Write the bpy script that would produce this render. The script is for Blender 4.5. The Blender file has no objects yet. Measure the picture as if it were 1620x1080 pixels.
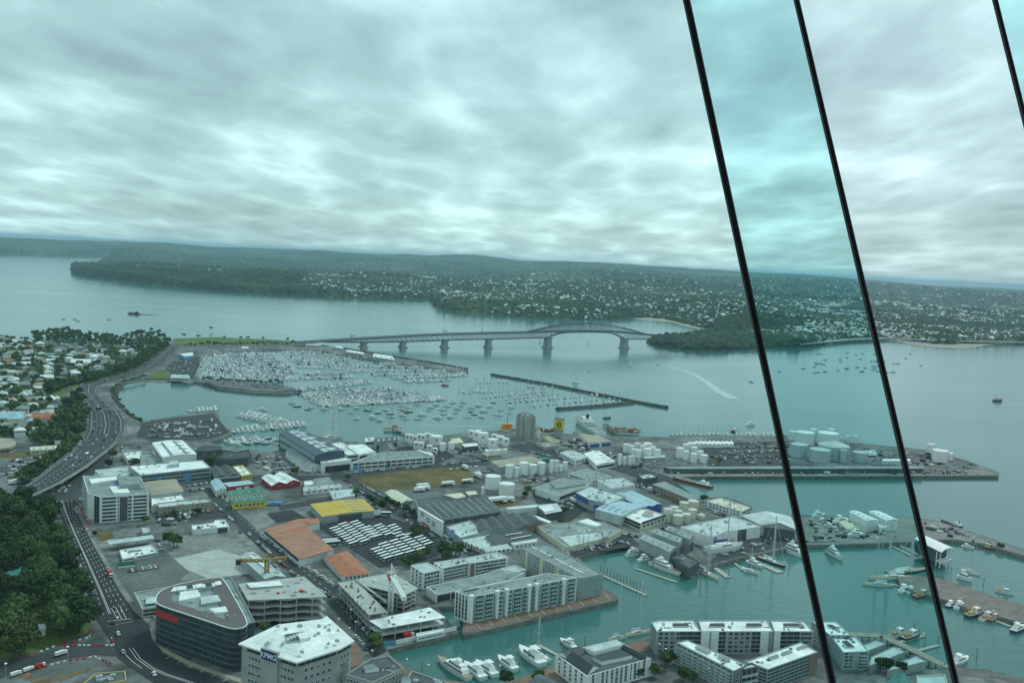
import bpy, math, random
import numpy as np
from mathutils import Vector, Matrix, noise as mnoise
from mathutils.geometry import tessellate_polygon

S = bpy.context.scene
COL = S.collection
R = math.radians
rnd = random.Random(7)

# ------------------------------------------------------------------ camera
H = 216.0                      # height of the observation deck above the sea, metres
F = 1476.0                     # focal length in photo pixels (photo 1620 x 1080)
PITCH, ROLL = R(4.93), R(2.86)
RM = Matrix.Rotation(math.pi / 2 - PITCH, 3, 'X') @ Matrix.Rotation(ROLL, 3, 'Z')
CAM = Vector((0, 0, H))
cd = bpy.data.cameras.new('camera'); cam = bpy.data.objects.new('camera', cd); COL.objects.link(cam)
cam.matrix_world = Matrix.Translation(CAM) @ RM.to_4x4()
cd.sensor_width = 36.0; cd.lens = 36.0 * F / 1620.0
cd.clip_start = 0.1; cd.clip_end = 90000.0
S.camera = cam
S.view_settings.view_transform = 'Standard'; S.view_settings.look = 'None'
S.view_settings.gamma = 1.0; S.view_settings.exposure = 1.12
S.cycles.transparent_max_bounces = 24
S.cycles.max_bounces = 6
S.cycles.volume_bounces = 0
S.cycles.use_denoising = True
S.cycles.sample_clamp_indirect = 6.0

# ------------------------------------------------------------------ world: overcast sky
W = bpy.data.worlds.new('World'); S.world = W; W.use_nodes = True
nt = W.node_tree; nt.nodes.clear()
def N(t, **k):
    n = nt.nodes.new(t)
    for a, b in k.items(): setattr(n, a, b)
    return n
def L(a, b): nt.links.new(a, b)
def MATH(op, a, b=None, clamp=False):
    n = N('ShaderNodeMath', operation=op, use_clamp=clamp)
    for i, v in enumerate((a, b)):
        if v is None: continue
        if isinstance(v, (int, float)): n.inputs[i].default_value = v
        else: L(v, n.inputs[i])
    return n.outputs[0]
SUN_EL, SUN_AZ = R(52), R(40)
tc = N('ShaderNodeTexCoord'); sx = N('ShaderNodeSeparateXYZ'); L(tc.outputs['Generated'], sx.inputs[0])
zz = MATH('ADD', MATH('MAXIMUM', sx.outputs[2], 0.0), 0.25)
cu = MATH('DIVIDE', sx.outputs[0], zz); cv = MATH('DIVIDE', sx.outputs[1], zz)
cb = N('ShaderNodeCombineXYZ'); L(MATH('MULTIPLY', cu, 1.7), cb.inputs[0]); L(cv, cb.inputs[1])
cb.inputs[2].default_value = 3.7
z2 = MATH('ADD', MATH('MAXIMUM', sx.outputs[2], 0.0), 0.105)
cb2 = N('ShaderNodeCombineXYZ'); L(MATH('DIVIDE', MATH('MULTIPLY', sx.outputs[0], 1.9), z2), cb2.inputs[0]); L(MATH('DIVIDE', sx.outputs[1], z2), cb2.inputs[1]); cb2.inputs[2].default_value = 1.3
def NOISE(scale, det, rough, dist=0.0, src=None):
    n = N('ShaderNodeTexNoise'); n.inputs['Scale'].default_value = scale; n.inputs['Detail'].default_value = det
    n.inputs['Roughness'].default_value = rough; n.inputs['Distortion'].default_value = dist
    L((src or cb).outputs[0], n.inputs['Vector']); return n.outputs[0]
n1 = NOISE(1.6, 9, 0.6, 0.1); n2 = NOISE(0.5, 3, 0.5); n3 = NOISE(1.35, 9, 0.52, 0.25, cb2); n4 = NOISE(5.0, 8, 0.65, 0.0)
wv = N('ShaderNodeTexNoise'); wv.inputs['Scale'].default_value = 2.4; wv.inputs['Detail'].default_value = 5; L(cb2.outputs[0], wv.inputs['Vector'])
wa = N('ShaderNodeVectorMath', operation='MULTIPLY_ADD'); L(wv.outputs['Color'], wa.inputs[0]); wa.inputs[1].default_value = (.55, .55, 0); L(cb2.outputs[0], wa.inputs[2])
vo = N('ShaderNodeTexVoronoi', feature='F1'); vo.inputs['Scale'].default_value = 1.3; vo.inputs['Detail'].default_value = 1; vo.inputs['Roughness'].default_value = .5; L(wa.outputs[0], vo.inputs['Vector'])
puff = MATH('MULTIPLY', MATH('SUBTRACT', vo.outputs['Distance'], .62), 0.26)       # grey cloud bases with brighter gaps between
dens = MATH('ADD', MATH('ADD', MATH('MULTIPLY', n1, 0.42), MATH('MULTIPLY', n2, 0.42)), MATH('ADD', MATH('MULTIPLY', n3, 0.46), MATH('MULTIPLY', n4, 0.07)))
dens = MATH('ADD', MATH('ADD', dens, puff), -0.145)
def skyspot(px, py, c0, amt, asp=1.0):      # a thicker or thinner place in the cloud sheet
    d0 = (RM @ Vector((px - 810.0, 540.0 - py, -F))).normalized()
    vx = N('ShaderNodeVectorMath', operation='DISTANCE'); L(tc.outputs['Generated'], vx.inputs[0]); vx.inputs[1].default_value = d0
    mr_ = N('ShaderNodeMapRange', interpolation_type='SMOOTHSTEP'); L(vx.outputs['Value'], mr_.inputs[0])
    mr_.inputs[1].default_value = c0; mr_.inputs[2].default_value = 0.0; mr_.inputs[3].default_value = 0.0; mr_.inputs[4].default_value = amt
    return mr_.outputs[0]
for a_ in ((490, 240, .055, .14), (300, 150, .24, -.12), (560, 150, .14, -.06), (120, 40, .2, -.04), (1450, 200, .10, .05), (1180, 70, .16, .02), (1560, 270, .09, -.07), (1400, 130, .12, -.05), (860, 120, .16, -.04), (100, 250, .13, .06)): dens = MATH('ADD', dens, skyspot(*a_))
lift = MATH('MULTIPLY', MATH('SUBTRACT', 0.10, MATH('MULTIPLY', sx.outputs[2], 0.75)), 0.12)
dens = MATH('ADD', dens, lift)
cr = N('ShaderNodeValToRGB'); L(dens, cr.inputs[0])
e = cr.color_ramp.elements
e[0].position = 0.30; e[0].color = (0.235, 0.287, 0.294, 1)
e[1].position = 0.86; e[1].color = (0.72, 0.775, 0.775, 1)
for p, c in ((0.53, (0.36, 0.425, 0.432, 1)), (0.63, (0.46, 0.535, 0.54, 1)), (0.73, (0.60, 0.675, 0.68, 1))):
    k = e.new(p); k.color = c
sky = N('ShaderNodeTexSky', sky_type='NISHITA', sun_disc=False)
sky.sun_elevation = SUN_EL; sky.sun_rotation = SUN_AZ
mul = N('ShaderNodeVectorMath', operation='SCALE'); L(cr.outputs[0], mul.inputs[0]); mul.inputs['Scale'].default_value = 7.3
mx = N('ShaderNodeMix', data_type='RGBA'); mx.inputs[0].default_value = 0.93
L(sky.outputs[0], mx.inputs[6]); L(mul.outputs[0], mx.inputs[7])
bg = N('ShaderNodeBackground'); bg.inputs[1].default_value = 0.1; L(mx.outputs[2], bg.inputs[0])
wo = N('ShaderNodeOutputWorld'); L(bg.outputs[0], wo.inputs[0])

sd = bpy.data.lights.new('sun', 'SUN'); sd.energy = 0.8; sd.angle = R(14); sd.color = (1.0, 0.97, 0.92)
sun = bpy.data.objects.new('sun', sd); COL.objects.link(sun)
sun.rotation_euler = Vector((-math.sin(SUN_AZ) * math.cos(SUN_EL), -math.cos(SUN_AZ) * math.cos(SUN_EL), -math.sin(SUN_EL))).to_track_quat('-Z', 'Y').to_euler()

# ------------------------------------------------------------------ geometry helpers
Z0 = 3.0                       # quay level above the water
def ray(px, py): return RM @ Vector((px - 810.0, 540.0 - py, -F))
def G(px, py, z=Z0):
    d = ray(px, py); t = (z - H) / d.z
    return Vector((d.x * t, d.y * t, z))
RT = RM.transposed()
def proj(v):
    c = RT @ (Vector(v) - CAM)
    return 810 + F * c.x / -c.z, 540 - F * c.y / -c.z
def hgt(px, yt, yb, z0=Z0):
    b = G(px, yb, z0); d = ray(px, yt)
    return H + d.z * (math.hypot(b.x, b.y) / math.hypot(d.x, d.y)) - z0
def mpp(px, py):               # metres per photo pixel across the view, at the ground seen there
    g = G(px, py); return (g - CAM).length / F
def area(p): return sum(p[i][0] * p[(i + 1) % len(p)][1] - p[(i + 1) % len(p)][0] * p[i][1] for i in range(len(p))) / 2
def inpoly(x, y, p):
    c = False; j = len(p) - 1
    for i in range(len(p)):
        if (p[i][1] > y) != (p[j][1] > y) and x < (p[j][0] - p[i][0]) * (y - p[i][1]) / (p[j][1] - p[i][1]) + p[i][0]: c = not c
        j = i
    return c
def sst(t): t = max(0.0, min(1.0, t)); return t * t * (3 - 2 * t)

class MB:
    def __init__(s): s.v = []; s.f = []; s.m = []
    def add(s, vs, fs, mi=0):
        o = len(s.v); s.v += [tuple(v) for v in vs]
        for f in fs: s.f.append([o + i for i in f]); s.m.append(mi)
    def box(s, c, size, rz=0.0, mi=0, taper=1.0):
        x, y, z = size[0] / 2, size[1] / 2, size[2]; cs, sn = math.cos(rz), math.sin(rz)
        vs = []
        for k, tt in ((0, 1), (1, taper)):
            for sx_, sy_ in ((-1, -1), (1, -1), (1, 1), (-1, 1)):
                a, b = sx_ * x * tt, sy_ * y * tt
                vs.append((c[0] + a * cs - b * sn, c[1] + a * sn + b * cs, c[2] + k * z))
        s.add(vs, ((3, 2, 1, 0), (4, 5, 6, 7), (0, 1, 5, 4), (1, 2, 6, 5), (2, 3, 7, 6), (3, 0, 4, 7)), mi)
    def flat(s, poly, z, mi=0, up=True):
        p = [(q[0], q[1]) for q in poly]
        if area(p) < 0: p.reverse()
        tri = tessellate_polygon([[Vector((a, b, 0)) for a, b in p]])
        fs = []
        for t in tri:
            a, b, c = (p[i] for i in t)
            ccw = (b[0] - a[0]) * (c[1] - a[1]) - (b[1] - a[1]) * (c[0] - a[0]) > 0
            fs.append(tuple(t) if ccw == up else tuple(reversed(t)))
        s.add([(a, b, z) for a, b in p], fs, mi)
    def walls(s, poly, z0, z1, mi=0):
        p = [(q[0], q[1]) for q in poly]
        if area(p) < 0: p.reverse()
        n = len(p)
        s.add([(a, b, z0) for a, b in p] + [(a, b, z1) for a, b in p], [(i, (i + 1) % n, n + (i + 1) % n, n + i) for i in range(n)], mi)
    def prism(s, poly, z0, z1, mi=0, mt=None):
        s.walls(poly, z0, z1, mi); s.flat(poly, z1, mi if mt is None else mt); s.flat(poly, z0, mi, up=False)
    def cyl(s, c, r, z0, z1, n=20, mi=0, r1=None, cap=True):
        r1 = r if r1 is None else r1
        a = [(2 * math.pi * i / n) for i in range(n)]
        vs = [(c[0] + r * math.cos(t), c[1] + r * math.sin(t), z0) for t in a] + [(c[0] + r1 * math.cos(t), c[1] + r1 * math.sin(t), z1) for t in a]
        fs = [(i, (i + 1) % n, n + (i + 1) % n, n + i) for i in range(n)]
        if cap: fs += [tuple(range(n, 2 * n)), tuple(range(n - 1, -1, -1))]
        s.add(vs, fs, mi)
    def cone(s, c, r, z0, z1, n=20, mi=0):
        vs = [(c[0] + r * math.cos(2 * math.pi * i / n), c[1] + r * math.sin(2 * math.pi * i / n), z0) for i in range(n)] + [(c[0], c[1], z1)]
        s.add(vs, [(i, (i + 1) % n, n) for i in range(n)], mi)
    def bar(s, a, b, w, h=None, mi=0):
        a, b = Vector(a), Vector(b); d = b - a
        if d.length < 1e-6: return
        d.normalize(); h = w if h is None else h
        u = d.cross(Vector((0, 0, 1)))
        u = Vector((1, 0, 0)) if u.length < 1e-4 else u.normalized()
        v = u.cross(d); u = u * (w / 2); v = v * (h / 2)
        vs = [a - u - v, a + u - v, a + u + v, a - u + v, b - u - v, b + u - v, b + u + v, b - u + v]
        s.add(vs, ((3, 2, 1, 0), (4, 5, 6, 7), (0, 1, 5, 4), (1, 2, 6, 5), (2, 3, 7, 6), (3, 0, 4, 7)), mi)
    def strip(s, a, b, mi=0):  # quads between two polylines
        n = min(len(a), len(b)); s.add(list(a[:n]) + list(b[:n]), [(i, n + i, n + i + 1, i + 1) for i in range(n - 1)], mi)
    def mesh(s, name, mats, o=(0, 0, 0)):
        me = bpy.data.meshes.new(name)
        me.from_pydata([(v[0] - o[0], v[1] - o[1], v[2] - o[2]) for v in s.v], [], s.f)
        for m in (mats if isinstance(mats, (list, tuple)) else [mats]): me.materials.append(m)
        if len(me.materials) > 1: me.polygons.foreach_set('material_index', s.m)
        me.update(); return me
    def obj(s, name, mats, parent=None, o=None):
        if o is None: o = parent.location if parent is not None else (0, 0, 0)
        ob = bpy.data.objects.new(name, s.mesh(name, mats, o)); COL.objects.link(ob)
        if parent is not None: ob.parent = parent
        else: ob.location = o
        return ob

def place(name, me, parent=None, loc=(0, 0, 0), rz=0.0):
    ob = bpy.data.objects.new(name, me); COL.objects.link(ob)
    if parent is not None: ob.parent = parent
    ob.location = loc; ob.rotation_euler = (0, 0, rz); return ob
def tag(o, label, cat, group=None):
    o['label'] = label; o['category'] = cat
    if group: o['group'] = group
    return o
def thing(name, label, cat, loc=(0, 0, 0), rz=0.0, group=None):
    o = bpy.data.objects.new(name, None); COL.objects.link(o); o.empty_display_size = 0.5
    o.location = loc; o.rotation_euler = (0, 0, rz); return tag(o, label, cat, group)
def struct(o, k='structure'): o['kind'] = k; return o
KIDS = {}
def kids(o):
    if o.name not in KIDS: KIDS[o.name] = [c for c in o.children]
    return KIDS[o.name]
def dup(root, loc, rz, label=None, group=None, scale=None, name=None):
    r = root.copy(); COL.objects.link(r); r.location = loc; r.rotation_euler = (0, 0, rz)
    if scale: r.scale = (scale,) * 3 if isinstance(scale, (int, float)) else scale
    if label: r['label'] = label
    if group: r['group'] = group
    for ch in kids(root):
        c = ch.copy(); COL.objects.link(c); c.parent = r
        for g in kids(ch):
            d = g.copy(); COL.objects.link(d); d.parent = c
    return r
class Pool:                    # the first placement moves the first-built thing itself, later ones copy it
    def __init__(s, root): s.root = root; s.used = False
    def put(s, loc, rz, label, group, scale=None):
        if not s.used:
            s.used = True; r = s.root; r.location = loc; r.rotation_euler = (0, 0, rz)
            if scale: r.scale = (scale,) * 3 if isinstance(scale, (int, float)) else scale
            r['label'] = label; r['group'] = group; return r
        return dup(s.root, loc, rz, label, group, scale or 1.0)
def clean_pools(ps):
    for p in ps:
        if not p.used:
            for c in list(p.root.children):
                for g in list(c.children): bpy.data.objects.remove(g)
                bpy.data.objects.remove(c)
            bpy.data.objects.remove(p.root)

def scatter_mesh(name, bv, bf, bm, mats, xf, jitter=0.0):
    """one mesh out of many copies of a small base mesh; xf rows: x y z rz sx sy sz matoffset"""
    bv = np.array(bv, float); xf = np.array(xf, float); n, k = len(xf), len(bv)
    c, s_ = np.cos(xf[:, 3])[:, None], np.sin(xf[:, 3])[:, None]
    V = bv[None] * xf[:, None, 4:7]
    if jitter: V = V * (1 + np.random.RandomState(3).uniform(-jitter, jitter, (n, k, 1)))
    X = np.stack([V[..., 0] * c - V[..., 1] * s_ + xf[:, 0:1], V[..., 0] * s_ + V[..., 1] * c + xf[:, 1:2], V[..., 2] + xf[:, 2:3]], -1)
    loops = np.concatenate([np.array(f) for f in bf]); tot = np.array([len(f) for f in bf])
    LV = (loops[None] + (np.arange(n) * k)[:, None]).ravel()
    LS = np.concatenate([[0], np.cumsum(np.tile(tot, n))[:-1]])
    me = bpy.data.meshes.new(name)
    me.vertices.add(n * k); me.vertices.foreach_set('co', X.astype(np.float32).ravel())
    me.loops.add(len(LV)); me.loops.foreach_set('vertex_index', LV.astype(np.int32))
    me.polygons.add(len(LS)); me.polygons.foreach_set('loop_start', LS.astype(np.int32))
    for m in mats: me.materials.append(m)
    MI = (np.array(bm)[None] + 0 * xf[:, 7:8].astype(int)).astype(np.int32)
    MI = np.where(MI == 0, xf[:, 7:8].astype(np.int32), MI)
    me.polygons.foreach_set('material_index', MI.ravel().astype(np.int32))
    me.update(calc_edges=True); me.validate()
    ob = bpy.data.objects.new(name, me); COL.objects.link(ob); return ob

# ------------------------------------------------------------------ materials
MATS = {}
def mk(name, col, rough=0.8, var=0.18, scale=0.15, metal=0.0, rand=0.0, col2=None, spec=0.3, fine=0.0, alpha=None):
    m = bpy.data.materials.new(name); m.use_nodes = True; t = m.node_tree; b = t.nodes['Principled BSDF']
    b.inputs['Roughness'].default_value = rough; b.inputs['Metallic'].default_value = metal
    b.inputs['Specular IOR Level'].default_value = spec
    ge = t.nodes.new('ShaderNodeNewGeometry'); no = t.nodes.new('ShaderNodeTexNoise')
    no.inputs['Scale'].default_value = scale; no.inputs['Detail'].default_value = 8; no.inputs['Roughness'].default_value = 0.65
    t.links.new(ge.outputs['Position'], no.inputs['Vector'])
    ra = t.nodes.new('ShaderNodeValToRGB'); t.links.new(no.outputs[0], ra.inputs[0])
    lo = tuple(c * (1 - var) for c in col); hi = tuple(min(0.95, c * (1 + var)) for c in (col2 or col))
    ra.color_ramp.elements[0].position = 0.32; ra.color_ramp.elements[0].color = lo + (1,)
    ra.color_ramp.elements[1].position = 0.68; ra.color_ramp.elements[1].color = hi + (1,)
    out = ra.outputs[0]
    if fine:
        n2_ = t.nodes.new('ShaderNodeTexNoise'); n2_.inputs['Scale'].default_value = scale * 9; n2_.inputs['Detail'].default_value = 4
        t.links.new(ge.outputs['Position'], n2_.inputs['Vector'])
        mr = t.nodes.new('ShaderNodeMapRange'); mr.inputs[1].default_value = 0.3; mr.inputs[2].default_value = 0.7
        mr.inputs[3].default_value = 1 - fine; mr.inputs[4].default_value = 1 + fine
        t.links.new(n2_.outputs[0], mr.inputs[0])
        vm = t.nodes.new('ShaderNodeVectorMath'); vm.operation = 'SCALE'
        t.links.new(out, vm.inputs[0]); t.links.new(mr.outputs[0], vm.inputs['Scale']); out = vm.outputs[0]
    if rand:
        oi = t.nodes.new('ShaderNodeObjectInfo'); mr = t.nodes.new('ShaderNodeMapRange')
        mr.inputs[3].default_value = 1 - rand; mr.inputs[4].default_value = 1 + rand
        t.links.new(oi.outputs['Random'], mr.inputs[0])
        vm = t.nodes.new('ShaderNodeVectorMath'); vm.operation = 'SCALE'
        t.links.new(out, vm.inputs[0]); t.links.new(mr.outputs[0], vm.inputs['Scale']); out = vm.outputs[0]
    t.links.new(out, b.inputs['Base Color'])
    MATS[name] = m; return m
M = MATS
mk('white_wall', (0.72, 0.73, 0.71), 0.75, 0.10, 0.12, fine=0.05)
mk('white_roof', (0.74, 0.77, 0.76), 0.6, 0.22, 0.09, fine=0.12)
mk('pale_roof', (0.46, 0.52, 0.52), 0.6, 0.26, 0.08, fine=0.14)
mk('grey_roof', (0.22, 0.26, 0.26), 0.7, 0.32, 0.09, fine=0.16)
mk('dark_roof', (0.085, 0.099, 0.104), 0.75, 0.3, 0.06, fine=0.12)
mk('slate_roof', (0.035, 0.05, 0.055), 0.6, 0.25, 0.08, fine=0.1)
mk('navy_roof', (0.06, 0.085, 0.12), 0.5, 0.15, 0.05)
mk('brown_roof', (0.13, 0.11, 0.105), 0.7, 0.12, 0.08)
mk('tan_roof', (0.34, 0.30, 0.23), 0.7, 0.2, 0.06, fine=0.08)
mk('terracotta', (0.40, 0.155, 0.09), 0.8, 0.22, 0.15, fine=0.12)
mk('yellow_roof', (0.56, 0.37, 0.06), 0.65, 0.12, 0.08, fine=0.06)
mk('green_roof', (0.05, 0.19, 0.13), 0.65, 0.2, 0.1, fine=0.08)
mk('teal_roof', (0.04, 0.16, 0.14), 0.6, 0.15, 0.1)
mk('blue_roof', (0.36, 0.50, 0.56), 0.65, 0.15, 0.08)
mk('cream_wall', (0.60, 0.57, 0.45), 0.8, 0.12, 0.12, fine=0.05)
mk('cream_roof', (0.58, 0.57, 0.44), 0.7, 0.12, 0.1, fine=0.06)
mk('beige_tank', (0.62, 0.61, 0.52), 0.6, 0.1, 0.1)
mk('white_tank', (0.78, 0.79, 0.77), 0.5, 0.08, 0.08, fine=0.04)
mk('grey_tank', (0.47, 0.52, 0.52), 0.6, 0.12, 0.08)
mk('grey_wall', (0.33, 0.36, 0.36), 0.8, 0.15, 0.12, fine=0.06)
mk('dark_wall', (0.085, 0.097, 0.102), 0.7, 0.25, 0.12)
mk('stone_wall', (0.36, 0.36, 0.34), 0.85, 0.14, 0.15, fine=0.06)
mk('brown_wall', (0.22, 0.16, 0.12), 0.85, 0.2, 0.15)
mk('yellow_wall', (0.62, 0.46, 0.06), 0.75, 0.1, 0.2)
mk('ochre_wall', (0.50, 0.40, 0.20), 0.8, 0.15, 0.2)
mk('red_wall', (0.36, 0.03, 0.045), 0.7, 0.12, 0.2)
mk('blue_wall', (0.05, 0.10, 0.34), 0.6, 0.12, 0.2)
mk('blue_panel', (0.10, 0.30, 0.50), 0.5, 0.1, 0.3)
mk('rust', (0.25, 0.10, 0.05), 0.85, 0.3, 0.3, fine=0.2)
mk('concrete', (0.38, 0.385, 0.36), 0.9, 0.18, 0.10, fine=0.10)
mk('pale_concrete', (0.40, 0.41, 0.385), 0.9, 0.16, 0.10, fine=0.10)
mk('silo_concrete', (0.33, 0.335, 0.315), 0.9, 0.2, 0.08, fine=0.10)
mk('quay_wall', (0.20, 0.20, 0.18), 0.95, 0.4, 0.25, fine=0.2)
mk('glass', (0.028, 0.045, 0.049), 0.12, 0.4, 0.4, spec=0.6)
mk('teal_glass', (0.035, 0.085, 0.09), 0.15, 0.4, 0.3, spec=0.6)
mk('pale_glass', (0.25, 0.36, 0.36), 0.2, 0.35, 0.35, spec=0.6)
mk('blind_glass', (0.16, 0.19, 0.19), 0.3, 0.3, 0.4, spec=0.5)
mk('frame_white', (0.68, 0.70, 0.69), 0.5, 0.05, 0.5)
mk('frame_grey', (0.30, 0.33, 0.34), 0.5, 0.1, 0.5)
mk('dark_frame', (0.11, 0.13, 0.135), 0.5, 0.2, 0.5)
mk('steel', (0.42, 0.46, 0.47), 0.45, 0.15, 0.5, metal=0.3)
mk('bridge_steel', (0.12, 0.145, 0.15), 0.6, 0.1, 0.1)
mk('pier_stone', (0.33, 0.34, 0.32), 0.9, 0.15, 0.1)
mk('black', (0.006, 0.007, 0.008), 0.5, 0.2, 4.0, spec=0.06)
mk('highlight_grey', (0.035, 0.038, 0.04), 0.4, 0.3, 2.0)  # lighter grey for the highlight strips painted along the mullions
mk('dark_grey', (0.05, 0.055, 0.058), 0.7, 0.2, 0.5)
mk('red', (0.55, 0.035, 0.03), 0.5, 0.1, 0.5)
mk('orange', (0.65, 0.22, 0.03), 0.6, 0.1, 0.5)
mk('yellow', (0.78, 0.52, 0.02), 0.5, 0.08, 0.5)
mk('crane_yellow', (0.40, 0.28, 0.06), 0.6, 0.12, 0.5)
mk('green', (0.04, 0.24, 0.13), 0.6, 0.1, 0.5)
mk('blue', (0.06, 0.22, 0.62), 0.5, 0.1, 0.5)
mk('navy', (0.02, 0.035, 0.15), 0.4, 0.1, 0.5)
mk('bright_white', (0.80, 0.81, 0.80), 0.45, 0.05, 0.5)
mk('hull_white', (0.80, 0.81, 0.80), 0.3, 0.06, 0.3, spec=0.5)
mk('hull_blue', (0.035, 0.06, 0.14), 0.3, 0.1, 0.3, spec=0.5)
mk('hull_dark', (0.03, 0.04, 0.045), 0.35, 0.2, 0.3, spec=0.5)
mk('hull_red', (0.36, 0.07, 0.045), 0.6, 0.2, 0.2, fine=0.1)
mk('teak', (0.36, 0.29, 0.20), 0.8, 0.15, 0.5)
mk('timber', (0.30, 0.27, 0.22), 0.9, 0.25, 0.3, fine=0.1)
mk('pontoon', (0.40, 0.39, 0.34), 0.9, 0.15, 0.3)
mk('mast', (0.62, 0.64, 0.64), 0.4, 0.05, 0.5, metal=0.3)
mk('asphalt', (0.048, 0.052, 0.054), 0.9, 0.25, 0.03, fine=0.12)
mk('dark_asphalt', (0.033, 0.036, 0.039), 0.9, 0.25, 0.05, fine=0.12)
mk('ground', (0.085, 0.09, 0.09), 0.95, 0.45, 0.02, col2=(0.155, 0.16, 0.155), fine=0.36)
mk('lot_pale', (0.21, 0.215, 0.20), 0.95, 0.3, 0.03, fine=0.2)
mk('lot_grey', (0.12, 0.125, 0.12), 0.95, 0.3, 0.03, fine=0.2)
mk('paint', (0.62, 0.63, 0.60), 0.8, 0.2, 0.5)
mk('kerb', (0.30, 0.30, 0.28), 0.9, 0.2, 0.2)
mk('field', (0.085, 0.085, 0.028), 0.95, 0.35, 0.03, col2=(0.14, 0.10, 0.04), fine=0.3)
mk('lawn', (0.10, 0.14, 0.03), 0.95, 0.3, 0.03, fine=0.25)
mk('brick_deck', (0.21, 0.135, 0.10), 0.9, 0.25, 0.25, fine=0.15)
mk('rock', (0.055, 0.055, 0.052), 0.95, 0.5, 0.25, fine=0.4)
mk('sand', (0.34, 0.31, 0.24), 0.95, 0.2, 0.02)
mk('soil', (0.17, 0.11, 0.07), 0.95, 0.4, 0.2, fine=0.3)
mk('bark', (0.06, 0.05, 0.04), 0.9, 0.3, 2.0)
mk('leaf_dark', (0.036, 0.068, 0.023), 0.75, 0.45, 0.5, rand=0.5, fine=0.2, spec=0.15)
mk('leaf_mid', (0.056, 0.094, 0.028), 0.75, 0.45, 0.5, rand=0.5, fine=0.2, spec=0.15)
mk('leaf_olive', (0.08, 0.118, 0.036), 0.75, 0.45, 0.5, rand=0.3, fine=0.2, spec=0.15)
mk('bush_far', (0.026, 0.050, 0.025), 0.9, 0.5, 0.006, col2=(0.052, 0.085, 0.038), fine=0.5, spec=0.05)
mk('foam', (0.62, 0.70, 0.70), 0.8, 0.25, 0.2)
CARM = [mk('car_white', (0.72, 0.72, 0.72), 0.3, 0.03, 1, spec=0.5), mk('car_silver', (0.38, 0.40, 0.41), 0.3, 0.05, 1, spec=0.5),
        mk('car_black', (0.02, 0.02, 0.022), 0.25, 0.1, 1, spec=0.5), mk('car_red', (0.40, 0.03, 0.03), 0.3, 0.05, 1, spec=0.5),
        mk('car_blue', (0.04, 0.08, 0.22), 0.3, 0.05, 1, spec=0.5), mk('car_grey', (0.13, 0.14, 0.15), 0.3, 0.05, 1, spec=0.5)]
mk('tyre', (0.02, 0.02, 0.02), 0.9, 0.1, 1)

# water
wm = bpy.data.materials.new('sea_water'); wm.use_nodes = True; t = wm.node_tree; b = t.nodes['Principled BSDF']
ge = t.nodes.new('ShaderNodeNewGeometry')
def wn(scale, det, st=(1, 1, 1)):
    mp = t.nodes.new('ShaderNodeMapping'); mp.inputs['Scale'].default_value = st; t.links.new(ge.outputs['Position'], mp.inputs['Vector'])
    n = t.nodes.new('ShaderNodeTexNoise'); n.inputs['Scale'].default_value = scale; n.inputs['Detail'].default_value = det
    t.links.new(mp.outputs[0], n.inputs['Vector']); return n.outputs[0]
ra = t.nodes.new('ShaderNodeValToRGB'); t.links.new(wn(0.0022, 6, (0.35, 1, 1)), ra.inputs[0])
ra.color_ramp.elements[0].position = 0.33; ra.color_ramp.elements[0].color = (0.034, 0.118, 0.106, 1)
ra.color_ramp.elements[1].position = 0.68; ra.color_ramp.elements[1].color = (0.056, 0.165, 0.152, 1)
t.links.new(ra.outputs[0], b.inputs['Base Color'])
b.inputs['Roughness'].default_value = 0.10; b.inputs['IOR'].default_value = 1.33
bp = t.nodes.new('ShaderNodeBump'); bp.inputs['Strength'].default_value = 0.25; bp.inputs['Distance'].default_value = 1.0
ad = t.nodes.new('ShaderNodeMath'); ad.operation = 'ADD'
t.links.new(wn(0.16, 5, (0.6, 1, 1)), ad.inputs[0]); t.links.new(wn(0.012, 3, (0.5, 1, 1)), ad.inputs[1])
t.links.new(ad.outputs[0], bp.inputs['Height']); t.links.new(bp.outputs[0], b.inputs['Normal'])
mrw = t.nodes.new('ShaderNodeMapRange'); mrw.inputs[1].default_value = .35; mrw.inputs[2].default_value = .65; mrw.inputs[3].default_value = .07; mrw.inputs[4].default_value = .13
t.links.new(wn(0.004, 5, (0.25, 1, 1)), mrw.inputs[0]); t.links.new(mrw.outputs[0], b.inputs['Roughness'])
M['water'] = wm
# ------------------------------------------------------------------ setting: water, land, hills
def PX(pts, z=Z0): return [G(x, y, z) for x, y in pts]
w = MB(); w.add([(-60000, -2500, 0), (60000, -2500, 0), (60000, 60000, 0), (-60000, 60000, 0)], [(0, 1, 2, 3)])
struct(w.obj('water', M['water']))

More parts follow.
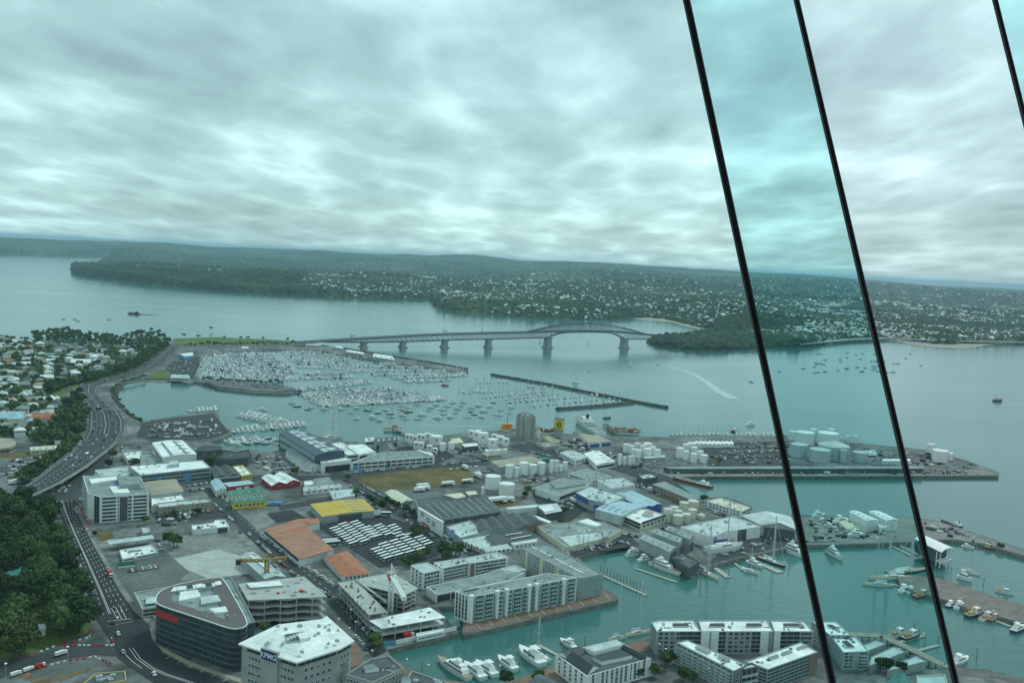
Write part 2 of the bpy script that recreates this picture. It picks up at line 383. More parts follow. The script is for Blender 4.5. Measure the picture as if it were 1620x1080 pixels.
LAND = [(-300, 1250), (-300, 562), (0, 541), (100, 549), (200, 553), (266, 551), (275, 535), (340, 533), (430, 537), (490, 541), (500, 543), (545, 552),
 (600, 561), (680, 574), (738, 584), (741, 587), (730, 588), (680, 581), (600, 570), (540, 560.5), (500, 554), (440, 552), (380, 555), (335, 560), (318, 564),
 (308, 580), (306, 594), (318, 598), (345, 601), (400, 605), (440, 608), (466, 613), (472, 618), (460, 621), (440, 622), (400, 620), (345, 614), (325, 606),
 (308, 603), (298, 606), (285, 602), (262, 599), (230, 598), (205, 601), (185, 608), (177, 618), (177, 630), (190, 645), (205, 658), (222, 667), (250, 662),
 (290, 656), (338, 651), (347, 655), (345, 664), (368, 684), (352, 693), (330, 699), (345, 704), (400, 712), (425, 716), (441, 712), (442, 692), (470, 686), (500, 689),
 (535, 697), (575, 700), (597, 697), (640, 694), (700, 689), (745, 683), (790, 680), (815, 684), (870, 686), (905, 686), (912, 678), (930, 690), (965, 690),
 (1000, 690), (1060, 691), (1120, 692), (1180, 692), (1240, 691), (1300, 699), (1360, 700), (1400, 705), (1440, 708), (1480, 714), (1530, 728), (1580, 747),
 (1580, 752), (1300, 752.5), (1120, 753), (1075, 753), (1060, 756), (1060, 765), (1085, 777), (1108, 788), (1125, 786), (1150, 785), (1190, 800), (1188, 808),
 (1225, 812), (1250, 814), (1330, 816), (1440, 817), (1490, 825), (1560, 848), (1620, 868), (1720, 901), (1720, 915), (1620, 879), (1560, 861), (1505, 853),
 (1440, 857), (1330, 861), (1260, 862), (1240, 868), (1180, 880), (1130, 893), (1100, 905), (1090, 907), (1040, 885), (990, 862), (985, 861), (930, 876),
 (915, 881), (953, 920), (955, 930), (978, 945), (978, 948), (735, 1003), (731, 1000), (733, 978), (722, 958), (692, 960), (712, 985), (724, 997), (725, 1000), (612, 1027),
 (622, 1040), (645, 1058), (690, 1073), (760, 1082), (800, 1078), (850, 1062), (880, 1052), (950, 1030), (1000, 1012), (1030, 1008), (1040, 1004), (1290, 1004),
 (1352, 1004), (1360, 1012), (1378, 1034), (1384, 1047), (1440, 1060), (1480, 1058), (1500, 1053), (1560, 1058), (1620, 1073), (1800, 1110), (1800, 1250)]
PIER = [(1420, 912), (1470, 911), (1500, 918), (1620, 957), (1760, 1003), (1760, 1030), (1620, 985), (1540, 965), (1480, 943), (1425, 928)]
def land(name, px, top, side='quay_wall', z=Z0):
    p = PX(px, z); q = MB(); q.flat(p, z, 0); q.walls(p, -1.0, z, 1)
    return struct(q.obj(name, [M[top], M[side]]))
land('ground', LAND, 'ground')
mk('pier_deck', (0.185, 0.165, 0.15), 0.9, 0.3, 0.2, fine=0.25)
land('pier_ground', PIER, 'pier_deck')

# left hill above the motorway: a height field that rises from the cliff foot
HP = [(-300, 742), (0, 692), (45, 690), (85, 676), (128, 668), (137, 645), (118, 628), (66, 628), (78, 612), (140, 606), (190, 594), (235, 573), (258, 557), (268, 549), (266, 551), (200, 553), (100, 549), (0, 541), (-300, 562)]
HW = [tuple(G(x, y, 4.0)[:2]) for x, y in HP]
HA = np.array(HW); HB = np.roll(HA, -1, 0)
def hill(x, y):
    if not inpoly(x, y, HW): return Z0
    p = np.array((x, y)); ab = HB - HA; t_ = np.clip(((p - HA) * ab).sum(1) / (ab ** 2).sum(1), 0, 1)
    dd = np.sqrt((((HA + ab * t_[:, None]) - p) ** 2).sum(1)).min()
    return Z0 + 0.3 + 13 * sst(dd / 60) + 7 * sst(dd / 260) + 2.0 * mnoise.noise(Vector((x * .006, y * .006, 0)))
def GH(px, py):                # point of the ground or the left hill seen at a pixel
    z = Z0
    for _ in range(8):
        g = G(px, py, z); z = 0.5 * z + 0.5 * hill(g.x, g.y)
    return Vector((g.x, g.y, z))
xs = [p[0] for p in HW]; ys = [p[1] for p in HW]
q = MB(); nx, ny = 110, 90; idx = {}
for j in range(ny + 1):
    for i in range(nx + 1):
        x = min(xs) + (max(xs) - min(xs)) * i / nx; y = min(ys) + (max(ys) - min(ys)) * j / ny
        q.v.append((x, y, hill(x, y) if inpoly(x, y, HW) else Z0 - 1.2))
for j in range(ny):
    for i in range(nx):
        a = j * (nx + 1) + i; f = [a, a + 1, a + nx + 2, a + nx + 1]
        if any(q.v[k][2] > Z0 for k in f): q.f.append(f); q.m.append(0)
mk('hill_ground', (0.035, 0.06, 0.022), 0.95, 0.4, 0.02, col2=(0.07, 0.085, 0.045), fine=0.3)
struct(q.obj('hill', M['hill_ground']))

# north shore: terrain out to the skyline
def interp(tab, x):
    if x <= tab[0][0]: return tab[0][1]
    for (a, b), (c, d) in zip(tab, tab[1:]):
        if x <= c: return b + (d - b) * (x - a) / (c - a)
    return tab[-1][1]
COAST = [(-400, 395), (90, 404), (112, 405), (116, 431), (122, 434), (170, 441), (230, 449), (300, 456), (400, 464), (470, 467.5), (520, 470), (600, 472), (680, 473), (690, 482), (705, 490), (760, 496),
         (840, 502), (900, 505), (960, 505), (1000, 503), (1020, 502), (1050, 504), (1080, 511), (1110, 519), (1130, 521), (1136, 548), (1180, 552), (1200, 548), (1260, 550), (1300, 545), (1312, 541), (1395, 536), (1450, 540),
         (1490, 545), (1540, 543), (1620, 543), (2000, 562)]
HEAD = [(1021, 541), (1050, 533), (1090, 530), (1134, 524), (1300, 526), (1300, 545), (1180, 553), (1110, 555), (1060, 551), (1035, 545)]
SKYL = [(-300, 372), (0, 375), (80, 377), (160, 380), (250, 383), (330, 390), (400, 393), (500, 396), (600, 401), (680, 404), (760, 406), (830, 411), (900, 412), (960, 416), (1020, 420), (1100, 427), (1170, 431), (1260, 434), (1350, 440), (1450, 447), (1540, 453), (1620, 457), (1900, 470)]
def horizon(px): return 412.5 + (px - 810) * math.tan(ROLL)
def fb(x, y, s, o=4): return mnoise.fractal(Vector((x * s, y * s, 1.7)), 1.0, 2.0, o)
def northland(az, d):
    """height of the far land at azimuth az, distance d; below -1 where there is water"""
    x, y = d * math.sin(az), d * math.cos(az)
    px, py = proj((x, y, 0))
    wob = 1.2 * mnoise.noise(Vector((px * .06, 0, 0)))
    yc = interp(COAST, px) + wob
    dep = lambda yy: H * F / max(4.0, (yy - horizon(px)))      # distance at which the sea is seen at row yy
    s = yc - py
    head = inpoly(px, py, HEAD)
    back = 112 < px < 200 and py < 419 - max(0, (px - 150)) * 0.35
    if back: s = min(s, 405.5 - py)
    if s <= 0 and not head: return -6.0, px
    dc = dep(yc) if not (back or px < 112) else dep(404)
    inl = max(0.0, d - dc)
    if head:
        inl = min(60 + 60 * mnoise.noise(Vector((x * .01, y * .01, 4))), 200) + 20
        if s > 0: inl = max(inl, d - dc)
    n_ = fb(x, y, 0.0011); n2_ = fb(x + 900, y, 0.00035)
    west = 1 - sst((px - 650) / 250)                            # the western shore is a high bush-clad bluff
    east = sst((px - 1150) / 150)
    cliff = 30 + 14 * n_ - 22 * east
    if 1000 < px < 1135 and not head: cliff *= 0.25 + 0.75 * sst((inl - 150) / 200)
    if head: cliff = 9 + 4 * n_
    flat = 1 - 0.9 * sst((px - 1380) / 60) * (1 - sst((inl - 200) / 400))
    h = 1.0 + cliff * sst(inl / 110) * flat
    if px < 112 or back: h = 2 + 25 * sst(inl / 900)
    if 116 <= px < 700 and not back: h += (34 * west + 10) * sst(inl / 900) * (0.75 + 0.5 * n_) * (0.25 + 0.75 * sst((px - 116) / 120))
    else: h += (28 + 22 * n_) * sst(inl / 1500) * (1 - .5 * east)
    # valleys and ridges climbing to the skyline ranges
    h += (52 * n2_ + 26 * n_) * sst((inl - 1500) / 3000) * (1 - .75 * west)
    h *= 1 - .6 * sst((d - 6600) / 1200) * (1 - sst((d - 10500) / 3000)) * (1 - sst((px - 750) / 300))
    fa_, fb_, ft_ = sst((d - 11000) / 6000), sst((d - 6500 - 3000 * west) / (9500 - 3000 * west)), sst((px - 150) / 330)
    far = fa_ * (1 - ft_) + fb_ * ft_
    top = H + (horizon(px) - interp(SKYL, px)) / F * 16500 + 48 * fb(x, y, 0.00055) - 16
    h = max(h, 1.5) * (1 - far) + far * top
    h += 95 * max(-.55, fb(x + 3000, y * 1.4, 0.00042)) * sst((d - 5500 - 4000 * west) / 2500) * (1 - far * .75) * (0 if px < 112 or back else 1)
    if d > 17500: h -= (d - 17500) * 0.012
    return h, px
naz, nd = 520, 250
AZ0, AZ1, D0, D1 = R(-33), R(33), 2500.0, 24000.0
HG = np.zeros((nd + 1, naz + 1)); q = MB()
for j in range(nd + 1):
    d = D0 * (D1 / D0) ** (j / nd)
    for i in range(naz + 1):
        az = AZ0 + (AZ1 - AZ0) * i / naz
        h, _p = northland(az, d); HG[j, i] = h; q.v.append((d * math.sin(az), d * math.cos(az), h))
for j in range(nd):
    for i in range(naz):
        a = j * (naz + 1) + i; f = [a, a + 1, a + naz + 2, a + naz + 1]
        if any(q.v[k][2] > 0 for k in f): q.f.append(f); q.m.append(0)
# bush, pasture and built-up ground mixed by noise
fm = bpy.data.materials.new('far_land'); fm.use_nodes = True; t = fm.node_tree; b = t.nodes['Principled BSDF']; b.inputs['Roughness'].default_value = 0.95; b.inputs['Specular IOR Level'].default_value = 0.05
ge = t.nodes.new('ShaderNodeNewGeometry'); ns = []
for sc_, de in ((0.0009, 7), (0.006, 8)):
    n = t.nodes.new('ShaderNodeTexNoise'); n.inputs['Scale'].default_value = sc_; n.inputs['Detail'].default_value = de; n.inputs['Roughness'].default_value = 0.65
    t.links.new(ge.outputs['Position'], n.inputs['Vector']); ns.append(n)
r1 = t.nodes.new('ShaderNodeValToRGB'); t.links.new(ns[0].outputs[0], r1.inputs[0])
r1.color_ramp.elements[0].position = 0.46; r1.color_ramp.elements[0].color = (0.030, 0.052, 0.022, 1)
r1.color_ramp.elements[1].position = 0.66; r1.color_ramp.elements[1].color = (0.105, 0.125, 0.055, 1)
r2 = t.nodes.new('ShaderNodeMapRange'); r2.inputs[1].default_value = 0.3; r2.inputs[2].default_value = 0.7; r2.inputs[3].default_value = 0.45; r2.inputs[4].default_value = 1.5
t.links.new(ns[1].outputs[0], r2.inputs[0])
vm = t.nodes.new('ShaderNodeVectorMath'); vm.operation = 'SCALE'; t.links.new(r1.outputs[0], vm.inputs[0]); t.links.new(r2.outputs[0], vm.inputs['Scale']); t.links.new(vm.outputs[0], b.inputs['Base Color'])
struct(q.obj('hills', fm))
def hgz(az, d):
    u = (az - AZ0) / (AZ1 - AZ0) * naz; v = math.log(d / D0) / math.log(D1 / D0) * nd
    i, j = int(u), int(v)
    if not (0 <= i < naz and 0 <= j < nd): return -6
    fu, fv = u - i, v - j
    return (HG[j, i] * (1 - fu) + HG[j, i + 1] * fu) * (1 - fv) + (HG[j + 1, i] * (1 - fu) + HG[j + 1, i + 1] * fu) * fv
# beaches and tidal flats lie just above the water
for nm, px in (('beach', [(1000, 503.5), (1040, 502), (1075, 505), (1100, 512), (1130, 519), (1140, 524), (1120, 524), (1085, 516), (1060, 509), (1030, 507)]),
               ('tidal_flat', [(1395, 535.5), (1450, 536), (1530, 541), (1600, 542), (1560, 546), (1530, 551), (1480, 549), (1440, 544)]),
               ('beach', [(198, 601.5), (232, 598.5), (262, 599.5), (285, 603), (262, 603.5), (230, 602), (205, 605)])):
    q = MB(); q.flat(PX(px, 0.15), 0.15); struct(q.obj(nm, M['sand']))

# flat patches on the quay level, each a sheet above the one below
LIFT = [0.03]
def patch(name, px, mat, lift, kind='structure', z=Z0):
    LIFT[0] += 0.005; lift = LIFT[0]
    q = MB(); q.flat(PX(px, z), z + lift); return struct(q.obj(name, M[mat]), kind)
def strip(name, a, b, mat, lift, z=Z0):
    LIFT[0] += 0.005; lift = LIFT[0]
    q = MB(); a = [Vector((p.x, p.y, z + lift)) for p in PX(a, z)]; b = [Vector((p.x, p.y, z + lift)) for p in PX(b, z)]
    q.strip(a, b); 
    for k, f in enumerate(q.f):
        p0, p1, p2 = (Vector(q.v[f[i]]) for i in (0, 1, 2))
        if (p1 - p0).cross(p2 - p0).z < 0: q.f[k] = f[::-1]
    return struct(q.obj(name, M[mat]))
patch('park_lawn', [(276, 536), (340, 534), (430, 538), (482, 541), (440, 545), (340, 545), (284, 545)], 'lawn', 0.04)
patch('park_lawn', [(232, 597), (248, 588), (262, 584), (272, 589), (268, 598), (250, 599)], 'lawn', 0.04)
patch('verge_lawn', [(70, 627), (90, 615), (118, 606), (148, 600), (130, 608), (106, 618), (96, 627), (90, 634)], 'lawn', 0.05)
patch('grass', [(548, 753), (600, 749), (665, 743), (730, 737), (742, 743), (748.5, 751), (739, 764), (700, 770), (665, 774), (620, 775), (584, 773), (560, 763)], 'field', 0.05)
patch('yard', [(228, 862), (330, 838), (380, 858), (395, 876), (350, 886), (372, 905), (290, 918), (250, 905), (262, 880)], 'lot_pale', 0.05)
patch('yard', [(262, 886), (345, 868), (395, 884), (410, 905), (330, 915)], 'pale_concrete', 0.09)
patch('yard', [(384, 815), (420, 812), (436, 826), (408, 838)], 'lot_pale', 0.05)
patch('yard', [(422, 812), (462, 806), (486, 820), (438, 827)], 'dark_asphalt', 0.05)
patch('yard', [(500, 832), (598, 812), (640, 826), (712, 866), (690, 880), (640, 894), (600, 898)], 'dark_asphalt', 0.05)
patch('yard', [(176, 885), (258, 868), (300, 905), (270, 925), (196, 938)], 'lot_grey', 0.05)
patch('boat_yard', [(224, 669), (250, 664), (338, 653), (362, 684), (345, 692), (300, 697), (240, 698), (216, 690)], 'asphalt', 0.05)
patch('car_park', [(270, 571), (318, 563), (306, 594), (316, 602), (272, 594), (262, 585)], 'asphalt', 0.05)
patch('wharf_deck', [(1060, 753.5), (1580, 751.5), (1560, 742), (1300, 743), (1040, 746)], 'lot_pale', 0.05)
patch('wharf_deck', [(1240, 863), (1330, 860), (1440, 856.5), (1505, 852.5), (1560, 860), (1620, 878), (1700, 907), (1700, 896), (1620, 869), (1490, 827), (1440, 819), (1250, 817)], 'lot_pale', 0.05)
patch('park_lawn', [(-200, 800), (70, 790), (96, 845), (120, 910), (138, 960), (140, 1000), (60, 1030), (-200, 1080)], 'lawn', 0.05)
patch('verge_lawn', [(30, 1068), (70, 1050), (120, 1040), (165, 1040), (140, 1062), (60, 1085)], 'soil', 0.05)
patch('verge_lawn', [(150, 843), (172, 838), (182, 850), (160, 856)], 'field', 0.05)
patch('verge_lawn', [(745, 792), (800, 785), (826, 790), (806, 800), (770, 805)], 'field', 0.05)
for px in ([(-5, 716), (60, 716), (68, 724), (30, 727), (-5, 722)],): patch('verge_lawn', px, 'field', 0.06)
patch('soil', [(108, 793), (122, 790), (136, 812), (150, 826), (140, 828), (120, 812)], 'soil', .05)
patch('soil', [(40, 1056), (100, 1042), (160, 1036), (178, 1048), (120, 1062), (60, 1076)], 'lot_grey', .05)
patch('yard', [(246, 806), (300, 800), (345, 803), (352, 818), (300, 824), (250, 828)], 'asphalt', .05)
patch('yard', [(560, 780), (600, 776), (640, 800), (660, 812), (650, 800), (700, 782), (655, 778), (620, 772)], 'lot_grey', .05)
patch('yard', [(880, 770), (905, 780), (930, 806), (895, 830), (850, 800), (840, 775)], 'dark_asphalt', .05)
patch('yard', [(1000, 850), (1012, 862), (935, 874), (890, 888), (868, 862), (900, 868), (985, 842)], 'asphalt', .05)
patch('yard', [(1110, 700), (1245, 698), (1250, 736), (1120, 738)], 'asphalt', .05)
patch('yard', [(1140, 870), (1200, 846), (1262, 842), (1270, 858), (1180, 876), (1120, 892)], 'asphalt', .05)
patch('yard', [(640, 706), (700, 704), (720, 722), (690, 734), (600, 712)], 'dark_asphalt', .05)
patch('yard', [(300, 790), (360, 782), (375, 812), (350, 822), (340, 800)], 'asphalt', .05)
# quay promenade
patch('promenade', [(736, 1001), (734, 986), (745, 985), (917, 949), (953, 933), (976, 945.5)], 'brick_deck', 0.06)
patch('promenade', [(625, 1042), (648, 1059), (692, 1074), (760, 1083), (800, 1079), (880, 1053), (950, 1031), (1020, 1012), (1032, 1025), (960, 1052), (880, 1078), (800, 1095), (690, 1088), (640, 1070)], 'brick_deck', 0.06)
patch('promenade', [(533, 1050), (560, 1015), (570, 1030), (575, 1050), (552, 1056)], 'brick_deck', 0.06)
q = MB()
for k in range(11):
    tt = k / 10.0; a = (752 + 205 * tt, 986 - 45 * tt)
    p0, p1 = G(*a), G(a[0] + 8.5, a[1] + 9); q.bar((p0.x, p0.y, Z0 + .30), (p1.x, p1.y, Z0 + .30), .45, .06)
struct(q.obj('promenade_inlay', M['pale_concrete']))

# roads
MWL = [(262, 544), (239, 560), (222, 578), (204, 585.5), (181, 590), (150, 598), (125, 608), (128, 622), (139, 640), (142, 658), (140, 680), (133, 694)]
MWR = [(288, 545), (274, 563), (259, 576), (231, 589), (205, 597), (185, 601), (156, 610), (152, 619), (163, 633), (187, 650), (195, 664), (196, 680)]
strip('road', MWL, MWR, 'asphalt', 0.08)
VL = [(133, 694), (126, 702), (112, 714), (85, 736), (46, 766), (0, 789), (-60, 814)]
VR = [(196, 680), (186, 698), (168, 714), (138, 737), (100, 760), (62, 778), (-10, 812)]
strip('road', [(168, 714), (150, 728), (122, 750), (94, 770), (78, 790), (88, 806)], [(196, 682), (184, 708), (172, 728), (146, 752), (122, 780), (128, 800)], 'asphalt', 0.07)
strip('road', [(78, 792), (95, 815), (108, 850), (120, 880), (133, 915), (141, 940), (150, 975), (172, 1008), (186, 1040), (240, 1078), (275, 1095)],
      [(130, 792), (120, 802), (135, 835), (152, 865), (170, 895), (190, 930), (213, 965), (236, 985), (240, 1010), (258, 1034), (300, 1056)], 'dark_asphalt', 0.09)
strip('road', [(300, 1056), (345, 1071), (400, 1092)], [(258, 1072), (290, 1092), (330, 1110)], 'dark_asphalt', 0.06)
strip('road', [(-60, 1060), (20, 1045), (80, 1030), (120, 1020), (160, 1005)], [(-60, 1090), (25, 1065), (90, 1045), (150, 1035), (188, 1038)], 'asphalt', 0.06)
strip('road', [(316, 770), (345, 800), (375, 832), (412, 868), (452, 900), (510, 945), (552, 990), (590, 1040)], [(338, 772), (366, 800), (398, 832), (436, 865), (478, 897), (540, 938), (580, 985), (612, 1030)], 'asphalt', 0.06)
strip('road', [(500, 735), (540, 758), (580, 785), (610, 806), (650, 828), (700, 858), (745, 880)], [(520, 733), (556, 754), (600, 780), (632, 803), (676, 826), (724, 850), (770, 872)], 'asphalt', 0.06)
strip('road', [(400, 752), (520, 752), (640, 738), (760, 729), (800, 724)], [(400, 760), (520, 759), (640, 744), (760, 735), (806, 730)], 'asphalt', 0.07)
strip('road', [(440, 800), (540, 782), (560, 778)], [(444, 807), (545, 790), (570, 784)], 'asphalt', 0.05)
strip('road', [(800, 705), (860, 722), (960, 740), (1030, 762), (1080, 790)], [(840, 698), (880, 712), (980, 732), (1055, 752), (1100, 786)], 'asphalt', 0.06)
strip('footpath', [(118, 801), (133, 835), (150, 866), (168, 897), (188, 932), (212, 967), (234, 986)], [(124, 799), (138, 833), (155, 864), (174, 894), (195, 928), (219, 962), (240, 980)], 'lot_pale', 0.14)
strip('footpath', [(237, 992), (240, 1008), (258, 1032), (300, 1053), (345, 1068), (395, 1085)], [(242, 1000), (248, 1010), (268, 1030), (310, 1050), (350, 1064), (390, 1076)], 'tan_roof', 0.14)
strip('footpath', [(478, 896), (540, 936), (580, 980), (612, 1028)], [(486, 894), (553, 938), (596, 988), (622, 1026)], 'lot_pale', 0.14)
# painted markings
q = MB()
def pline(pts, wd=0.35, dash=None, z=Z0 + .36):
    P_ = [Vector((p.x, p.y, z)) for p in PX(pts)]
    for a, b in zip(P_, P_[1:]):
        ln = (b - a).length; u = (b - a) / ln; n = Vector((-u.y, u.x, 0)) * wd / 2; s_ = 0.0
        while s_ < ln:
            e_ = min(ln, s_ + (dash[0] if dash else ln)); p0, p1 = a + u * s_, a + u * e_
            q.add([p0 - n, p1 - n, p1 + n, p0 + n], [(0, 1, 2, 3)]); s_ = e_ + (dash[1] if dash else 1)
def mid(a, b, t_): return [(x0 + (x1 - x0) * t_, y0 + (y1 - y0) * t_) for (x0, y0), (x1, y1) in zip(a, b)]
for t_, ds in ((.08, None), (.25, (4, 7)), (.38, (4, 7)), (.5, None), (.62, (4, 7)), (.78, (4, 7)), (.93, None)): pline(mid(MWL, MWR, t_), .4, ds)
FL = [(78, 792), (95, 815), (108, 850), (120, 880), (133, 915), (141, 940), (150, 975)]; FR = [(130, 792), (124, 815), (135, 835), (152, 865), (170, 895), (190, 930), (213, 965)]
for t_, ds in ((.22, (3, 6)), (.36, None), (.40, None), (.55, (3, 6)), (.68, (3, 6)), (.82, (3, 6))): pline(mid(FL, FR, t_), .3, ds)
pline([(170, 983), (188, 981), (207, 979)], .5); pline([(170, 991), (190, 987), (210, 983)], .25)
for dx in (0, 7, 14): pline([(176 + dx, 962 - dx * .2), (186 + dx, 980)], .3)
for o_ in (0, 6): pline([(204 + o_, 1025), (216 + o_, 1042), (238 + o_, 1058), (262 + o_, 1068), (300 + o_, 1080)], .35)
pline([(196, 1033), (210, 1047), (224, 1057)], .3)
for k in range(8): pline([(262 + 18 * k, 1042 + 7.2 * k), (270 + 18 * k, 1038 + 7.2 * k)], .3)
pline([(346, 785), (376, 816), (416, 850), (465, 890), (520, 935), (562, 984)], .3, (3, 6)); pline([(548, 756), (590, 783), (640, 815), (700, 850)], .3, (3, 6))
for k in range(16): pline([(1010 + 0 * k + 26 * k, 751.7), (1014 + 26 * k, 748)], .3)
struct(q.obj('road_markings', M['paint']))

# breakwaters and sea-wall rocks
def rockline(name, label, pts, wd, ht, group=None):
    P_ = [G(x, y, 0.5) for x, y in pts]; fine = []
    for a, b in zip(P_, P_[1:]):
        n = max(2, int((b - a).length / 7))
        fine += [a.lerp(b, i / n) for i in range(n)]
    fine.append(P_[-1]); q = MB(); rr = random.Random(5); rows = []
    for i, p in enumerate(fine):
        t_ = (fine[min(i + 1, len(fine) - 1)] - fine[max(i - 1, 0)]).normalized(); n = Vector((-t_.y, t_.x, 0))
        j = lambda k: rr.uniform(-k, k)
        rows.append([p + n * (-wd + j(1)) + Vector((0, 0, -1.2)), p + n * (-wd * .35 + j(.6)) + Vector((0, 0, ht + j(.4))), p + n * (wd * .35 + j(.6)) + Vector((0, 0, ht + j(.4))), p + n * (wd + j(1)) + Vector((0, 0, -1.2))])
    for a, b in zip(rows, rows[1:]): q.add(a + b, [(0, 4, 5, 1), (1, 5, 6, 2), (2, 6, 7, 3)])
    q.add(rows[0], [(0, 1, 2, 3)]); q.add(rows[-1], [(3, 2, 1, 0)])
    tag(q.obj(name, M['rock'], o=P_[0]), label, 'breakwater', group)
rockline('breakwater', 'long dark rock breakwater slanting across the water beyond the moored yachts', [(778, 593), (860, 607), (940, 623), (1000, 635), (1055, 645)], 6, 3.0)
rockline('breakwater', 'shorter dark rock breakwater joining the long one above the silos', [(882, 647.5), (940, 643.5), (1000, 637.5)], 6, 3.0)
rockline('breakwater', 'rock wall along the outer edge of the marina road under the bridge', [(545, 552.5), (600, 561.5), (680, 574.5), (738, 584.5)], 6, 3.6)
rockline('breakwater', 'rock embankment along the bay side of the marina spit', [(325, 608), (345, 615), (400, 621), (440, 623), (465, 621)], 6, 3.4)
rockline('breakwater', 'curving rock embankment between the bay and the motorway slip road', [(190, 612), (179, 622), (180, 632), (192, 647), (206, 660), (222, 668)], 6, 3.4)

# ------------------------------------------------------------------ haze
mh = bpy.data.materials.new('haze_air'); mh.use_nodes = True; t = mh.node_tree; t.nodes.remove(t.nodes['Principled BSDF'])
pv = t.nodes.new('ShaderNodeVolumePrincipled'); pv.inputs['Density'].default_value = 4.8e-5; pv.inputs['Color'].default_value = (0.56, 0.82, 0.96, 1); pv.inputs['Anisotropy'].default_value = 0.1
t.links.new(pv.outputs[0], t.nodes['Material Output'].inputs['Volume'])
q = MB(); q.box((0, 29000, -7.5), (122000, 63500, 305))
struct(q.obj('haze', mh), 'stuff')

# ------------------------------------------------------------------ the slanting observation window the photo is taken through
WN = Vector((0.10, 1.0, -0.26)).normalized()
def WP(px, py, off=0.0):
    d = ray(px, py).normalized(); return CAM + d * ((2.6 + off) / d.dot(WN))
ML = [((1086, 0), (1317, 1080), 0.0178), ((1260, 0), (1512, 1080), 0.0130), ((1574, 0), (1843, 1080), 0.0102)]
def lin(l, y): (x0, y0), (x1, y1) = l[0], l[1]; return x0 + (x1 - x0) * (y - y0) / (y1 - y0)
YT, YB = -260, 1340
def paneglass(name, c):
    m = bpy.data.materials.new(name); m.use_nodes = True; t = m.node_tree; t.nodes.remove(t.nodes['Principled BSDF'])
    tb = t.nodes.new('ShaderNodeBsdfTransparent'); tb.inputs[0].default_value = c + (1,); t.links.new(tb.outputs[0], t.nodes['Material Output'].inputs['Surface']); return m
PG = [paneglass('window_glass', (0.94, 1.0, 1.0)), paneglass('tinted_window_glass', (0.905, 0.980, 0.982)), paneglass('clear_window_glass', (0.95, 0.99, 0.995))]
win = thing('observation_window', 'slanting observation deck window with black mullions between teal tinted panes', 'window', tuple(WP(1200, 540)))
lines = [-330] + [None] * 3 + [2050]
for i in range(4):
    a = (lambda y: -330) if i == 0 else (lambda y, i=i: lin(ML[i - 1], y))
    b_ = (lambda y: 2150) if i == 3 else (lambda y, i=i: lin(ML[i], y))
    q = MB()
    for layer in range((2, 3, 2, 3)[i]):
        f = [WP(a(YT), YT, .03 * layer), WP(b_(YT), YT, .03 * layer), WP(b_(YB), YB, .03 * layer), WP(a(YB), YB, .03 * layer)]
        k = [p + WN * 0.012 for p in f]
        q.add(f + k, ((0, 1, 2, 3), (7, 6, 5, 4), (0, 4, 5, 1), (1, 5, 6, 2), (2, 6, 7, 3), (3, 7, 4, 0)))
    q.obj('pane', PG[(0, 1, 2, 1)[i]], win)
for l in ML:
    q = MB(); q.bar(WP(lin(l, YT), YT, -.01), WP(lin(l, YB), YB, -.01), l[2], .012)
    q.obj('mullion', M['black'], win)
    for sd_, wd_, mt_ in ((-.44, .12, 'dark_grey'), (.42, .16, 'highlight_grey')):  # thin lighter strips stand in for highlights on the edges of each bar
        q = MB(); dx = sd_ * l[2] / 2.6 * F; q.bar(WP(lin(l, YT) + dx, YT, -.014), WP(lin(l, YB) + dx * 1.0, YB, -.014), l[2] * wd_, .006); q.obj('edge_highlight', M[mt_], win)
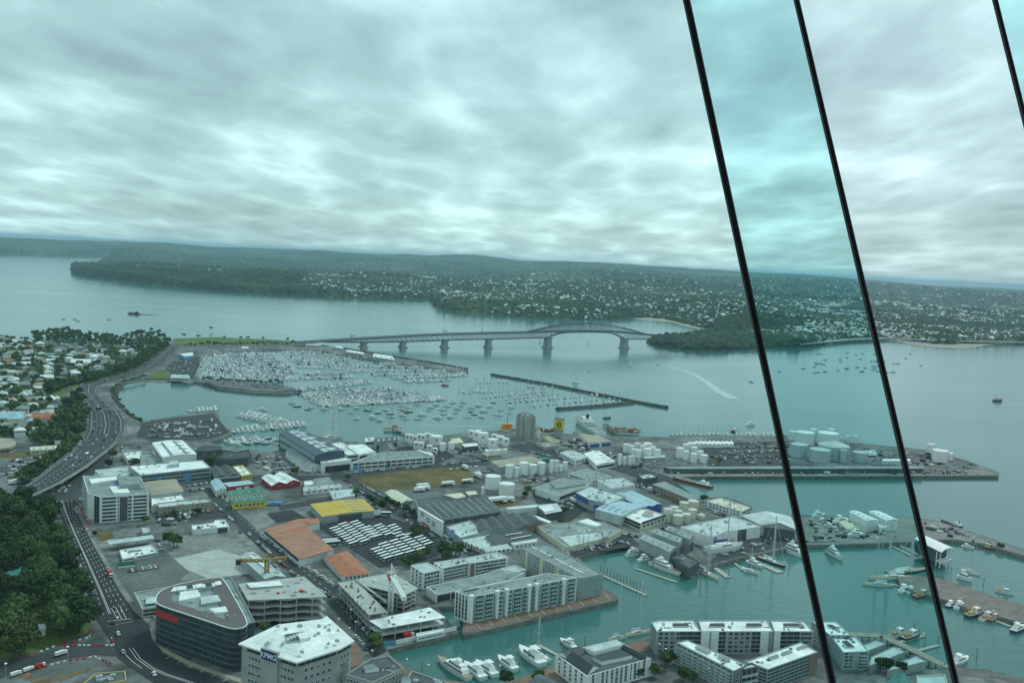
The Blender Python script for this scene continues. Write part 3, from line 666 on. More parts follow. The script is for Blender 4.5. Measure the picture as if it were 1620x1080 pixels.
# ------------------------------------------------------------------ buildings
WINM = {}
def win_mesh(w, h, gm='glass', fm='frame_white'):
    k = (round(w, 1), round(h, 1), gm, fm)
    if k not in WINM:
        w, h = k[0], k[1]; q = MB(); f = .12
        q.box((0, -.02, 0), (w, .10, h), 0, 0)
        for a, b, ww, hh in ((0, 0, w + f, f), (0, h, w + f, f)): q.box((a, -.05, b - f / 2), (ww, .16, hh), 0, 1)
        for a in (-w / 2, w / 2): q.box((a, -.05, f / 2), (f, .16, h - f), 0, 1)
        if w > 1.6: q.box((0, -.06, f / 2), (f * .7, .12, h - f), 0, 1)
        WINM[k] = q.mesh('window', [M[gm], M[fm]])
    return WINM[k]
class Bld:
    """a building from the outline of its roof in the photo: pixels are cast on to the roof's height, walls drop from there"""
    def __init__(s, name, label, roof, h=None, hb=None, wall='white_wall', roofm='pale_roof', z0=Z0, par=0.7, cat='building', group=None, gable=None, deckonly=False):
        if h is None: h = max(2.5, hgt(hb[0], hb[1], hb[2], z0))
        s.h, s.z0, s.par = h, z0, par
        s.p = [G(x, y, z0 + h) for x, y in roof]; s.p = [Vector((a.x, a.y)) for a in s.p]
        s.ccw = area(s.p) > 0
        c = sum(s.p, Vector((0, 0))) / len(s.p)
        s.o = thing(name, label, cat, (c.x, c.y, z0), 0, group); s.c = c; s.wm = wall
        if deckonly: return
        if gable: s._gable(roofm, **gable); return
        q = MB(); poly = s.p if s.ccw else s.p[::-1]; zt = z0 + h
        inn = s.inset(poly, .45)
        q.walls(poly, z0, zt)
        n = len(poly)
        if par > 0:
            q.add([(a.x, a.y, zt) for a in poly] + [(a.x, a.y, zt) for a in inn], [(i, (i + 1) % n, n + (i + 1) % n, n + i) for i in range(n)])
            q.add([(a.x, a.y, zt) for a in inn] + [(a.x, a.y, zt - par) for a in inn], [(i, (i + 1) % n, n + (i + 1) % n, n + i) for i in range(n)])
            q.obj('wall', M[wall], s.o)
            q = MB(); q.flat(inn, zt - par + .003); q.obj('roof', M[roofm], s.o)
        else:
            q.obj('wall', M[wall], s.o)
            q = MB(); out = s.inset(poly, -.35); q.prism(out, zt + .002, zt + .35); q.obj('roof', M[roofm], s.o)
        s.zr = zt - par if par > 0 else zt + .35
        if par > 0 and abs(area(s.p)) > 220 and cat == 'building': s.vents(inn, zt - par)
    VM = []
    def vents(s, inn, z):       # small vents, ducts and hatches that make a flat roof
        if not Bld.VM:
            for k, (a, m) in enumerate((((1.1, 1.1, .9), 'steel'), ((4.2, .6, .5), 'pale_concrete'), ((1.8, 1.2, .35), 'dark_grey'))):
                q = MB(); q.box((0, 0, 0), a); q.cyl((a[0] * .2, 0), .22, a[2], a[2] + .5, 7); Bld.VM.append(q.mesh('roof_vent', M[m]))
        rr = random.Random(int(s.c.x * 3 + s.c.y)); xs_ = [p.x for p in inn]; ys_ = [p.y for p in inn]; e0 = s.edge(0)[4]; poly = [(p.x, p.y) for p in Bld.inset(inn, 1.5)]; n = 0
        for _ in range(60):
            x, y = rr.uniform(min(xs_), max(xs_)), rr.uniform(min(ys_), max(ys_))
            if inpoly(x, y, poly): place('roof_vent', rr.choice(Bld.VM), s.o, (x - s.c.x, y - s.c.y, z - s.z0), e0 + rr.choice((0, math.pi / 2))); n += 1
            if n >= 7: break
    @staticmethod
    def inset(poly, d):
        r = []; n = len(poly)
        for i in range(n):
            a, b, c = poly[i - 1], poly[i], poly[(i + 1) % n]
            u = (b - a).normalized(); v = (c - b).normalized(); n1 = Vector((-u.y, u.x)); n2 = Vector((-v.y, v.x))
            m = n1 + n2; k = max(.35, 1 + n1.dot(n2)); r.append(b + m * (d / k))
        return r
    def _gable(s, roofm, e=0, rise=2.0, n=1, saw=False, hip=0.0, ribs=None):
        # ridge parallel to edge e (and e+2); n spans side by side
        a, b, c, d = (s.p[(e + i) % 4] for i in range(4)); zt = s.z0 + s.h
        q = MB(); q.walls(s.p, s.z0, zt); r = MB(); ov = .4
        def P(u, v): p0 = a.lerp(b, u); p1 = d.lerp(c, u); return p0.lerp(p1, v)
        u0, u1 = -ov / max(1, (b - a).length), 1 + ov / max(1, (b - a).length)
        vo = ov / max(1, (d - a).length)
        for i in range(n):
            v0, v1 = i / n, (i + 1) / n; vm = v0 + (v1 - v0) * (.82 if saw else .5)
            w0 = v0 - (vo if i == 0 else 0); w1 = v1 + (vo if i == n - 1 else 0)
            dz0 = rise * (v0 - w0) / max(1e-4, vm - v0); dz1 = rise * (w1 - v1) / max(1e-4, v1 - vm)
            hu = hip
            pts = [(*P(u0, w0), zt - dz0 + .06), (*P(u1, w0), zt - dz0 + .06), (*P(u1 - hu, vm), zt + rise + .06), (*P(u0 + hu, vm), zt + rise + .06), (*P(u1, w1), zt - dz1 + .06), (*P(u0, w1), zt - dz1 + .06)]
            fs = [(0, 1, 2, 3), (3, 2, 4, 5)]
            if hip: fs += [(0, 3, 5), (1, 4, 2)]
            r.add(pts, fs)
            if not hip:
                for uu in (0, 1): q.add([(*P(uu, v0), zt), (*P(uu, v1), zt), (*P(uu, vm), zt + rise)], [(0, 1, 2)])
        s.zr = zt + rise * .5
        q.obj('wall', M[s.wm], s.o); ro = r.obj('roof', M[roofm], s.o)
        if n == 1 and not hip and not saw and (b - a).length > 16:
            for k in range(4):      # translucent roof lights on the slope towards edge e
                u = (k + .5) / 4; q = MB(); du = .035; f = lambda v: zt + rise * v / .5 + .12
                q.add([(*P(u - du, .12), f(.12)), (*P(u + du, .12), f(.12)), (*P(u + du, .40), f(.40)), (*P(u - du, .40), f(.40))], [(0, 1, 2, 3)])
                q.obj('roof_light', M['grey_tank' if roofm in ('dark_roof', 'grey_roof', 'teal_roof', 'terracotta', 'navy_roof') else 'grey_roof'], s.o)
        if ribs:
            k, mat, wd = ribs; m_ = MB()
            for i in range(k):
                v = (i + .5) / k
                p = (v * n) % 1; zz_ = zt + rise * (p / .5 if p < .5 else (1 - p) / .5) if not saw else zt + rise * (p / .82 if p < .82 else (1 - p) / .18)
                m_.bar((*P(0, v), zz_ + .14), (*P(1, v), zz_ + .14), wd, .12)
            m_.obj('roof_batten', M[mat], s.o)
        return s
    def edge(s, e):
        a, b = s.p[e % len(s.p)], s.p[(e + 1) % len(s.p)]
        if not s.ccw: a, b = b, a
        u = (b - a); ln = u.length; u.normalize()
        return a, u, ln, Vector((u.y, -u.x)), math.atan2(u.y, u.x)     # outward normal to the right of a ccw edge
    def wins(s, e, fl, n, w=None, h=None, gm='glass', fm='frame_white', m0=.06, m1=.06, base=.6, top=.5, skip=()):
        a, u, ln, nn, rz = s.edge(e); H_ = s.h - (s.par if s.par > 0 else 0)
        fh = (H_ - base - top + .6) / fl; cw = ln * (1 - m0 - m1) / n
        w = w or cw * .55; h = h or fh * .5; me = [win_mesh(w, h, g_, fm) for g_ in (gm, gm, gm, 'teal_glass', 'blind_glass')]; rw = random.Random(int(s.c.x * 7 + e))
        for f in range(fl):
            for i in range(n):
                if (f, i) in skip: continue
                p = a + u * (ln * m0 + cw * (i + .5))
                place('window', me[rw.randrange(5)], s.o, (p.x - s.c.x, p.y - s.c.y, base + fh * f + fh * .28), rz)
        return s
    def bands(s, e, fl, gm='glass', h=None, m0=.03, m1=.03, base=.7, top=.4, mull=0, name='window_band'):
        a, u, ln, nn, rz = s.edge(e); H_ = s.h - (s.par if s.par > 0 else 0); fh = (H_ - base - top + .5) / fl; h = h or fh * .5
        for f in range(fl):
            q = MB(); L_ = ln * (1 - m0 - m1); q.box((0, -.03, 0), (L_, .12, h), 0, 0)
            q.box((0, -.05, -.1), (L_ + .2, .2, .1), 0, 1); q.box((0, -.05, h), (L_ + .2, .2, .1), 0, 1)
            k = mull or max(2, int(L_ / 3.2))
            for i in range(k + 1): q.box((-L_ / 2 + L_ * i / k, -.07, 0), (.14, .14, h), 0, 1)
            p = a + u * (ln * (m0 + (1 - m0 - m1) / 2)) 
            me = q.mesh(name, [M[gm], M['frame_grey']]); place(name, me, s.o, (p.x - s.c.x, p.y - s.c.y, base + fh * f + fh * .25), rz)
        return s
    def curtain(s, e, fl, gm='teal_glass', fm='frame_grey', m0=.0, m1=.0, base=.0, bay=2.5, name='glazing', spandrel='dark_wall'):
        a, u, ln, nn, rz = s.edge(e); H_ = s.h - s.par - base; fh = H_ / fl; L_ = ln * (1 - m0 - m1)
        p = a + u * (ln * (m0 + (1 - m0 - m1) / 2)); k = max(1, int(L_ / bay))
        for f in range(fl):
            q = MB(); q.box((0, -.04, fh * .28), (L_, .12, fh * .72), 0, 0); q.box((0, -.06, 0), (L_, .16, fh * .26), 0, 1)
            for i in range(k + 1): q.box((-L_ / 2 + L_ * i / k, -.10, 0), (.12, .12, fh - .01), 0, 2)
            place(name, q.mesh(name, [M[gm], M[spandrel], M[fm]]), s.o, (p.x - s.c.x, p.y - s.c.y, base + fh * f), rz)
        return s
    def balcs(s, e, fl, n, depth=1.5, m0=.03, m1=.03, base=.4, slab='white_wall', gap=.12, rail='pale_glass', gm='glass'):
        a, u, ln, nn, rz = s.edge(e); H_ = s.h - s.par - base; fh = H_ / fl; cw = ln * (1 - m0 - m1) / n; w = cw * (1 - gap)
        q = MB(); q.box((0, -.02, .12), (w, .10, fh - .3), 0, 1); q.box((0, -depth / 2, 0), (w, depth, .28), 0, 0)
        for i in range(4): q.box((-w / 2 + w * i / 3, -.06, .22), (.12, .1, fh - .5), 0, 0)
        me = q.mesh('balcony', [M[slab], M[gm]])
        r = MB(); r.box((0, -depth + .04, .22), (w, .06, .85), 0, 0); r.box((0, -depth + .04, 1.07), (w, .1, .07), 0, 1); rm = r.mesh('railing', [M[rail], M['frame_white']])
        for f in range(fl):
            for i in range(n):
                p = a + u * (ln * m0 + cw * (i + .5))
                b = place('balcony', me, s.o, (p.x - s.c.x, p.y - s.c.y, base + fh * f), rz)
                place('railing', rm, b)
        return s
    def fins(s, e, n, w=.8, d=.5, mat='white_wall', m0=0, m1=0, name='pilaster', up=.25):
        a, u, ln, nn, rz = s.edge(e); q = MB(); q.box((0, -d / 2, 0), (w, d, s.h + up), 0, 0); me = q.mesh(name, M[mat])
        for i in range(n):
            p = a + u * (ln * (m0 + (1 - m0 - m1) * i / max(1, n - 1))); place(name, me, s.o, (p.x - s.c.x, p.y - s.c.y, 0), rz)
        return s
    def units(s, n, seed=1, size=(2.5, 2.0, 1.4), mat='steel', z=None, keep=.75):
        rr = random.Random(seed); poly = s.inset(s.p if s.ccw else s.p[::-1], 2.2); xs_ = [p.x for p in poly]; ys_ = [p.y for p in poly]; z = s.zr if z is None else z
        e0 = s.edge(0)[4]; k = 0
        while k < n:
            x, y = rr.uniform(min(xs_), max(xs_)), rr.uniform(min(ys_), max(ys_)); k += .08
            if not inpoly(x, y, [(p.x, p.y) for p in poly]): continue
            k += .92; f = rr.uniform(.6, 1.3); q = MB(); q.box((x, y, z), (size[0] * f, size[1] * rr.uniform(.6, 1.2), size[2] * rr.uniform(.6, 1.2)), e0, 0); q.cyl((x, y), .4 * f, z + size[2] * .6, z + size[2] * 1.35, 8)
            q.obj('rooftop_unit', M[mat], s.o)
        return s
    def block(s, name, px, up, mat, top=None, base=None):     # a raised box on the roof, pixels on its own top
        z = s.z0 + s.h - (s.par if s.par > 0 else 0) if base is None else s.z0 + base
        pts = [G(x, y, z + up) for x, y in px]; q = MB(); q.prism([(p.x, p.y) for p in pts], z, z + up, 0, 1); q.obj(name, [M[mat], M[top or mat]], s.o); return s
    def roofline(s, name, px, wd, mat, up=.12):
        q = MB(); P_ = [G(x, y, s.zr + up) for x, y in px]
        for a, b in zip(P_, P_[1:]): q.bar(a, b, wd, .2)
        q.obj(name, M[mat], s.o); return s
    def panel(s, name, e, f0, f1, z0, z1, mat, d=.15):
        a, u, ln, nn, rz = s.edge(e); q = MB(); q.box((0, -d / 2, 0), (ln * (f1 - f0), d, z1 - z0), 0, 0)
        p = a + u * ln * (f0 + f1) / 2; place(name, q.mesh(name, M[mat]), s.o, (p.x - s.c.x, p.y - s.c.y, z0), rz); return s
    def text(s, txt, e, f, z, size, mat, d=.3, name='lettering'):
        a, u, ln, nn, rz = s.edge(e); cu_ = bpy.data.curves.new(name, 'FONT'); cu_.body = txt; cu_.size = size; cu_.extrude = .05; cu_.align_x = 'CENTER'; cu_.align_y = 'CENTER'; cu_.offset = size * .012
        t0 = bpy.data.objects.new(name, cu_); COL.objects.link(t0); dg = bpy.context.evaluated_depsgraph_get(); me = bpy.data.meshes.new_from_object(t0.evaluated_get(dg)); bpy.data.objects.remove(t0); me.materials.clear(); me.materials.append(M[mat]); o = bpy.data.objects.new(name, me); COL.objects.link(o); o.parent = s.o; p = a + u * ln * f + nn * d
        o.location = (p.x - s.c.x, p.y - s.c.y, z); o.rotation_euler = (math.pi / 2, 0, rz); return s
B = Bld
# --- offices and depots on the left
b = B('office_block', 'white office block still being finished, with ribbon windows and blue tarpaulins on its roof', [(158, 785), (236, 780), (222, 754), (131, 752), (139, 779)], hb=(158, 785, 827), wall='white_wall', roofm='grey_roof')
b.bands(0, 7, m0=.05, m1=.62, base=.5).bands(0, 7, m0=.57, m1=.05, base=.5).panel('recess', 0, .40, .56, .4, b.h - 1.5, 'dark_wall').fins(0, 4, 1.3, .6, m0=.02, m1=.02)
b.curtain(4, 7, m0=.55, m1=.03, gm='glass').bands(3, 6, m0=.1, m1=.1)
b.block('plant_room', [(180, 779), (206, 778), (198, 768), (173, 769)], 1.6, 'white_roof').block('plant_room', [(145, 764), (186, 758), (183, 753), (141, 757)], 2.2, 'white_roof').block('plant_room', [(190, 768), (222, 765), (214, 753), (186, 754)], 4.0, 'grey_wall', 'grey_roof').block('tarpaulin', [(170, 761), (180, 759), (177, 754), (168, 756)], .8, 'blue').block('tarpaulin', [(184, 768), (191, 766), (187, 762), (181, 764)], .7, 'blue').units(5, 3)
B('office_block', 'long three storey office with flat white roof and blue glazed panels', [(222, 751), (334, 739), (320, 727), (203, 736)], hb=(334, 739, 759), wall='frame_grey', roofm='white_roof').bands(0, 3, 'teal_glass', m0=.02, m1=.02).panel('blue_panel', 0, .22, .29, .4, 9, 'blue_panel').panel('blue_panel', 0, .62, .70, .4, 9, 'blue_panel').bands(1, 3, 'teal_glass').block('plant_room', [(266, 735), (284, 733), (280, 728), (268, 729)], 3.2, 'steel', 'pale_roof')
B('office_block', 'low pale flat roofed wing beside the long white roofed office', [(150, 743), (203, 737), (212, 746), (196, 752), (160, 752)], h=8, roofm='pale_roof').bands(0, 2).bands(3, 2)
B('warehouse', 'tall white metal shed with two dark skylight strips along its roof', [(258, 723), (311, 718), (288, 696), (241, 700)], h=11, wall='white_wall', roofm='white_roof', gable=dict(e=1, rise=1.2)).roofline('skylight', [(272, 719), (256, 699)], 1.6, 'grey_roof', .9).roofline('skylight', [(296, 717), (275, 697)], 1.6, 'grey_roof', .9).bands(3, 1, h=2, base=4)
B('low_building', 'white roofed low unit on the corner in front of the tall white shed', [(195, 716), (222, 713), (226, 724), (202, 726)], h=5, roofm='white_roof').bands(2, 1)
B('low_building', 'dark grey roofed low unit right of the white corner roof', [(222, 718), (240, 716), (258, 731), (222, 735)], h=5, roofm='grey_roof', wall='grey_wall').bands(2, 1)
b = B('office_block', 'black stepped office building with curved tinted glass terraces beside the inner marina', [(308, 712), (320, 708), (352, 711), (372, 714), (394, 711), (398, 718), (392, 723), (362, 726), (330, 722), (312, 721)], h=9, wall='dark_wall', roofm='slate_roof')
for e_ in (6, 7, 8): b.bands(e_, 3, base=.6)
b.block('upper_storey', [(312, 708), (325, 704), (350, 705), (352, 711), (330, 713), (314, 713)], 4.5, 'dark_wall', 'slate_roof')
B('workshop', 'pair of dark gabled workshops with a white eaves line', [(340, 756), (380, 752), (364, 737), (332, 740)], h=6, wall='dark_wall', roofm='dark_roof', gable=dict(e=1, rise=2.2, n=2)).panel('eaves', 0, .02, .98, 5.2, 5.9, 'white_wall', .4)
B('low_building', 'white flat roofed shop with a yellow front beside the dark gabled workshops', [(382, 752), (399, 749), (384, 735), (368, 737)], h=5, wall='yellow_wall', roofm='white_roof').wins(0, 1, 3)
b = B('barn', 'bright red twin gabled barn with white and grey roofs', [(430, 768), (475, 761.5), (452, 749), (414, 755)], hb=(430, 768, 775.5), wall='red_wall', roofm='white_roof', gable=dict(e=1, rise=2.8, n=2))
b.wins(0, 1, 2, 1.8, 1.2, base=2.5).roofline('ridge_cap', [(440, 763), (424, 751)], .8, 'bright_white', 1.6).roofline('ridge_cap', [(463, 760), (443, 748)], .8, 'bright_white', 1.6)
B('workshop', 'pale blue roofed white workshop on the street corner', [(333, 761), (347, 757.5), (358, 772), (342, 776)], h=5.5, roofm='blue_roof', gable=dict(e=1, rise=1.4)).wins(2, 2, 3).wins(3, 1, 5)
B('workshop', 'long low shed with pale blue roof and red doors', [(362, 770), (402, 765), (394, 760), (353, 764)], h=4.5, wall='red_wall', roofm='blue_roof', par=0).panel('roller_door', 0, .3, .5, 0, 3, 'white_wall').panel('roller_door', 0, .6, .8, 0, 3, 'white_wall')
B('shop', 'long two storey shop with plain green roof and white walls', [(358, 784), (415.5, 779.5), (412, 770), (361, 776)], hb=(358, 784, 791), wall='white_wall', roofm='green_roof', gable=dict(e=0, rise=1.6)).wins(0, 1, 9, base=1.4).bands(3, 2)
b = B('shop', 'yellow fronted shop with green roof and blue awnings at the crossroads', [(368, 795), (422, 790.5), (415, 784.5), (366, 789)], hb=(368, 795, 806), wall='yellow_wall', roofm='green_roof', gable=dict(e=0, rise=1.4))
b.wins(0, 1, 7, base=.9).wins(3, 1, 2)
q = MB()
for x0 in (400, 416, 432):
    p0, p1 = G(x0, 801 - (x0 - 400) * .06), G(x0 + 14, 799.6 - (x0 - 400) * .06); q.bar((p0.x, p0.y, Z0 + 2.4), (p1.x, p1.y, Z0 + 2.4), 5, .5)
    for p in (p0, p1): q.bar((p.x, p.y, Z0), (p.x, p.y, Z0 + 2.2), .3)
tag(q.obj('awning', M['blue'], o=G(420, 800)), 'run of blue canvas awnings along the side of the yellow shop', 'awning')
B('office_block', 'beige two storey office with pale roof and paired windows', [(251, 802), (335.5, 793), (327, 787), (248, 795.5)], hb=(251, 802, 816), wall='tan_roof', roofm='pale_roof').wins(0, 2, 10, base=.7).bands(3, 2)
B('warehouse', 'grey green long warehouse roofs behind the beige office', [(240, 783), (290, 777), (276, 757), (228, 762)], h=8, wall='grey_wall', roofm='tan_roof', gable=dict(e=0, rise=1.5, n=2))
B('low_building', 'white flat annex tucked against the long warehouse roofs', [(240, 799), (293, 791), (285, 781), (240, 786)], h=6, roofm='white_roof').block('skylight', [(280, 790), (291, 788), (286, 783), (277, 785)], .6, 'bright_white')
B('showroom', 'single storey white showroom with three roof vents beside the empty yards', [(305, 837), (363, 832), (355, 821), (340, 822), (338, 826), (303, 830.5)], hb=(305, 837, 846), roofm='white_roof').panel('garage_door', 0, .68, .95, 0, 3.5, 'dark_wall').units(3, 4, (2, 2, 1.2), 'dark_grey')
b = B('fuel_canopy', 'long grey flat canopy on posts over the filling station', [(172, 860.5), (244.5, 850.5), (240.7, 845.5), (169.4, 854.5)], h=5.2, deckonly=True, cat='canopy')
q = MB(); q.prism([(p.x, p.y) for p in b.p], Z0 + 4.4, Z0 + 5.2); q.obj('roof', M['pale_roof'], b.o)
for f in (.12, .37, .63, .88):
    q = MB(); p = (b.p[0].lerp(b.p[1], f) + b.p[3].lerp(b.p[2], f)) / 2; q.cyl((p.x, p.y), .3, Z0, Z0 + 4.4, 8); q.obj('post', M['steel'], b.o)
B('filling_station', 'white flat roofed filling station shop south of the grey canopy', [(194, 883.5), (249.5, 872.5), (239, 861), (189, 869.5)], hb=(194, 879.5, 884.5), roofm='white_roof').block('roof_light', [(203, 873), (224, 870), (223, 868), (203, 870)], .5, 'grey_roof').bands(0, 1)
B('pavilion', 'small grey roofed pavilion at the edge of the empty yard', [(226, 843), (239, 841), (236, 832), (222, 833)], h=4, wall='grey_wall', roofm='pale_roof').wins(0, 1, 3)
b = B('office_block', 'two storey cream framed glass office beside the curved office tower', [(225, 962), (281, 954.5), (268, 928), (212, 936)], hb=(225, 962, 977), wall='cream_wall', roofm='grey_roof')
b.bands(0, 2).bands(3, 2).block('plant_room', [(230, 955), (246, 953), (246, 943), (231, 945)], 1.2, 'teal_roof', 'pale_roof')
B('round_hall', 'round hall with flat brown roof at the left edge', [(-16, 697), (0, 693), (16, 694), (24, 698), (25, 703), (16, 708), (0, 710), (-16, 709)], h=6, wall='tan_roof', roofm='tan_roof', par=0).bands(5, 1, h=2).bands(4, 1, h=2)
B('hall', 'long cream gabled hall on the grass by the motorway', [(48, 712), (89, 709.5), (89, 704), (48, 707)], h=4.5, wall='cream_wall', roofm='cream_roof', gable=dict(e=0, rise=1.0)).wins(0, 1, 6)
B('hall', 'dark low shed with a row of bright roof lights under the pole', [(88, 702), (127, 702.5), (128, 695), (86, 696)], h=5, wall='grey_wall', roofm='grey_roof').units(0)
for k in range(7):
    pass
# --- sheds of the central blocks
B('warehouse', 'bright yellow roofed warehouse beside the bus depot', [(510.5, 817), (593, 807.5), (574.5, 789), (491.5, 797)], hb=(510.5, 817, 828), wall='grey_wall', roofm='yellow_roof', gable=dict(e=1, rise=1.0, n=1, ribs=(7, 'ochre_wall', .25))).panel('dark_doorway', 0, .3, .75, 0, 5, 'dark_wall').panel('white_sign', 0, .98, 1.12, 2, 6, 'bright_white', .3)
b = B('warehouse', 'large terracotta roofed depot with white ribs and white walls', [(417, 838), (474, 885), (528, 869.5), (481, 831.5), (506, 827), (503, 820), (472, 821)], hb=(474, 885, 896), wall='white_wall', roofm='terracotta', par=0)
for k in range(14):
    f = (k + .5) / 14; q = MB(); a_, c_ = Vector((417 + 57 * f, 838 + 47 * f)), Vector((481 + 47 * f, 831.5 + 38 * f)); 
    if k < 3: c_ = Vector((478 + 10 * f, 826 + 24 * f))
    p0, p1 = G(a_.x, a_.y, b.z0 + b.h), G(c_.x, c_.y, b.z0 + b.h); q.bar((p0.x, p0.y, b.zr + .1), (p1.x, p1.y, b.zr + .1), .5, .2); q.obj('roof_rib', M['pale_concrete'], b.o)
b.bands(0, 1, h=2.6, base=2).panel('roller_door', 1, .2, .8, 0, 5, 'pale_roof')
b = B('office_block', 'white walled office with hipped terracotta roof in front of the buses', [(513, 881.5), (543, 912), (586, 907), (549, 870.5)], hb=(543, 912, 919), wall='white_wall', roofm='terracotta', gable=dict(e=0, rise=2.6, hip=.2))
b.wins(0, 2, 8, 1.5, 1.2).wins(1, 2, 6, 1.5, 1.2).block('roof_ridge_box', [(527, 879), (552, 899), (557, 897), (532, 877)], 2.4, 'white_wall', 'terracotta')
B('warehouse', 'cream roofed warehouse along the tree lined street', [(632, 797), (653, 791), (628, 775.5), (609, 778.5)], hb=(632, 797, 803), wall='grey_wall', roofm='cream_roof', gable=dict(e=1, rise=1.6)).bands(0, 1, base=1).wins(3, 1, 6)
B('warehouse', 'pale blue grey gabled store below the grass field', [(528, 789), (561, 783), (559.5, 773), (521, 776)], hb=(528, 789, 794), roofm='pale_roof', gable=dict(e=0, rise=1.4)).wins(0, 1, 6)
B('house', 'grey hip roofed house at the corner of the grass field', [(500, 766), (527, 762), (519, 754), (496, 757)], h=5, wall='white_wall', roofm='grey_roof', gable=dict(e=0, rise=2.2, hip=.3)).wins(0, 1, 5, gm='glass')
B('low_building', 'row of flat pale roofs behind the pale blue grey store', [(480, 776), (541, 769), (537, 765), (480, 770)], h=4, roofm='pale_roof').wins(0, 1, 6)
B('low_building', 'small white shop below the house by the grass field', [(482, 767), (498, 765), (493, 759), (481, 761)], h=4, roofm='white_roof')
b = B('warehouse', 'huge navy blue hangar with pale skylight strip on its roof', [(500, 720), (545, 713), (482, 681), (442, 685)], hb=(500, 719, 745), wall='navy_roof', roofm='navy_roof', gable=dict(e=1, rise=2.0))
for k in range(6):
    f0, f1 = k / 6 + .02, (k + 1) / 6 - .02; q = MB(); z_ = Z0 + b.h
    P_ = lambda u, v: b.p[3].lerp(b.p[0], u).lerp(b.p[2].lerp(b.p[1], u), v)
    for v0, v1 in ((.32, .48), (.52, .68)):
        pts = [P_(f0, v0), P_(f1, v0), P_(f1, v1), P_(f0, v1)]; zz_ = lambda v: z_ + 2.0 * (1 - abs(v - .5) / .5) + .16
        q.add([(pts[0].x, pts[0].y, zz_(v0)), (pts[1].x, pts[1].y, zz_(v0)), (pts[2].x, pts[2].y, zz_(v1)), (pts[3].x, pts[3].y, zz_(v1))], [(0, 1, 2, 3)])
    q.obj('skylight', M['grey_tank'], b.o)
b.bands(3, 2, 'pale_glass', h=5)
B('warehouse', 'long white weatherboard store with grey gable roof beside the navy hangar', [(483, 739), (507, 735), (470, 710), (452, 714)], hb=(483, 739, 749), wall='white_wall', roofm='grey_roof', gable=dict(e=1, rise=3.2)).wins(0, 2, 3, 1.4, 1.2).wins(3, 1, 9, 1.4, 1.2)
B('warehouse', 'white fronted showroom shed with tall dark doors before the navy hangar', [(509, 732), (556, 727), (536, 718), (501, 722)], hb=(509, 732, 748), wall='white_wall', roofm='white_roof').panel('dark_doorway', 0, .12, .95, 0, 6, 'glass').panel('yellow_sign', 0, .22, .36, 1.5, 5, 'yellow_wall')
B('warehouse', 'low white flat roofed hall behind the white showroom', [(549, 719), (571, 717), (541, 699), (524, 701)], h=9, roofm='white_roof').bands(0, 2)
b = B('warehouse', 'wide white roofed hall with a dark poster wall', [(569, 719), (594, 715), (577, 703), (548, 705)], h=9.5, roofm='white_roof', gable=dict(e=1, rise=1.0, n=2)); b.panel('poster', 0, .02, .5, 2, 8, 'navy')
b = B('office_block', 'long two storey white office row with deep colonnade facing the grass field', [(556, 731), (687, 721.5), (664, 711.5), (597, 716)], hb=(556, 731, 744), wall='white_wall', roofm='grey_roof')
b.bands(0, 2, base=.5, m0=.02, m1=.02).fins(0, 14, .7, .8).panel('blue_hoarding', 0, .03, .12, .5, 4.5, 'blue_panel').panel('dark_entrance', 0, .42, .47, .3, 7, 'dark_wall').units(6, 8)
B('office_block', 'white gabled end bay with large glazed openings at the end of the office row', [(687, 721), (684, 716), (664, 711), (660, 712)], h=9.5, roofm='white_roof').bands(0, 2)
B('warehouse', 'tall grey shed with dark gable roof by the harbour edge', [(595, 700), (629, 696), (627, 690), (592, 693)], hb=(595, 695, 709), wall='grey_wall', roofm='dark_roof', gable=dict(e=0, rise=1.8)).bands(0, 1)
B('workshop', 'grey workshop with steep dark gable roof in front of the tall grey shed', [(601, 713), (627, 711), (622, 702), (600, 704)], h=7, wall='grey_wall', roofm='dark_roof', gable=dict(e=1, rise=2.4))
B('low_building', 'white two storey boating club at the water edge', [(578, 698), (596, 696), (592, 691), (577, 693)], h=5.5, roofm='white_roof').bands(0, 1)
b = B('warehouse', 'big dark roofed warehouse with a white picture facade', [(662, 803), (690, 822), (793, 807), (768, 783), (704, 783), (656, 789)], hb=(690, 822, 838), wall='grey_wall', roofm='dark_roof')
b.panel('louvre_wall', 1, .02, .98, 3.5, b.h - 1.2, 'dark_wall').fins(1, 9, .35, .35, 'steel')
for k in range(9):
    f = (k + .5) / 9; a_, c_ = (694 + 98 * f, 819.5 - 14 * f), (668 + 100 * f, 797 - 12 * f); b.roofline('roof_rib', [a_, c_], 1.2, 'grey_roof', .3)
b.block('roof_shed', [(722, 788), (737, 785), (730, 779), (702, 782)], 2.2, 'tan_roof', 'cream_roof').block('roof_shed', [(741, 783), (756, 781), (752, 776), (736, 777)], 2.2, 'tan_roof', 'cream_roof')
F_ = B('picture_facade', 'tall white facade painted with a red and green sweep beside the dark warehouse', [(661, 803), (700, 826), (702, 825.5), (663, 802.5)], hb=(661, 803, 825), wall='white_wall', par=0, roofm='white_wall', cat='facade')
a, u, ln, nn, rz = F_.edge(0)
def curve_panel(nm, mat, lo, hi, d):
    q = MB(); n = 14; A_ = []; B_ = []
    for i in range(n + 1):
        t_ = i / n; A_.append((t_ * ln, -d, lo(t_))); B_.append((t_ * ln, -d, hi(t_)))
    A_ = [p for p, r_ in zip(A_, B_) if r_[2] > p[2] + .02] or A_; B_ = B_[:len(A_)]
    q.strip(A_, B_); q.f = [f[::-1] for f in q.f]; o = q.obj(nm, M[mat], F_.o, (0, 0, 0)); o.location = (a.x - F_.c.x, a.y - F_.c.y, 0); o.rotation_euler = (0, 0, rz)
curve_panel('painted_sweep', 'red', lambda t_: 0, lambda t_: max(0, 3.2 * math.sin(math.pi * (t_ / .62))) if t_ < .62 else 0, .04)
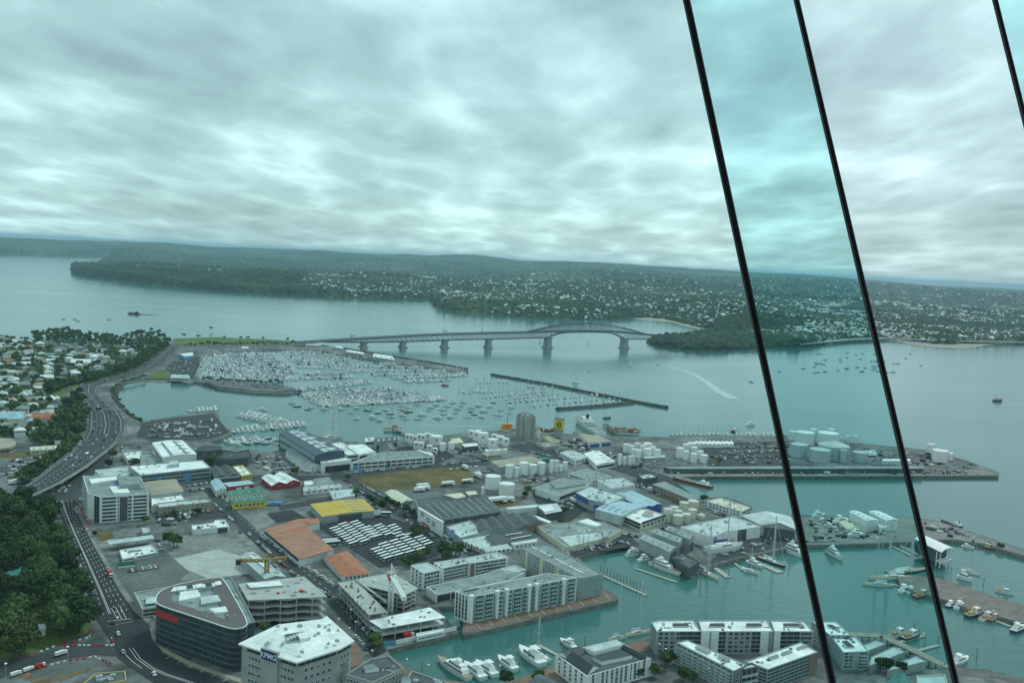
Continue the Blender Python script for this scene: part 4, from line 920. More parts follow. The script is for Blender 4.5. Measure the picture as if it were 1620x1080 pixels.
curve_panel('painted_sweep', 'green', lambda t_: 0, lambda t_: 0 if t_ < .45 else 4.8 * sst((t_ - .45) / .4) * (1.2 - t_), .06)
for k, (f_, z_) in enumerate(((.14, .80), (.14, .62), (.38, .62), (.38, .44), (.6, .6), (.6, .42))): F_.panel('window', 0, f_, f_ + .12, F_.h * z_, F_.h * (z_ + .08), 'dark_grey', .16)
b = B('store', 'cream brick store with ribbed pale sawtooth roof', [(770, 873), (809.5, 867), (761, 843.5), (728, 854.5)], hb=(770, 873, 879), wall='cream_wall', roofm='pale_roof', gable=dict(e=0, rise=1.6, n=5, saw=True)); b.wins(3, 1, 8, 1.6, 2.2).wins(0, 1, 5, 1.6, 2.2)
B('low_building', 'flat grey roofed unit behind the blue oval sign', [(706, 832), (728, 850), (766, 841), (744, 822)], h=6, wall='grey_wall', roofm='pale_roof')
B('workshop', 'cluster of steep dark gabled roofs in the middle of the block', [(758, 842), (822, 836), (800, 815), (752, 826)], h=6, wall='grey_wall', roofm='dark_roof', gable=dict(e=1, rise=2.6, n=3))
B('workshop', 'dark gabled roofs with pale gable edges left of the cream store wall', [(822, 836), (858, 826), (842, 812), (800, 816)], h=6.5, wall='brown_wall', roofm='dark_roof', gable=dict(e=1, rise=2.6, n=2))
B('workshop', 'low dark roofed row with long pale roof lights', [(780, 862), (850, 848), (828, 838), (768, 848)], h=5, wall='grey_wall', roofm='dark_roof', gable=dict(e=0, rise=1.3, n=4)).roofline('skylight', [(800, 846), (826, 842)], 1.0, 'bright_white', .8).roofline('skylight', [(808, 852), (840, 846)], 1.0, 'bright_white', .8)
B('low_building', 'pale flat roofed row beside the grey apartment wing', [(813, 861), (850, 855), (850, 851), (808, 858)], h=4.5, roofm='white_roof').wins(0, 1, 5)
B('low_building', 'narrow white roofed unit above the dark gables', [(804, 805), (852, 801), (850, 797), (800, 802)], h=4, roofm='white_roof')
b = B('pavilion', 'dark two storey pavilion with white roof planes in the yard', [(863, 813), (889, 808), (881, 796.5), (850, 799)], h=6.5, wall='dark_wall', roofm='pale_roof', par=0); b.bands(0, 2).bands(3, 2).block('roof_plane', [(862, 809), (878, 806), (872, 798), (852, 801)], 1.0, 'white_roof')
B('low_building', 'long white roofed lean-to running down from the dark pavilion', [(868, 827), (872, 825), (834, 811), (830, 813)], h=4, roofm='white_roof', par=0)
b = B('supermarket', 'cream walled supermarket with grey flat roof behind the canal apartments', [(896, 865), (963, 849), (983, 838), (955, 825), (920, 824), (848, 831)], hb=(896, 865, 875), wall='cream_wall', roofm='grey_roof')
b.block('lower_roof', [(902, 863), (958, 850), (944, 842), (884, 849)], .4, 'cream_wall', 'pale_roof').block('plant_room', [(914, 824), (944, 832), (952, 829), (930, 820)], 1.8, 'white_roof').block('entrance_tower', [(955, 850), (962, 848), (960, 838), (954, 839)], 2.5, 'grey_wall').units(5, 9)
B('office_block', 'pale office with zigzag framed upper floor', [(899, 748), (935, 760), (967, 753), (930, 741)], hb=(935, 760, 767), roofm='grey_roof').wins(0, 2, 10, 2.0, 1.6).wins(1, 2, 6, 2.0, 1.6)
b = B('warehouse', 'big grey roofed warehouse with long white side wall', [(847, 771), (884, 783), (932, 766), (930, 759), (886, 757)], hb=(884, 783, 795), wall='white_wall', roofm='grey_roof'); b.block('raised_roof', [(880, 772), (926, 765), (916, 758), (870, 763)], 1.5, 'grey_wall', 'grey_roof').bands(1, 1, base=1)
b = B('warehouse', 'blue banded grey warehouse in the yard behind the white walled one', [(911, 778), (931, 789), (962, 797), (990, 785), (934, 768)], hb=(931, 789, 806), wall='grey_wall', roofm='pale_roof'); b.panel('blue_band', 0, .0, 1, 4, b.h - 1, 'blue_wall').panel('blue_band', 1, .3, .7, .5, 6, 'blue_wall').units(8, 12)
B('warehouse', 'pale blue flat roofed store behind the cream office', [(942, 805), (984, 816), (1018, 800), (978, 791)], h=8, wall='pale_roof', roofm='blue_roof', gable=dict(e=0, rise=1.2))
B('warehouse', 'long pale sheds with blue green roof right of the zigzag office', [(972, 781), (1018, 803), (1047, 797), (1004, 777.5)], h=7, wall='blue_wall', roofm='blue_roof', gable=dict(e=0, rise=1.2, n=2))
B('warehouse', 'pale shed with round porthole windows above the blue roofs', [(968, 772), (1005, 766), (985, 755), (945, 759)], h=7, roofm='pale_roof').wins(0, 1, 7, 1.2, 1.2, base=3)
b = B('office_block', 'two storey cream office with pediment on a white roof', [(980, 812.5), (1014, 827.5), (1054, 814.5), (1015, 801.5)], hb=(1014, 827.5, 840), wall='cream_wall', roofm='white_roof'); b.bands(0, 2, h=2).wins(1, 1, 6, base=.8).bands(1, 1, base=5.5, h=1.8).block('pediment', [(1016, 812), (1028, 815), (1034, 809), (1022, 807)], 2.0, 'grey_tank', 'tan_roof')
for i, (nm, pts) in enumerate((('nearest the water', [(1013, 851), (1060, 872), (1071, 865), (1024, 846)]), ('middle one of three', [(1032, 841), (1075, 857), (1080, 851), (1040, 836.5)]), ('against the big white box', [(1054, 836), (1091, 852), (1098, 847.5), (1062, 833)]))):
    B('boat_shed', 'grey ribbed long boat shed, ' + nm, pts, h=9 if i == 0 else 11, wall='grey_wall', roofm='pale_roof', gable=dict(e=0, rise=1.4, ribs=(6, 'grey_roof', .4))).panel('dark_doorway', 1, .08, .92, 0, 7, 'dark_wall')
b = B('boat_hall', 'tall plain white boatbuilding hall with lilac side wall', [(1077, 833), (1125, 848.5), (1148, 840), (1203, 832), (1160, 816)], hb=(1125, 848.5, 868), wall='white_wall', roofm='pale_roof'); b.panel('dark_doorway', 2, .35, .6, 0, 9, 'dark_wall').panel('blue_door', 3, .4, .55, 0, 6, 'teal_roof').panel('dark_doorway', 1, .15, .4, 0, 8, 'grey_roof').units(4, 5)
B('office_block', 'long white two storey office on the inlet quay with cream roof', [(1118.5, 792), (1174, 808), (1187, 802), (1140, 787)], hb=(1118.5, 792, 803), wall='white_wall', roofm='cream_roof').wins(0, 2, 9, 2.4, 1.5).bands(1, 2)
b = B('terminal_building', 'long brown roofed quay shed with a row of framed red panels', [(1032, 766), (1094, 791), (1106, 788), (1052, 762)], h=7, wall='brown_wall', roofm='grey_roof', par=0); b.wins(0, 1, 9, 3.0, 2.4, gm='rust', fm='bright_white', base=1.5)
b = B('arched_hall', 'arched roof boat hall with a wide dark opening', [(1173, 815), (1204, 830), (1262, 838), (1250, 816)], h=9, wall='grey_wall', roofm='pale_roof', gable=dict(e=0, rise=4.0)); b.panel('dark_doorway', 2, .05, .95, .2, 8, 'dark_wall').panel('dark_doorway', 1, .08, .92, .2, 8, 'dark_wall')
B('boat_shed', 'dark open fronted shed beneath the grey ribbed roofs by the water', [(1062, 880), (1090, 898), (1106, 888), (1082, 874)], h=6, wall='dark_wall', roofm='dark_roof').bands(0, 1)
# --- harbour edge behind
b = B('shed', 'tan roofed shed with blue and white front below the moored ship', [(933, 701), (967, 698), (946, 689), (915, 686)], hb=(933, 701, 708), wall='white_wall', roofm='tan_roof', par=0); b.panel('blue_front', 0, .02, .45, .2, 4, 'blue_wall').panel('blue_front', 0, .55, .98, .2, 4, 'blue_wall')
B('low_building', 'long white depot at the bend of the harbour road', [(910, 727), (930, 722), (906, 711), (886, 715)], h=6, roofm='pale_roof').wins(0, 1, 4).wins(3, 1, 6)
B('warehouse', 'white roofed corrugated store beside the four thin tanks', [(944, 735), (973, 730), (948, 713), (924, 717)], h=6, roofm='white_roof', gable=dict(e=1, rise=1.2)).bands(0, 1)
B('low_building', 'low grey flat building in front of the silos', [(862, 707), (884, 704), (872, 698), (848, 700)], h=4, wall='grey_wall', roofm='tan_roof').wins(0, 1, 6)
B('low_building', 'cream roofed office left of the sign tower', [(874, 700), (886, 697), (868, 688), (858, 690)], h=4.5, wall='cream_wall', roofm='tan_roof').wins(0, 1, 3).wins(3, 1, 5)
B('low_building', 'white canopy depot between the two groups of tanks', [(735, 707), (757, 704.5), (753, 701), (731, 702.5)], h=6, wall='dark_wall', roofm='white_roof', par=0)
B('office_block', 'cream office with tall narrow windows near the pale roofed sheds', [(770, 720), (794, 718), (786, 713.5), (763, 716)], hb=(770, 720, 728), wall='cream_wall', roofm='tan_roof').wins(0, 1, 7, 1.4, 3.0).bands(3, 1)
B('low_building', 'long white flat roof behind the narrow windowed office', [(768, 713.5), (803, 711), (802, 708.5), (768, 710)], h=4.5, roofm='white_roof')
B('warehouse', 'wide pale green grey warehouse roof behind the row of white tanks', [(790, 739), (859, 729.5), (838, 721), (774, 729)], h=7, wall='grey_wall', roofm='tan_roof', gable=dict(e=0, rise=1.3, n=2))
B('low_building', 'cream hip roofed depot beside the harbour tanks', [(716, 702), (733, 699), (727, 692), (713, 694)], h=4, wall='cream_wall', roofm='cream_roof', gable=dict(e=0, rise=1.5, hip=.3))
B('low_building', 'small green roofed store behind the narrow white tanks', [(856, 727), (872, 725), (868, 721), (850, 722)], h=4, wall='green_roof', roofm='green_roof')
B('shed', 'dark long shed on the wharf between the tank clusters', [(1020, 725), (1052, 723), (1052, 720), (1020, 722)], h=4, wall='grey_wall', roofm='pale_roof', par=0)
B('shed', 'grey roofed shed with dark ends before the red ship', [(1017, 757), (1040, 754), (1030, 748), (1008, 751)], h=6, wall='dark_wall', roofm='pale_roof')
B('wharf_shed', 'very long low wharf shed with pale roof line behind the quay', [(1060, 741.5), (1460, 741), (1460, 737.5), (1050, 738.5)], h=5, wall='dark_wall', roofm='grey_roof', par=0, cat='shed')
B('wharf_shed', 'low white roofed wharf shed near the end of the tank wharf', [(1395, 729), (1440, 729), (1440, 726), (1398, 726)], h=4, roofm='white_roof', par=0, cat='shed')
B('low_building', 'white office with dark windows right of the big tanks', [(1367, 719), (1387, 718.5), (1384, 711), (1366, 712)], h=5, roofm='pale_roof').bands(0, 1)
B('marina_office', 'row of white canopies on the small boat marina wharf', [(1100, 702.5), (1160, 703), (1160, 699), (1098, 698.5)], h=4, roofm='white_roof', gable=dict(e=1, rise=1.5, n=9), cat='building')
B('shed', 'small white storage shed beyond the thin wharf tanks', [(1326, 700), (1340, 700), (1338, 695), (1326, 695)], h=5, wall='grey_wall', roofm='grey_roof')
for i, (nm, pts) in enumerate((('nearer the tinted window bar', [(1344, 809), (1372, 823), (1390, 822.5), (1357, 808)]), ('behind the first', [(1375, 809), (1403, 822.5), (1421, 821.5), (1391, 808)]))):
    B('hangar', 'tall plain white hangar on the middle wharf, ' + nm, pts, hb=(1372, 823, 841) if i == 0 else (1403, 822.5, 840), wall='white_wall', roofm='white_roof', gable=dict(e=0, rise=.8))
B('low_building', 'small white annex with dark window beside the two tall white hangars', [(1392, 834), (1404, 833), (1400, 827), (1388, 828)], h=6, roofm='pale_roof').wins(0, 1, 1, 4, 2)
B('low_building', 'pale flat platform roof left of the white hangars', [(1340, 836), (1372, 838), (1338, 817), (1318, 818)], h=3, wall='cream_wall', roofm='cream_roof', par=.3)
q = b = B('event_pavilion', 'white curved tent pavilion standing over the harbour edge', [(1446, 854), (1489, 876), (1509, 869.5), (1469, 851.5)], h=9, wall='teal_glass', roofm='bright_white', deckonly=True)
q = MB(); A_ = []
n = 10
for i in range(n + 1):
    t_ = i / n; v = t_; z_ = Z0 + 9 + 3.0 * math.sin(math.pi * (.15 + .7 * t_)); p0, p1 = b.p[0].lerp(b.p[3], v), b.p[1].lerp(b.p[2], v); A_ += [(p0.x, p0.y, z_), (p1.x, p1.y, z_)]
q.add(A_ + [(x, y, z - .5) for x, y, z in A_], [(2 * i, 2 * i + 1, 2 * i + 3, 2 * i + 2) for i in range(n)] + [(2 * n + 2 + 2 * i + 2, 2 * n + 2 + 2 * i + 3, 2 * n + 2 + 2 * i + 1, 2 * n + 2 + 2 * i) for i in range(n)] + [(2 * i + 1, 2 * n + 2 + 2 * i + 1, 2 * n + 2 + 2 * i + 3, 2 * i + 3) for i in range(n)])
q.obj('canopy', M['bright_white'], b.o)
q = MB(); q.walls([b.p[0].lerp(b.p[1], .05), b.p[0].lerp(b.p[1], .75), b.p[3].lerp(b.p[2], .75), b.p[3].lerp(b.p[2], .05)], Z0, Z0 + 9); q.obj('glass_wall', M['teal_glass'], b.o)
for f in (.85, .98):
    q = MB(); p0, p1 = b.p[0].lerp(b.p[1], f), b.p[3].lerp(b.p[2], f); q.bar((p0.x, p0.y, 1), (p0.x, p0.y, Z0 + 9), .5); q.bar((p1.x, p1.y, 1), (p1.x, p1.y, Z0 + 9), .5); q.bar((p0.x, p0.y, Z0 + 2), (p1.x, p1.y, Z0 + 2), .8); q.obj('post', M['bright_white'], b.o)

for nm, pts, rf in (('long white boating club terrace on the outer marina road', [(548, 556), (576, 560.5), (574, 557), (550, 553)], 'white_roof'), ('white gabled sailing club on the outer marina road, nearest the bridge pier', [(590, 564), (624, 569), (620, 563), (592, 559)], 'white_roof'), ('small white shed at the landward end of the bridge', [(530, 549), (542, 551), (541, 548), (531, 546.5)], 'white_roof'), ('long pale roof among the trees of the marina approach', [(484, 545.5), (508, 546.5), (507, 544), (486, 543)], 'pale_roof'), ('low pale kiosk roof beside the marina approach trees', [(382, 550.5), (393, 550.5), (392, 548.5), (383, 548.5)], 'white_roof'), ('white marina sheds beside the first row of yachts', [(270, 597), (300, 598), (298, 593), (272, 592)], 'pale_roof')):
    B('marina_building', nm, pts, h=5, roofm=rf, gable=dict(e=0, rise=1.2)).bands(0, 1)
B('marina_building', 'blue walled shed with pale roof beside the motorway at the marina', [(292, 564), (306, 562), (304, 557), (284, 560)], h=6, wall='blue_panel', roofm='white_roof', gable=dict(e=0, rise=1.0))
# ------------------------------------------------------------------ big buildings in front
# curved glass office tower
def smooth(px, it=2):
    for _ in range(it):
        r = []
        for i in range(len(px)):
            a, b = px[i], px[(i + 1) % len(px)]; r += [(.75 * a[0] + .25 * b[0], .75 * a[1] + .25 * b[1]), (.25 * a[0] + .75 * b[0], .25 * a[1] + .75 * b[1])]
        px = r
    return px
RO = [(247.5, 951), (249, 940), (262, 930), (296, 921), (345, 913), (352, 915), (372, 949), (391, 984), (387, 992), (368, 995), (334, 983.5), (290, 969), (262, 960), (250, 955)]
b = B('office_tower', 'curved dark glass office tower with a flat brown roof rim and red sign band', smooth(RO, 1), hb=(366, 995, 1063), wall='dark_wall', roofm='grey_roof', par=1.6)
ht = b.h; zt = b.z0 + ht; poly = b.p if b.ccw else b.p[::-1]
inn = b.inset(poly, 7.5); q = MB(); n = len(poly)
q.add([(p.x, p.y, zt + .05) for p in b.inset(poly, -.3)] + [(p.x, p.y, zt - .25) for p in inn], [(i, (i + 1) % n, n + (i + 1) % n, n + i) for i in range(n)])
q.obj('roof_rim', M['brown_roof'], b.o)
q = MB(); ed = b.inset(poly, -.35)
for p, r_ in zip(ed, ed[1:] + ed[:1]): q.bar((p.x, p.y, zt + .1), (r_.x, r_.y, zt + .1), .5, .45)
q.obj('roof_edge', M['frame_white'], b.o)
q = MB(); q.walls(inn, zt - 1.6, zt - .25); q.f = [f[::-1] for f in q.f]; q.obj('roof_well', M['grey_wall'], b.o)
fl = 7; fh = (ht - .6) / fl
for f in range(fl):
    q = MB(); o1 = b.inset(poly, -.12); o2 = b.inset(poly, -.22)
    q.walls(o1, b.z0 + fh * f + fh * .30, b.z0 + fh * (f + 1), 0); q.walls(o2, b.z0 + fh * f, b.z0 + fh * f + fh * .26, 1)
    for p, r_ in zip(o2, o2[1:] + o2[:1]): q.bar((p.x, p.y, b.z0 + fh * f + fh * .27), (r_.x, r_.y, b.z0 + fh * f + fh * .27), .3, .22, 2)
    q.add([(p.x, p.y, b.z0 + fh * f + fh * .26) for p in o2] + [(p.x, p.y, b.z0 + fh * f + fh * .26) for p in b.inset(poly, 0)], [(i, (i + 1) % n, n + (i + 1) % n, n + i) for i in range(n)], 1)
    rr = random.Random(f)
    for i in range(n):
        a, c = o1[i], o1[(i + 1) % n]; k = max(1, int((c - a).length / 2.6))
        for j in range(k):
            p = a.lerp(c, j / k); q.bar((p.x, p.y, b.z0 + fh * f + fh * .28), (p.x, p.y, b.z0 + fh * (f + 1) - .05), .07 if j % 4 else .2, .1, 2)
            if rr.random() < .25:
                p2 = a.lerp(c, (j + 1) / k); nn = Vector((c.y - a.y, -(c.x - a.x))).normalized() * .04; q.add([(p.x + nn.x, p.y + nn.y, b.z0 + fh * f + fh * .32), (p2.x + nn.x, p2.y + nn.y, b.z0 + fh * f + fh * .32), (p2.x + nn.x, p2.y + nn.y, b.z0 + fh * f + fh * .75), (p.x + nn.x, p.y + nn.y, b.z0 + fh * f + fh * .75)], [(0, 1, 2, 3)], 3)
    q.obj('glazing', [M['glass'], M['dark_wall'], M['dark_frame'], M['teal_glass']], b.o)
# red sign band along the upper left of the curve
def onwall(fa, fb, z0_, z1_, off, mat, nm):
    pts = [p for p in b.inset(poly, -off)]; s_ = [i for i in range(n) if fa <= proj((pts[i].x, pts[i].y, zt))[0] <= fb and proj((pts[i].x, pts[i].y, zt))[1] > 950]
    s_.sort(key=lambda i: proj((pts[i].x, pts[i].y, zt))[0]); q = MB()
    q.strip([(pts[i].x, pts[i].y, z0_) for i in s_], [(pts[i].x, pts[i].y, z1_) for i in s_]); q.f = [f[::-1] for f in q.f]; q.obj(nm, M[mat], b.o)
onwall(246, 285, zt - 6.2, zt - 3.2, .42, 'red', 'sign')
b.block('plant_room', [(282, 950), (318, 942), (312, 931), (286, 933)], 1.2, 'white_roof').block('plant_room', [(270, 935), (345, 926), (342, 921), (275, 928)], 1.8, 'pale_concrete', 'white_roof').block('plant_room', [(318, 955), (350, 950), (344, 940), (318, 944)], 1.6, 'steel', 'pale_roof').block('plant_room', [(340, 968), (372, 966), (366, 957), (330, 962)], 1.4, 'white_wall', 'white_roof')
for k in range(5): b.block('cooling_unit', [(281 + 15 * k, 933 - 2 * k), (291 + 15 * k, 931.5 - 2 * k), (289 + 15 * k, 926 - 2 * k), (280 + 15 * k, 927.5 - 2 * k)], 2.4, 'steel', 'dark_grey' if k % 2 else 'white_roof')
b.units(12, 21, (2.4, 1.6, 1.2))
B('stair_wing', 'narrow glazed wing with grey slatted roof between the curved tower and the open deck building', [(391, 986), (403, 982), (366, 912), (353, 914)], h=ht - 2, wall='frame_grey', roofm='grey_roof', cat='building').curtain(0, 6)

# car park still being built: open zigzag floors
def opendeck(name, label, roof, hb, floors, dz_z=.5, thick=.5, colstep=8, mat='concrete', top='pale_concrete', back=True, h=None):
    b = B(name, label, roof, hb=hb, h=h, deckonly=True, wall=mat); fh = b.h / floors
    for f in range(floors + 1):
        if f == 0: continue
        q = MB(); z_ = b.z0 + fh * f; q.prism([(p.x, p.y) for p in b.p], z_ - thick, z_, 0, 1)
        for e in range(len(b.p)):
            a, u, ln, nn, rz = b.edge(e); k = max(1, int(ln / 12))
            for i in range(k * 2):       # folded edge of the slab
                p0, p1 = a + u * ln * i / (2 * k), a + u * ln * (i + 1) / (2 * k); z0_, z1_ = (z_ - thick - (dz_z if i % 2 else 0), z_ - thick - (0 if i % 2 else dz_z))
                q.add([(p0.x + nn.x * .02, p0.y + nn.y * .02, z0_), (p1.x + nn.x * .02, p1.y + nn.y * .02, z1_), (p1.x + nn.x * .02, p1.y + nn.y * .02, z_ + .01), (p0.x + nn.x * .02, p0.y + nn.y * .02, z_ + .01)], [(0, 1, 2, 3)])
        q.obj('floor_slab', [M[mat], M[top]], b.o)
    cm = None
    for e in range(len(b.p)):
        a, u, ln, nn, rz = b.edge(e); k = max(1, int(ln / colstep))
        for i in range(k):
            p = a + u * (ln * i / k + .4) - nn * .6
            if cm is None: q = MB(); q.box((0, 0, 0), (.7, .7, b.h - thick), 0); cm = q.mesh('column', M[mat])
            place('column', cm, b.o, (p.x - b.c.x, p.y - b.c.y, 0), rz)
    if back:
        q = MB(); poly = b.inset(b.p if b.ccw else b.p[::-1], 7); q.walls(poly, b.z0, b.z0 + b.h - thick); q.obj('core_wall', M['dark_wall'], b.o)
    b.zr = b.z0 + b.h; b.par = 0; return b
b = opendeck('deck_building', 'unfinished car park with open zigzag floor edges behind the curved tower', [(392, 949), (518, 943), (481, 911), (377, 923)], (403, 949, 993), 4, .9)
b.block('site_shed', [(396, 929), (448, 925), (442, 918), (390, 922)], 1.2, 'pale_concrete', 'white_roof').units(14, 5, (2.5, 1.2, .8), 'pale_concrete').units(3, 6, (3, 1, .8), 'red')
B('warehouse', 'low grey ribbed roof with white roof lights beyond the yellow crane', [(420, 915), (452, 912), (401, 873), (380, 880)], h=6, wall='grey_wall', roofm='pale_roof', gable=dict(e=1, rise=1.4)).roofline('skylight', [(430, 905), (396, 878)], 1.6, 'bright_white', 1.0)

# the new apartment frame on the quay, with its lower deck
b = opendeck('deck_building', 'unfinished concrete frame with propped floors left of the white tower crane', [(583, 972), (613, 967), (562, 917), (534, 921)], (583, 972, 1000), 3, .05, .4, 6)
b.units(16, 31, (1.2, .6, 1.0), 'timber').units(8, 32, (1.0, .6, .9), 'rust')
for k in range(5):
    q = MB(); p = G(552 + 6.5 * k, 944 + 6.5 * k, b.zr); q.bar(p, (p.x, p.y, p.z + 3.2), .25); q.obj('column_bar', M['dark_grey'], b.o)
q = MB(); p0, p1 = G(563, 918, b.zr), G(611, 953, b.zr); q.bar((p0.x, p0.y, p0.z + .5), (p1.x, p1.y, p1.z + .5), 1.2, .8); q.obj('edge_formwork', M['pale_concrete'], b.o)
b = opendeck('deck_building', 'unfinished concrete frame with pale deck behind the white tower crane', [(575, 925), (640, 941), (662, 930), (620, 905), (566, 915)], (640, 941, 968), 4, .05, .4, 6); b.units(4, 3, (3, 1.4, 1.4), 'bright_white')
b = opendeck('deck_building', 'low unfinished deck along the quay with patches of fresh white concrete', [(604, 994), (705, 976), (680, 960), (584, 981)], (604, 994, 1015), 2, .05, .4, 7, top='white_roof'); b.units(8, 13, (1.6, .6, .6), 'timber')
B('site_office', 'long white site cabins on the quay in front of the concrete frame', [(660, 1006), (703, 997), (702, 993), (658, 1001)], h=3.2, wall='bright_white', roofm='white_roof', cat='cabin').wins(0, 1, 9, 1.4, .9)
q = MB(); p0, p1, p2 = (G(x, y) for x, y in ((603, 1023), (626, 1019), (722, 996))); 
q.bar((p0.x, p0.y, Z0 + 1.2), (p1.x, p1.y, Z0 + 1.2), .2, 2.4, 1); q.bar((p1.x, p1.y, Z0 + 1.2), (p2.x, p2.y, Z0 + 1.2), .2, 2.4, 0)
tag(q.obj('hoarding', [M['bright_white'], M['blue_panel']], o=p1), 'white and blue site hoarding along the quay edge below the concrete frame', 'hoarding')

# pale octagonal office with a lettered sign
RK = [(383, 1017), (470, 1045), (534, 1025), (556, 1013), (516, 977), (512, 980), (442, 988.5)]
b = B('office_tower', 'pale office tower with white many sided roof and blue lettered sign', RK, h=27, wall='stone_wall', roofm='pale_roof', par=.9, cat='building')
zt = b.z0 + b.h; poly = b.p if b.ccw else b.p[::-1]
q = MB(); ed = b.inset(poly, -1.3); q.prism(ed, zt - .7, zt + .05); inn = b.inset(poly, -.2); q.flat(inn, zt + .06); q.obj('roof_overhang', M['white_wall'], b.o)
q = MB(); inn = b.inset(poly, 3.0); n = len(inn); in2 = b.inset(poly, 6.5)
q.add([(p.x, p.y, zt + .1) for p in inn] + [(p.x, p.y, zt + 1.5) for p in in2], [(i, (i + 1) % n, n + (i + 1) % n, n + i) for i in range(n)]); q.flat(in2, zt + 1.5); q.obj('roof_crown', M['white_roof'], b.o)
for e in (1, 2): b.bands(e, 1, base=b.h - 3.6, h=2.0, m0=.03, m1=.03, gm='glass')
b.bands(0, 1, base=b.h - 3.6, h=2.0, m0=.10, m1=.63, gm='glass').bands(0, 1, base=b.h - 3.6, h=2.0, m0=.71, m1=.01, gm='glass')
b.wins(0, 6, 4, 1.7, 1.9, m0=.12, m1=.63, top=3.6).wins(0, 6, 4, 1.7, 1.9, m0=.71, m1=.04, top=3.6).wins(1, 6, 5, 1.7, 1.9, m0=.15, m1=.12, top=3.6).wins(2, 6, 3, 1.7, 1.9, m0=.2, m1=.1, top=3.6)
b.panel('blank_wall', 0, .385, .69, 0, b.h + 1.6, 'stone_wall', 1.5)
b.panel('sign', 0, .41, .665, b.h - 3.2, b.h + 1.2, 'navy', 1.75).text('KPMG', 0, .5375, b.h - 1.1, 3.6, 'bright_white', 1.85)
b.block('plant_room', [(458, 1014), (488, 1010), (478, 998), (450, 1003)], 3.3, 'steel', 'dark_roof').block('plant_room', [(475, 1010), (492, 1006), (486, 999), (470, 1002)], 4.2, 'white_wall', 'white_roof').block('roof_hatch', [(504, 1002), (514, 1001), (510, 998), (502, 999)], 2.0, 'grey_wall', 'dark_grey')
q = MB(); p = G(424, 1013, zt + 2.4); q.cone((p.x, p.y), 2.4, zt + .1, zt + 2.6, 4); q.obj('roof_light', M['steel'], b.o); b.units(14, 41, (1.6, 1.2, 1.0), z=zt + 1.5)
for k in range(6): b.block('cooling_unit', [(455 + 5 * k, 1012 - 2 * k), (459 + 5 * k, 1011 - 2 * k), (456 + 5 * k, 1007 - 2 * k), (452 + 5 * k, 1008 - 2 * k)], 4.0, 'steel', 'grey_tank')
# small buildings along the bottom edge
b = B('office_block', 'dark flat roofed office with white parapet at the bottom, beside its pale stair tower', [(547, 1066), (590, 1078), (638, 1056), (615, 1036), (585, 1042)], h=15, wall='stone_wall', roofm='dark_roof'); b.wins(0, 4, 8, 1.4, 1.3).wins(1, 4, 8, 1.4, 1.3).block('plant_room', [(578, 1059), (600, 1056), (590, 1049), (575, 1052)], 1.6, 'white_wall', 'grey_roof')
B('stair_tower', 'pale square stair tower with open top beside the dark roofed office', [(536, 1045), (552, 1047), (555, 1040), (540, 1038)], h=19, wall='stone_wall', roofm='dark_roof', par=1.2, cat='tower')
b = B('office_block', 'low dark roof with rooftop plant at the bottom beside the moored cruisers', [(632, 1088), (690, 1096), (712, 1080), (652, 1060)], h=13, wall='stone_wall', roofm='dark_roof'); b.block('plant_room', [(635, 1076), (650, 1076), (648, 1069), (637, 1070)], 2.5, 'white_wall', 'grey_roof').units(5, 3)
B('low_building', 'dark gabled roof at the bottom edge below the moored white yachts', [(836, 1085), (872, 1104), (884, 1080), (856, 1066)], h=9, wall='white_wall', roofm='dark_roof', gable=dict(e=0, rise=2.4))
b = B('office_block', 'yellowish low office roof at the bottom left beside the roadworks', [(120, 1090), (200, 1074), (198, 1060), (150, 1064)], h=12, wall='ochre_wall', roofm='dark_roof'); b.wins(0, 3, 12, 1.6, 1.4).units(6, 61)
B('arched_hall', 'green arched sports hall roof among the park trees', [(-24, 912), (44, 925), (56, 905), (8, 886)], h=9, wall='teal_roof', roofm='teal_roof', gable=dict(e=1, rise=4.0, hip=.1))
B('marquee', 'small white tent roof among the park trees', [(45, 996), (72, 993), (68, 986), (42, 990)], h=4, wall='bright_white', roofm='bright_white', gable=dict(e=0, rise=1.2), cat='tent')

# --- canal side apartments
b = B('apartment_block', 'white four storey apartment block nearest the white tower crane', [(650, 893), (670, 906), (697, 900), (676, 889)], hb=(670, 906, 933), roofm='pale_roof'); b.wins(0, 4, 3, 2.4, 1.9).wins(1, 4, 5, 2.2, 1.9)
b = B('apartment_block', 'white four storey apartment block in the middle of the row by the bus depot', [(686.5, 889), (700, 898), (743, 889), (731, 882)], hb=(700, 898, 922), roofm='pale_roof'); b.wins(1, 4, 8, 2.2, 1.7).wins(0, 4, 2, 2.2, 1.7)
b = B('apartment_block', 'white four storey apartment block with a brown end panel', [(735, 882), (745, 890), (804, 881), (787, 872.5)], hb=(745, 890, 914), roofm='pale_roof'); b.wins(1, 4, 10, 2.4, 1.7, m0=.12).panel('brown_panel', 1, .0, .10, .2, b.h - .4, 'brown_wall')
b = B('podium', 'long flat grey podium between the two rows of apartments', [(674, 927), (690, 939), (800, 919), (830, 905), (790, 900), (740, 914)], hb=(690, 939, 953), wall='white_wall', roofm='grey_roof', cat='building'); b.panel('shopfront', 1, .02, .6, .4, 4.5, 'glass').fins(1, 6, .4, .3)
b = B('apartment_block', 'small white cube of apartments on the podium', [(791.7, 898.5), (802, 906), (832, 900.5), (815, 893)], hb=(802, 906, 918), roofm='pale_roof'); b.wins(1, 2, 6, 1.7, 1.7)
b = B('apartment_block', 'big white waterside apartment block with tapering white piers and glass balconies', [(720, 935), (742, 943), (913, 912), (866, 906)], hb=(742, 943, 985), wall='white_wall', roofm='grey_roof')
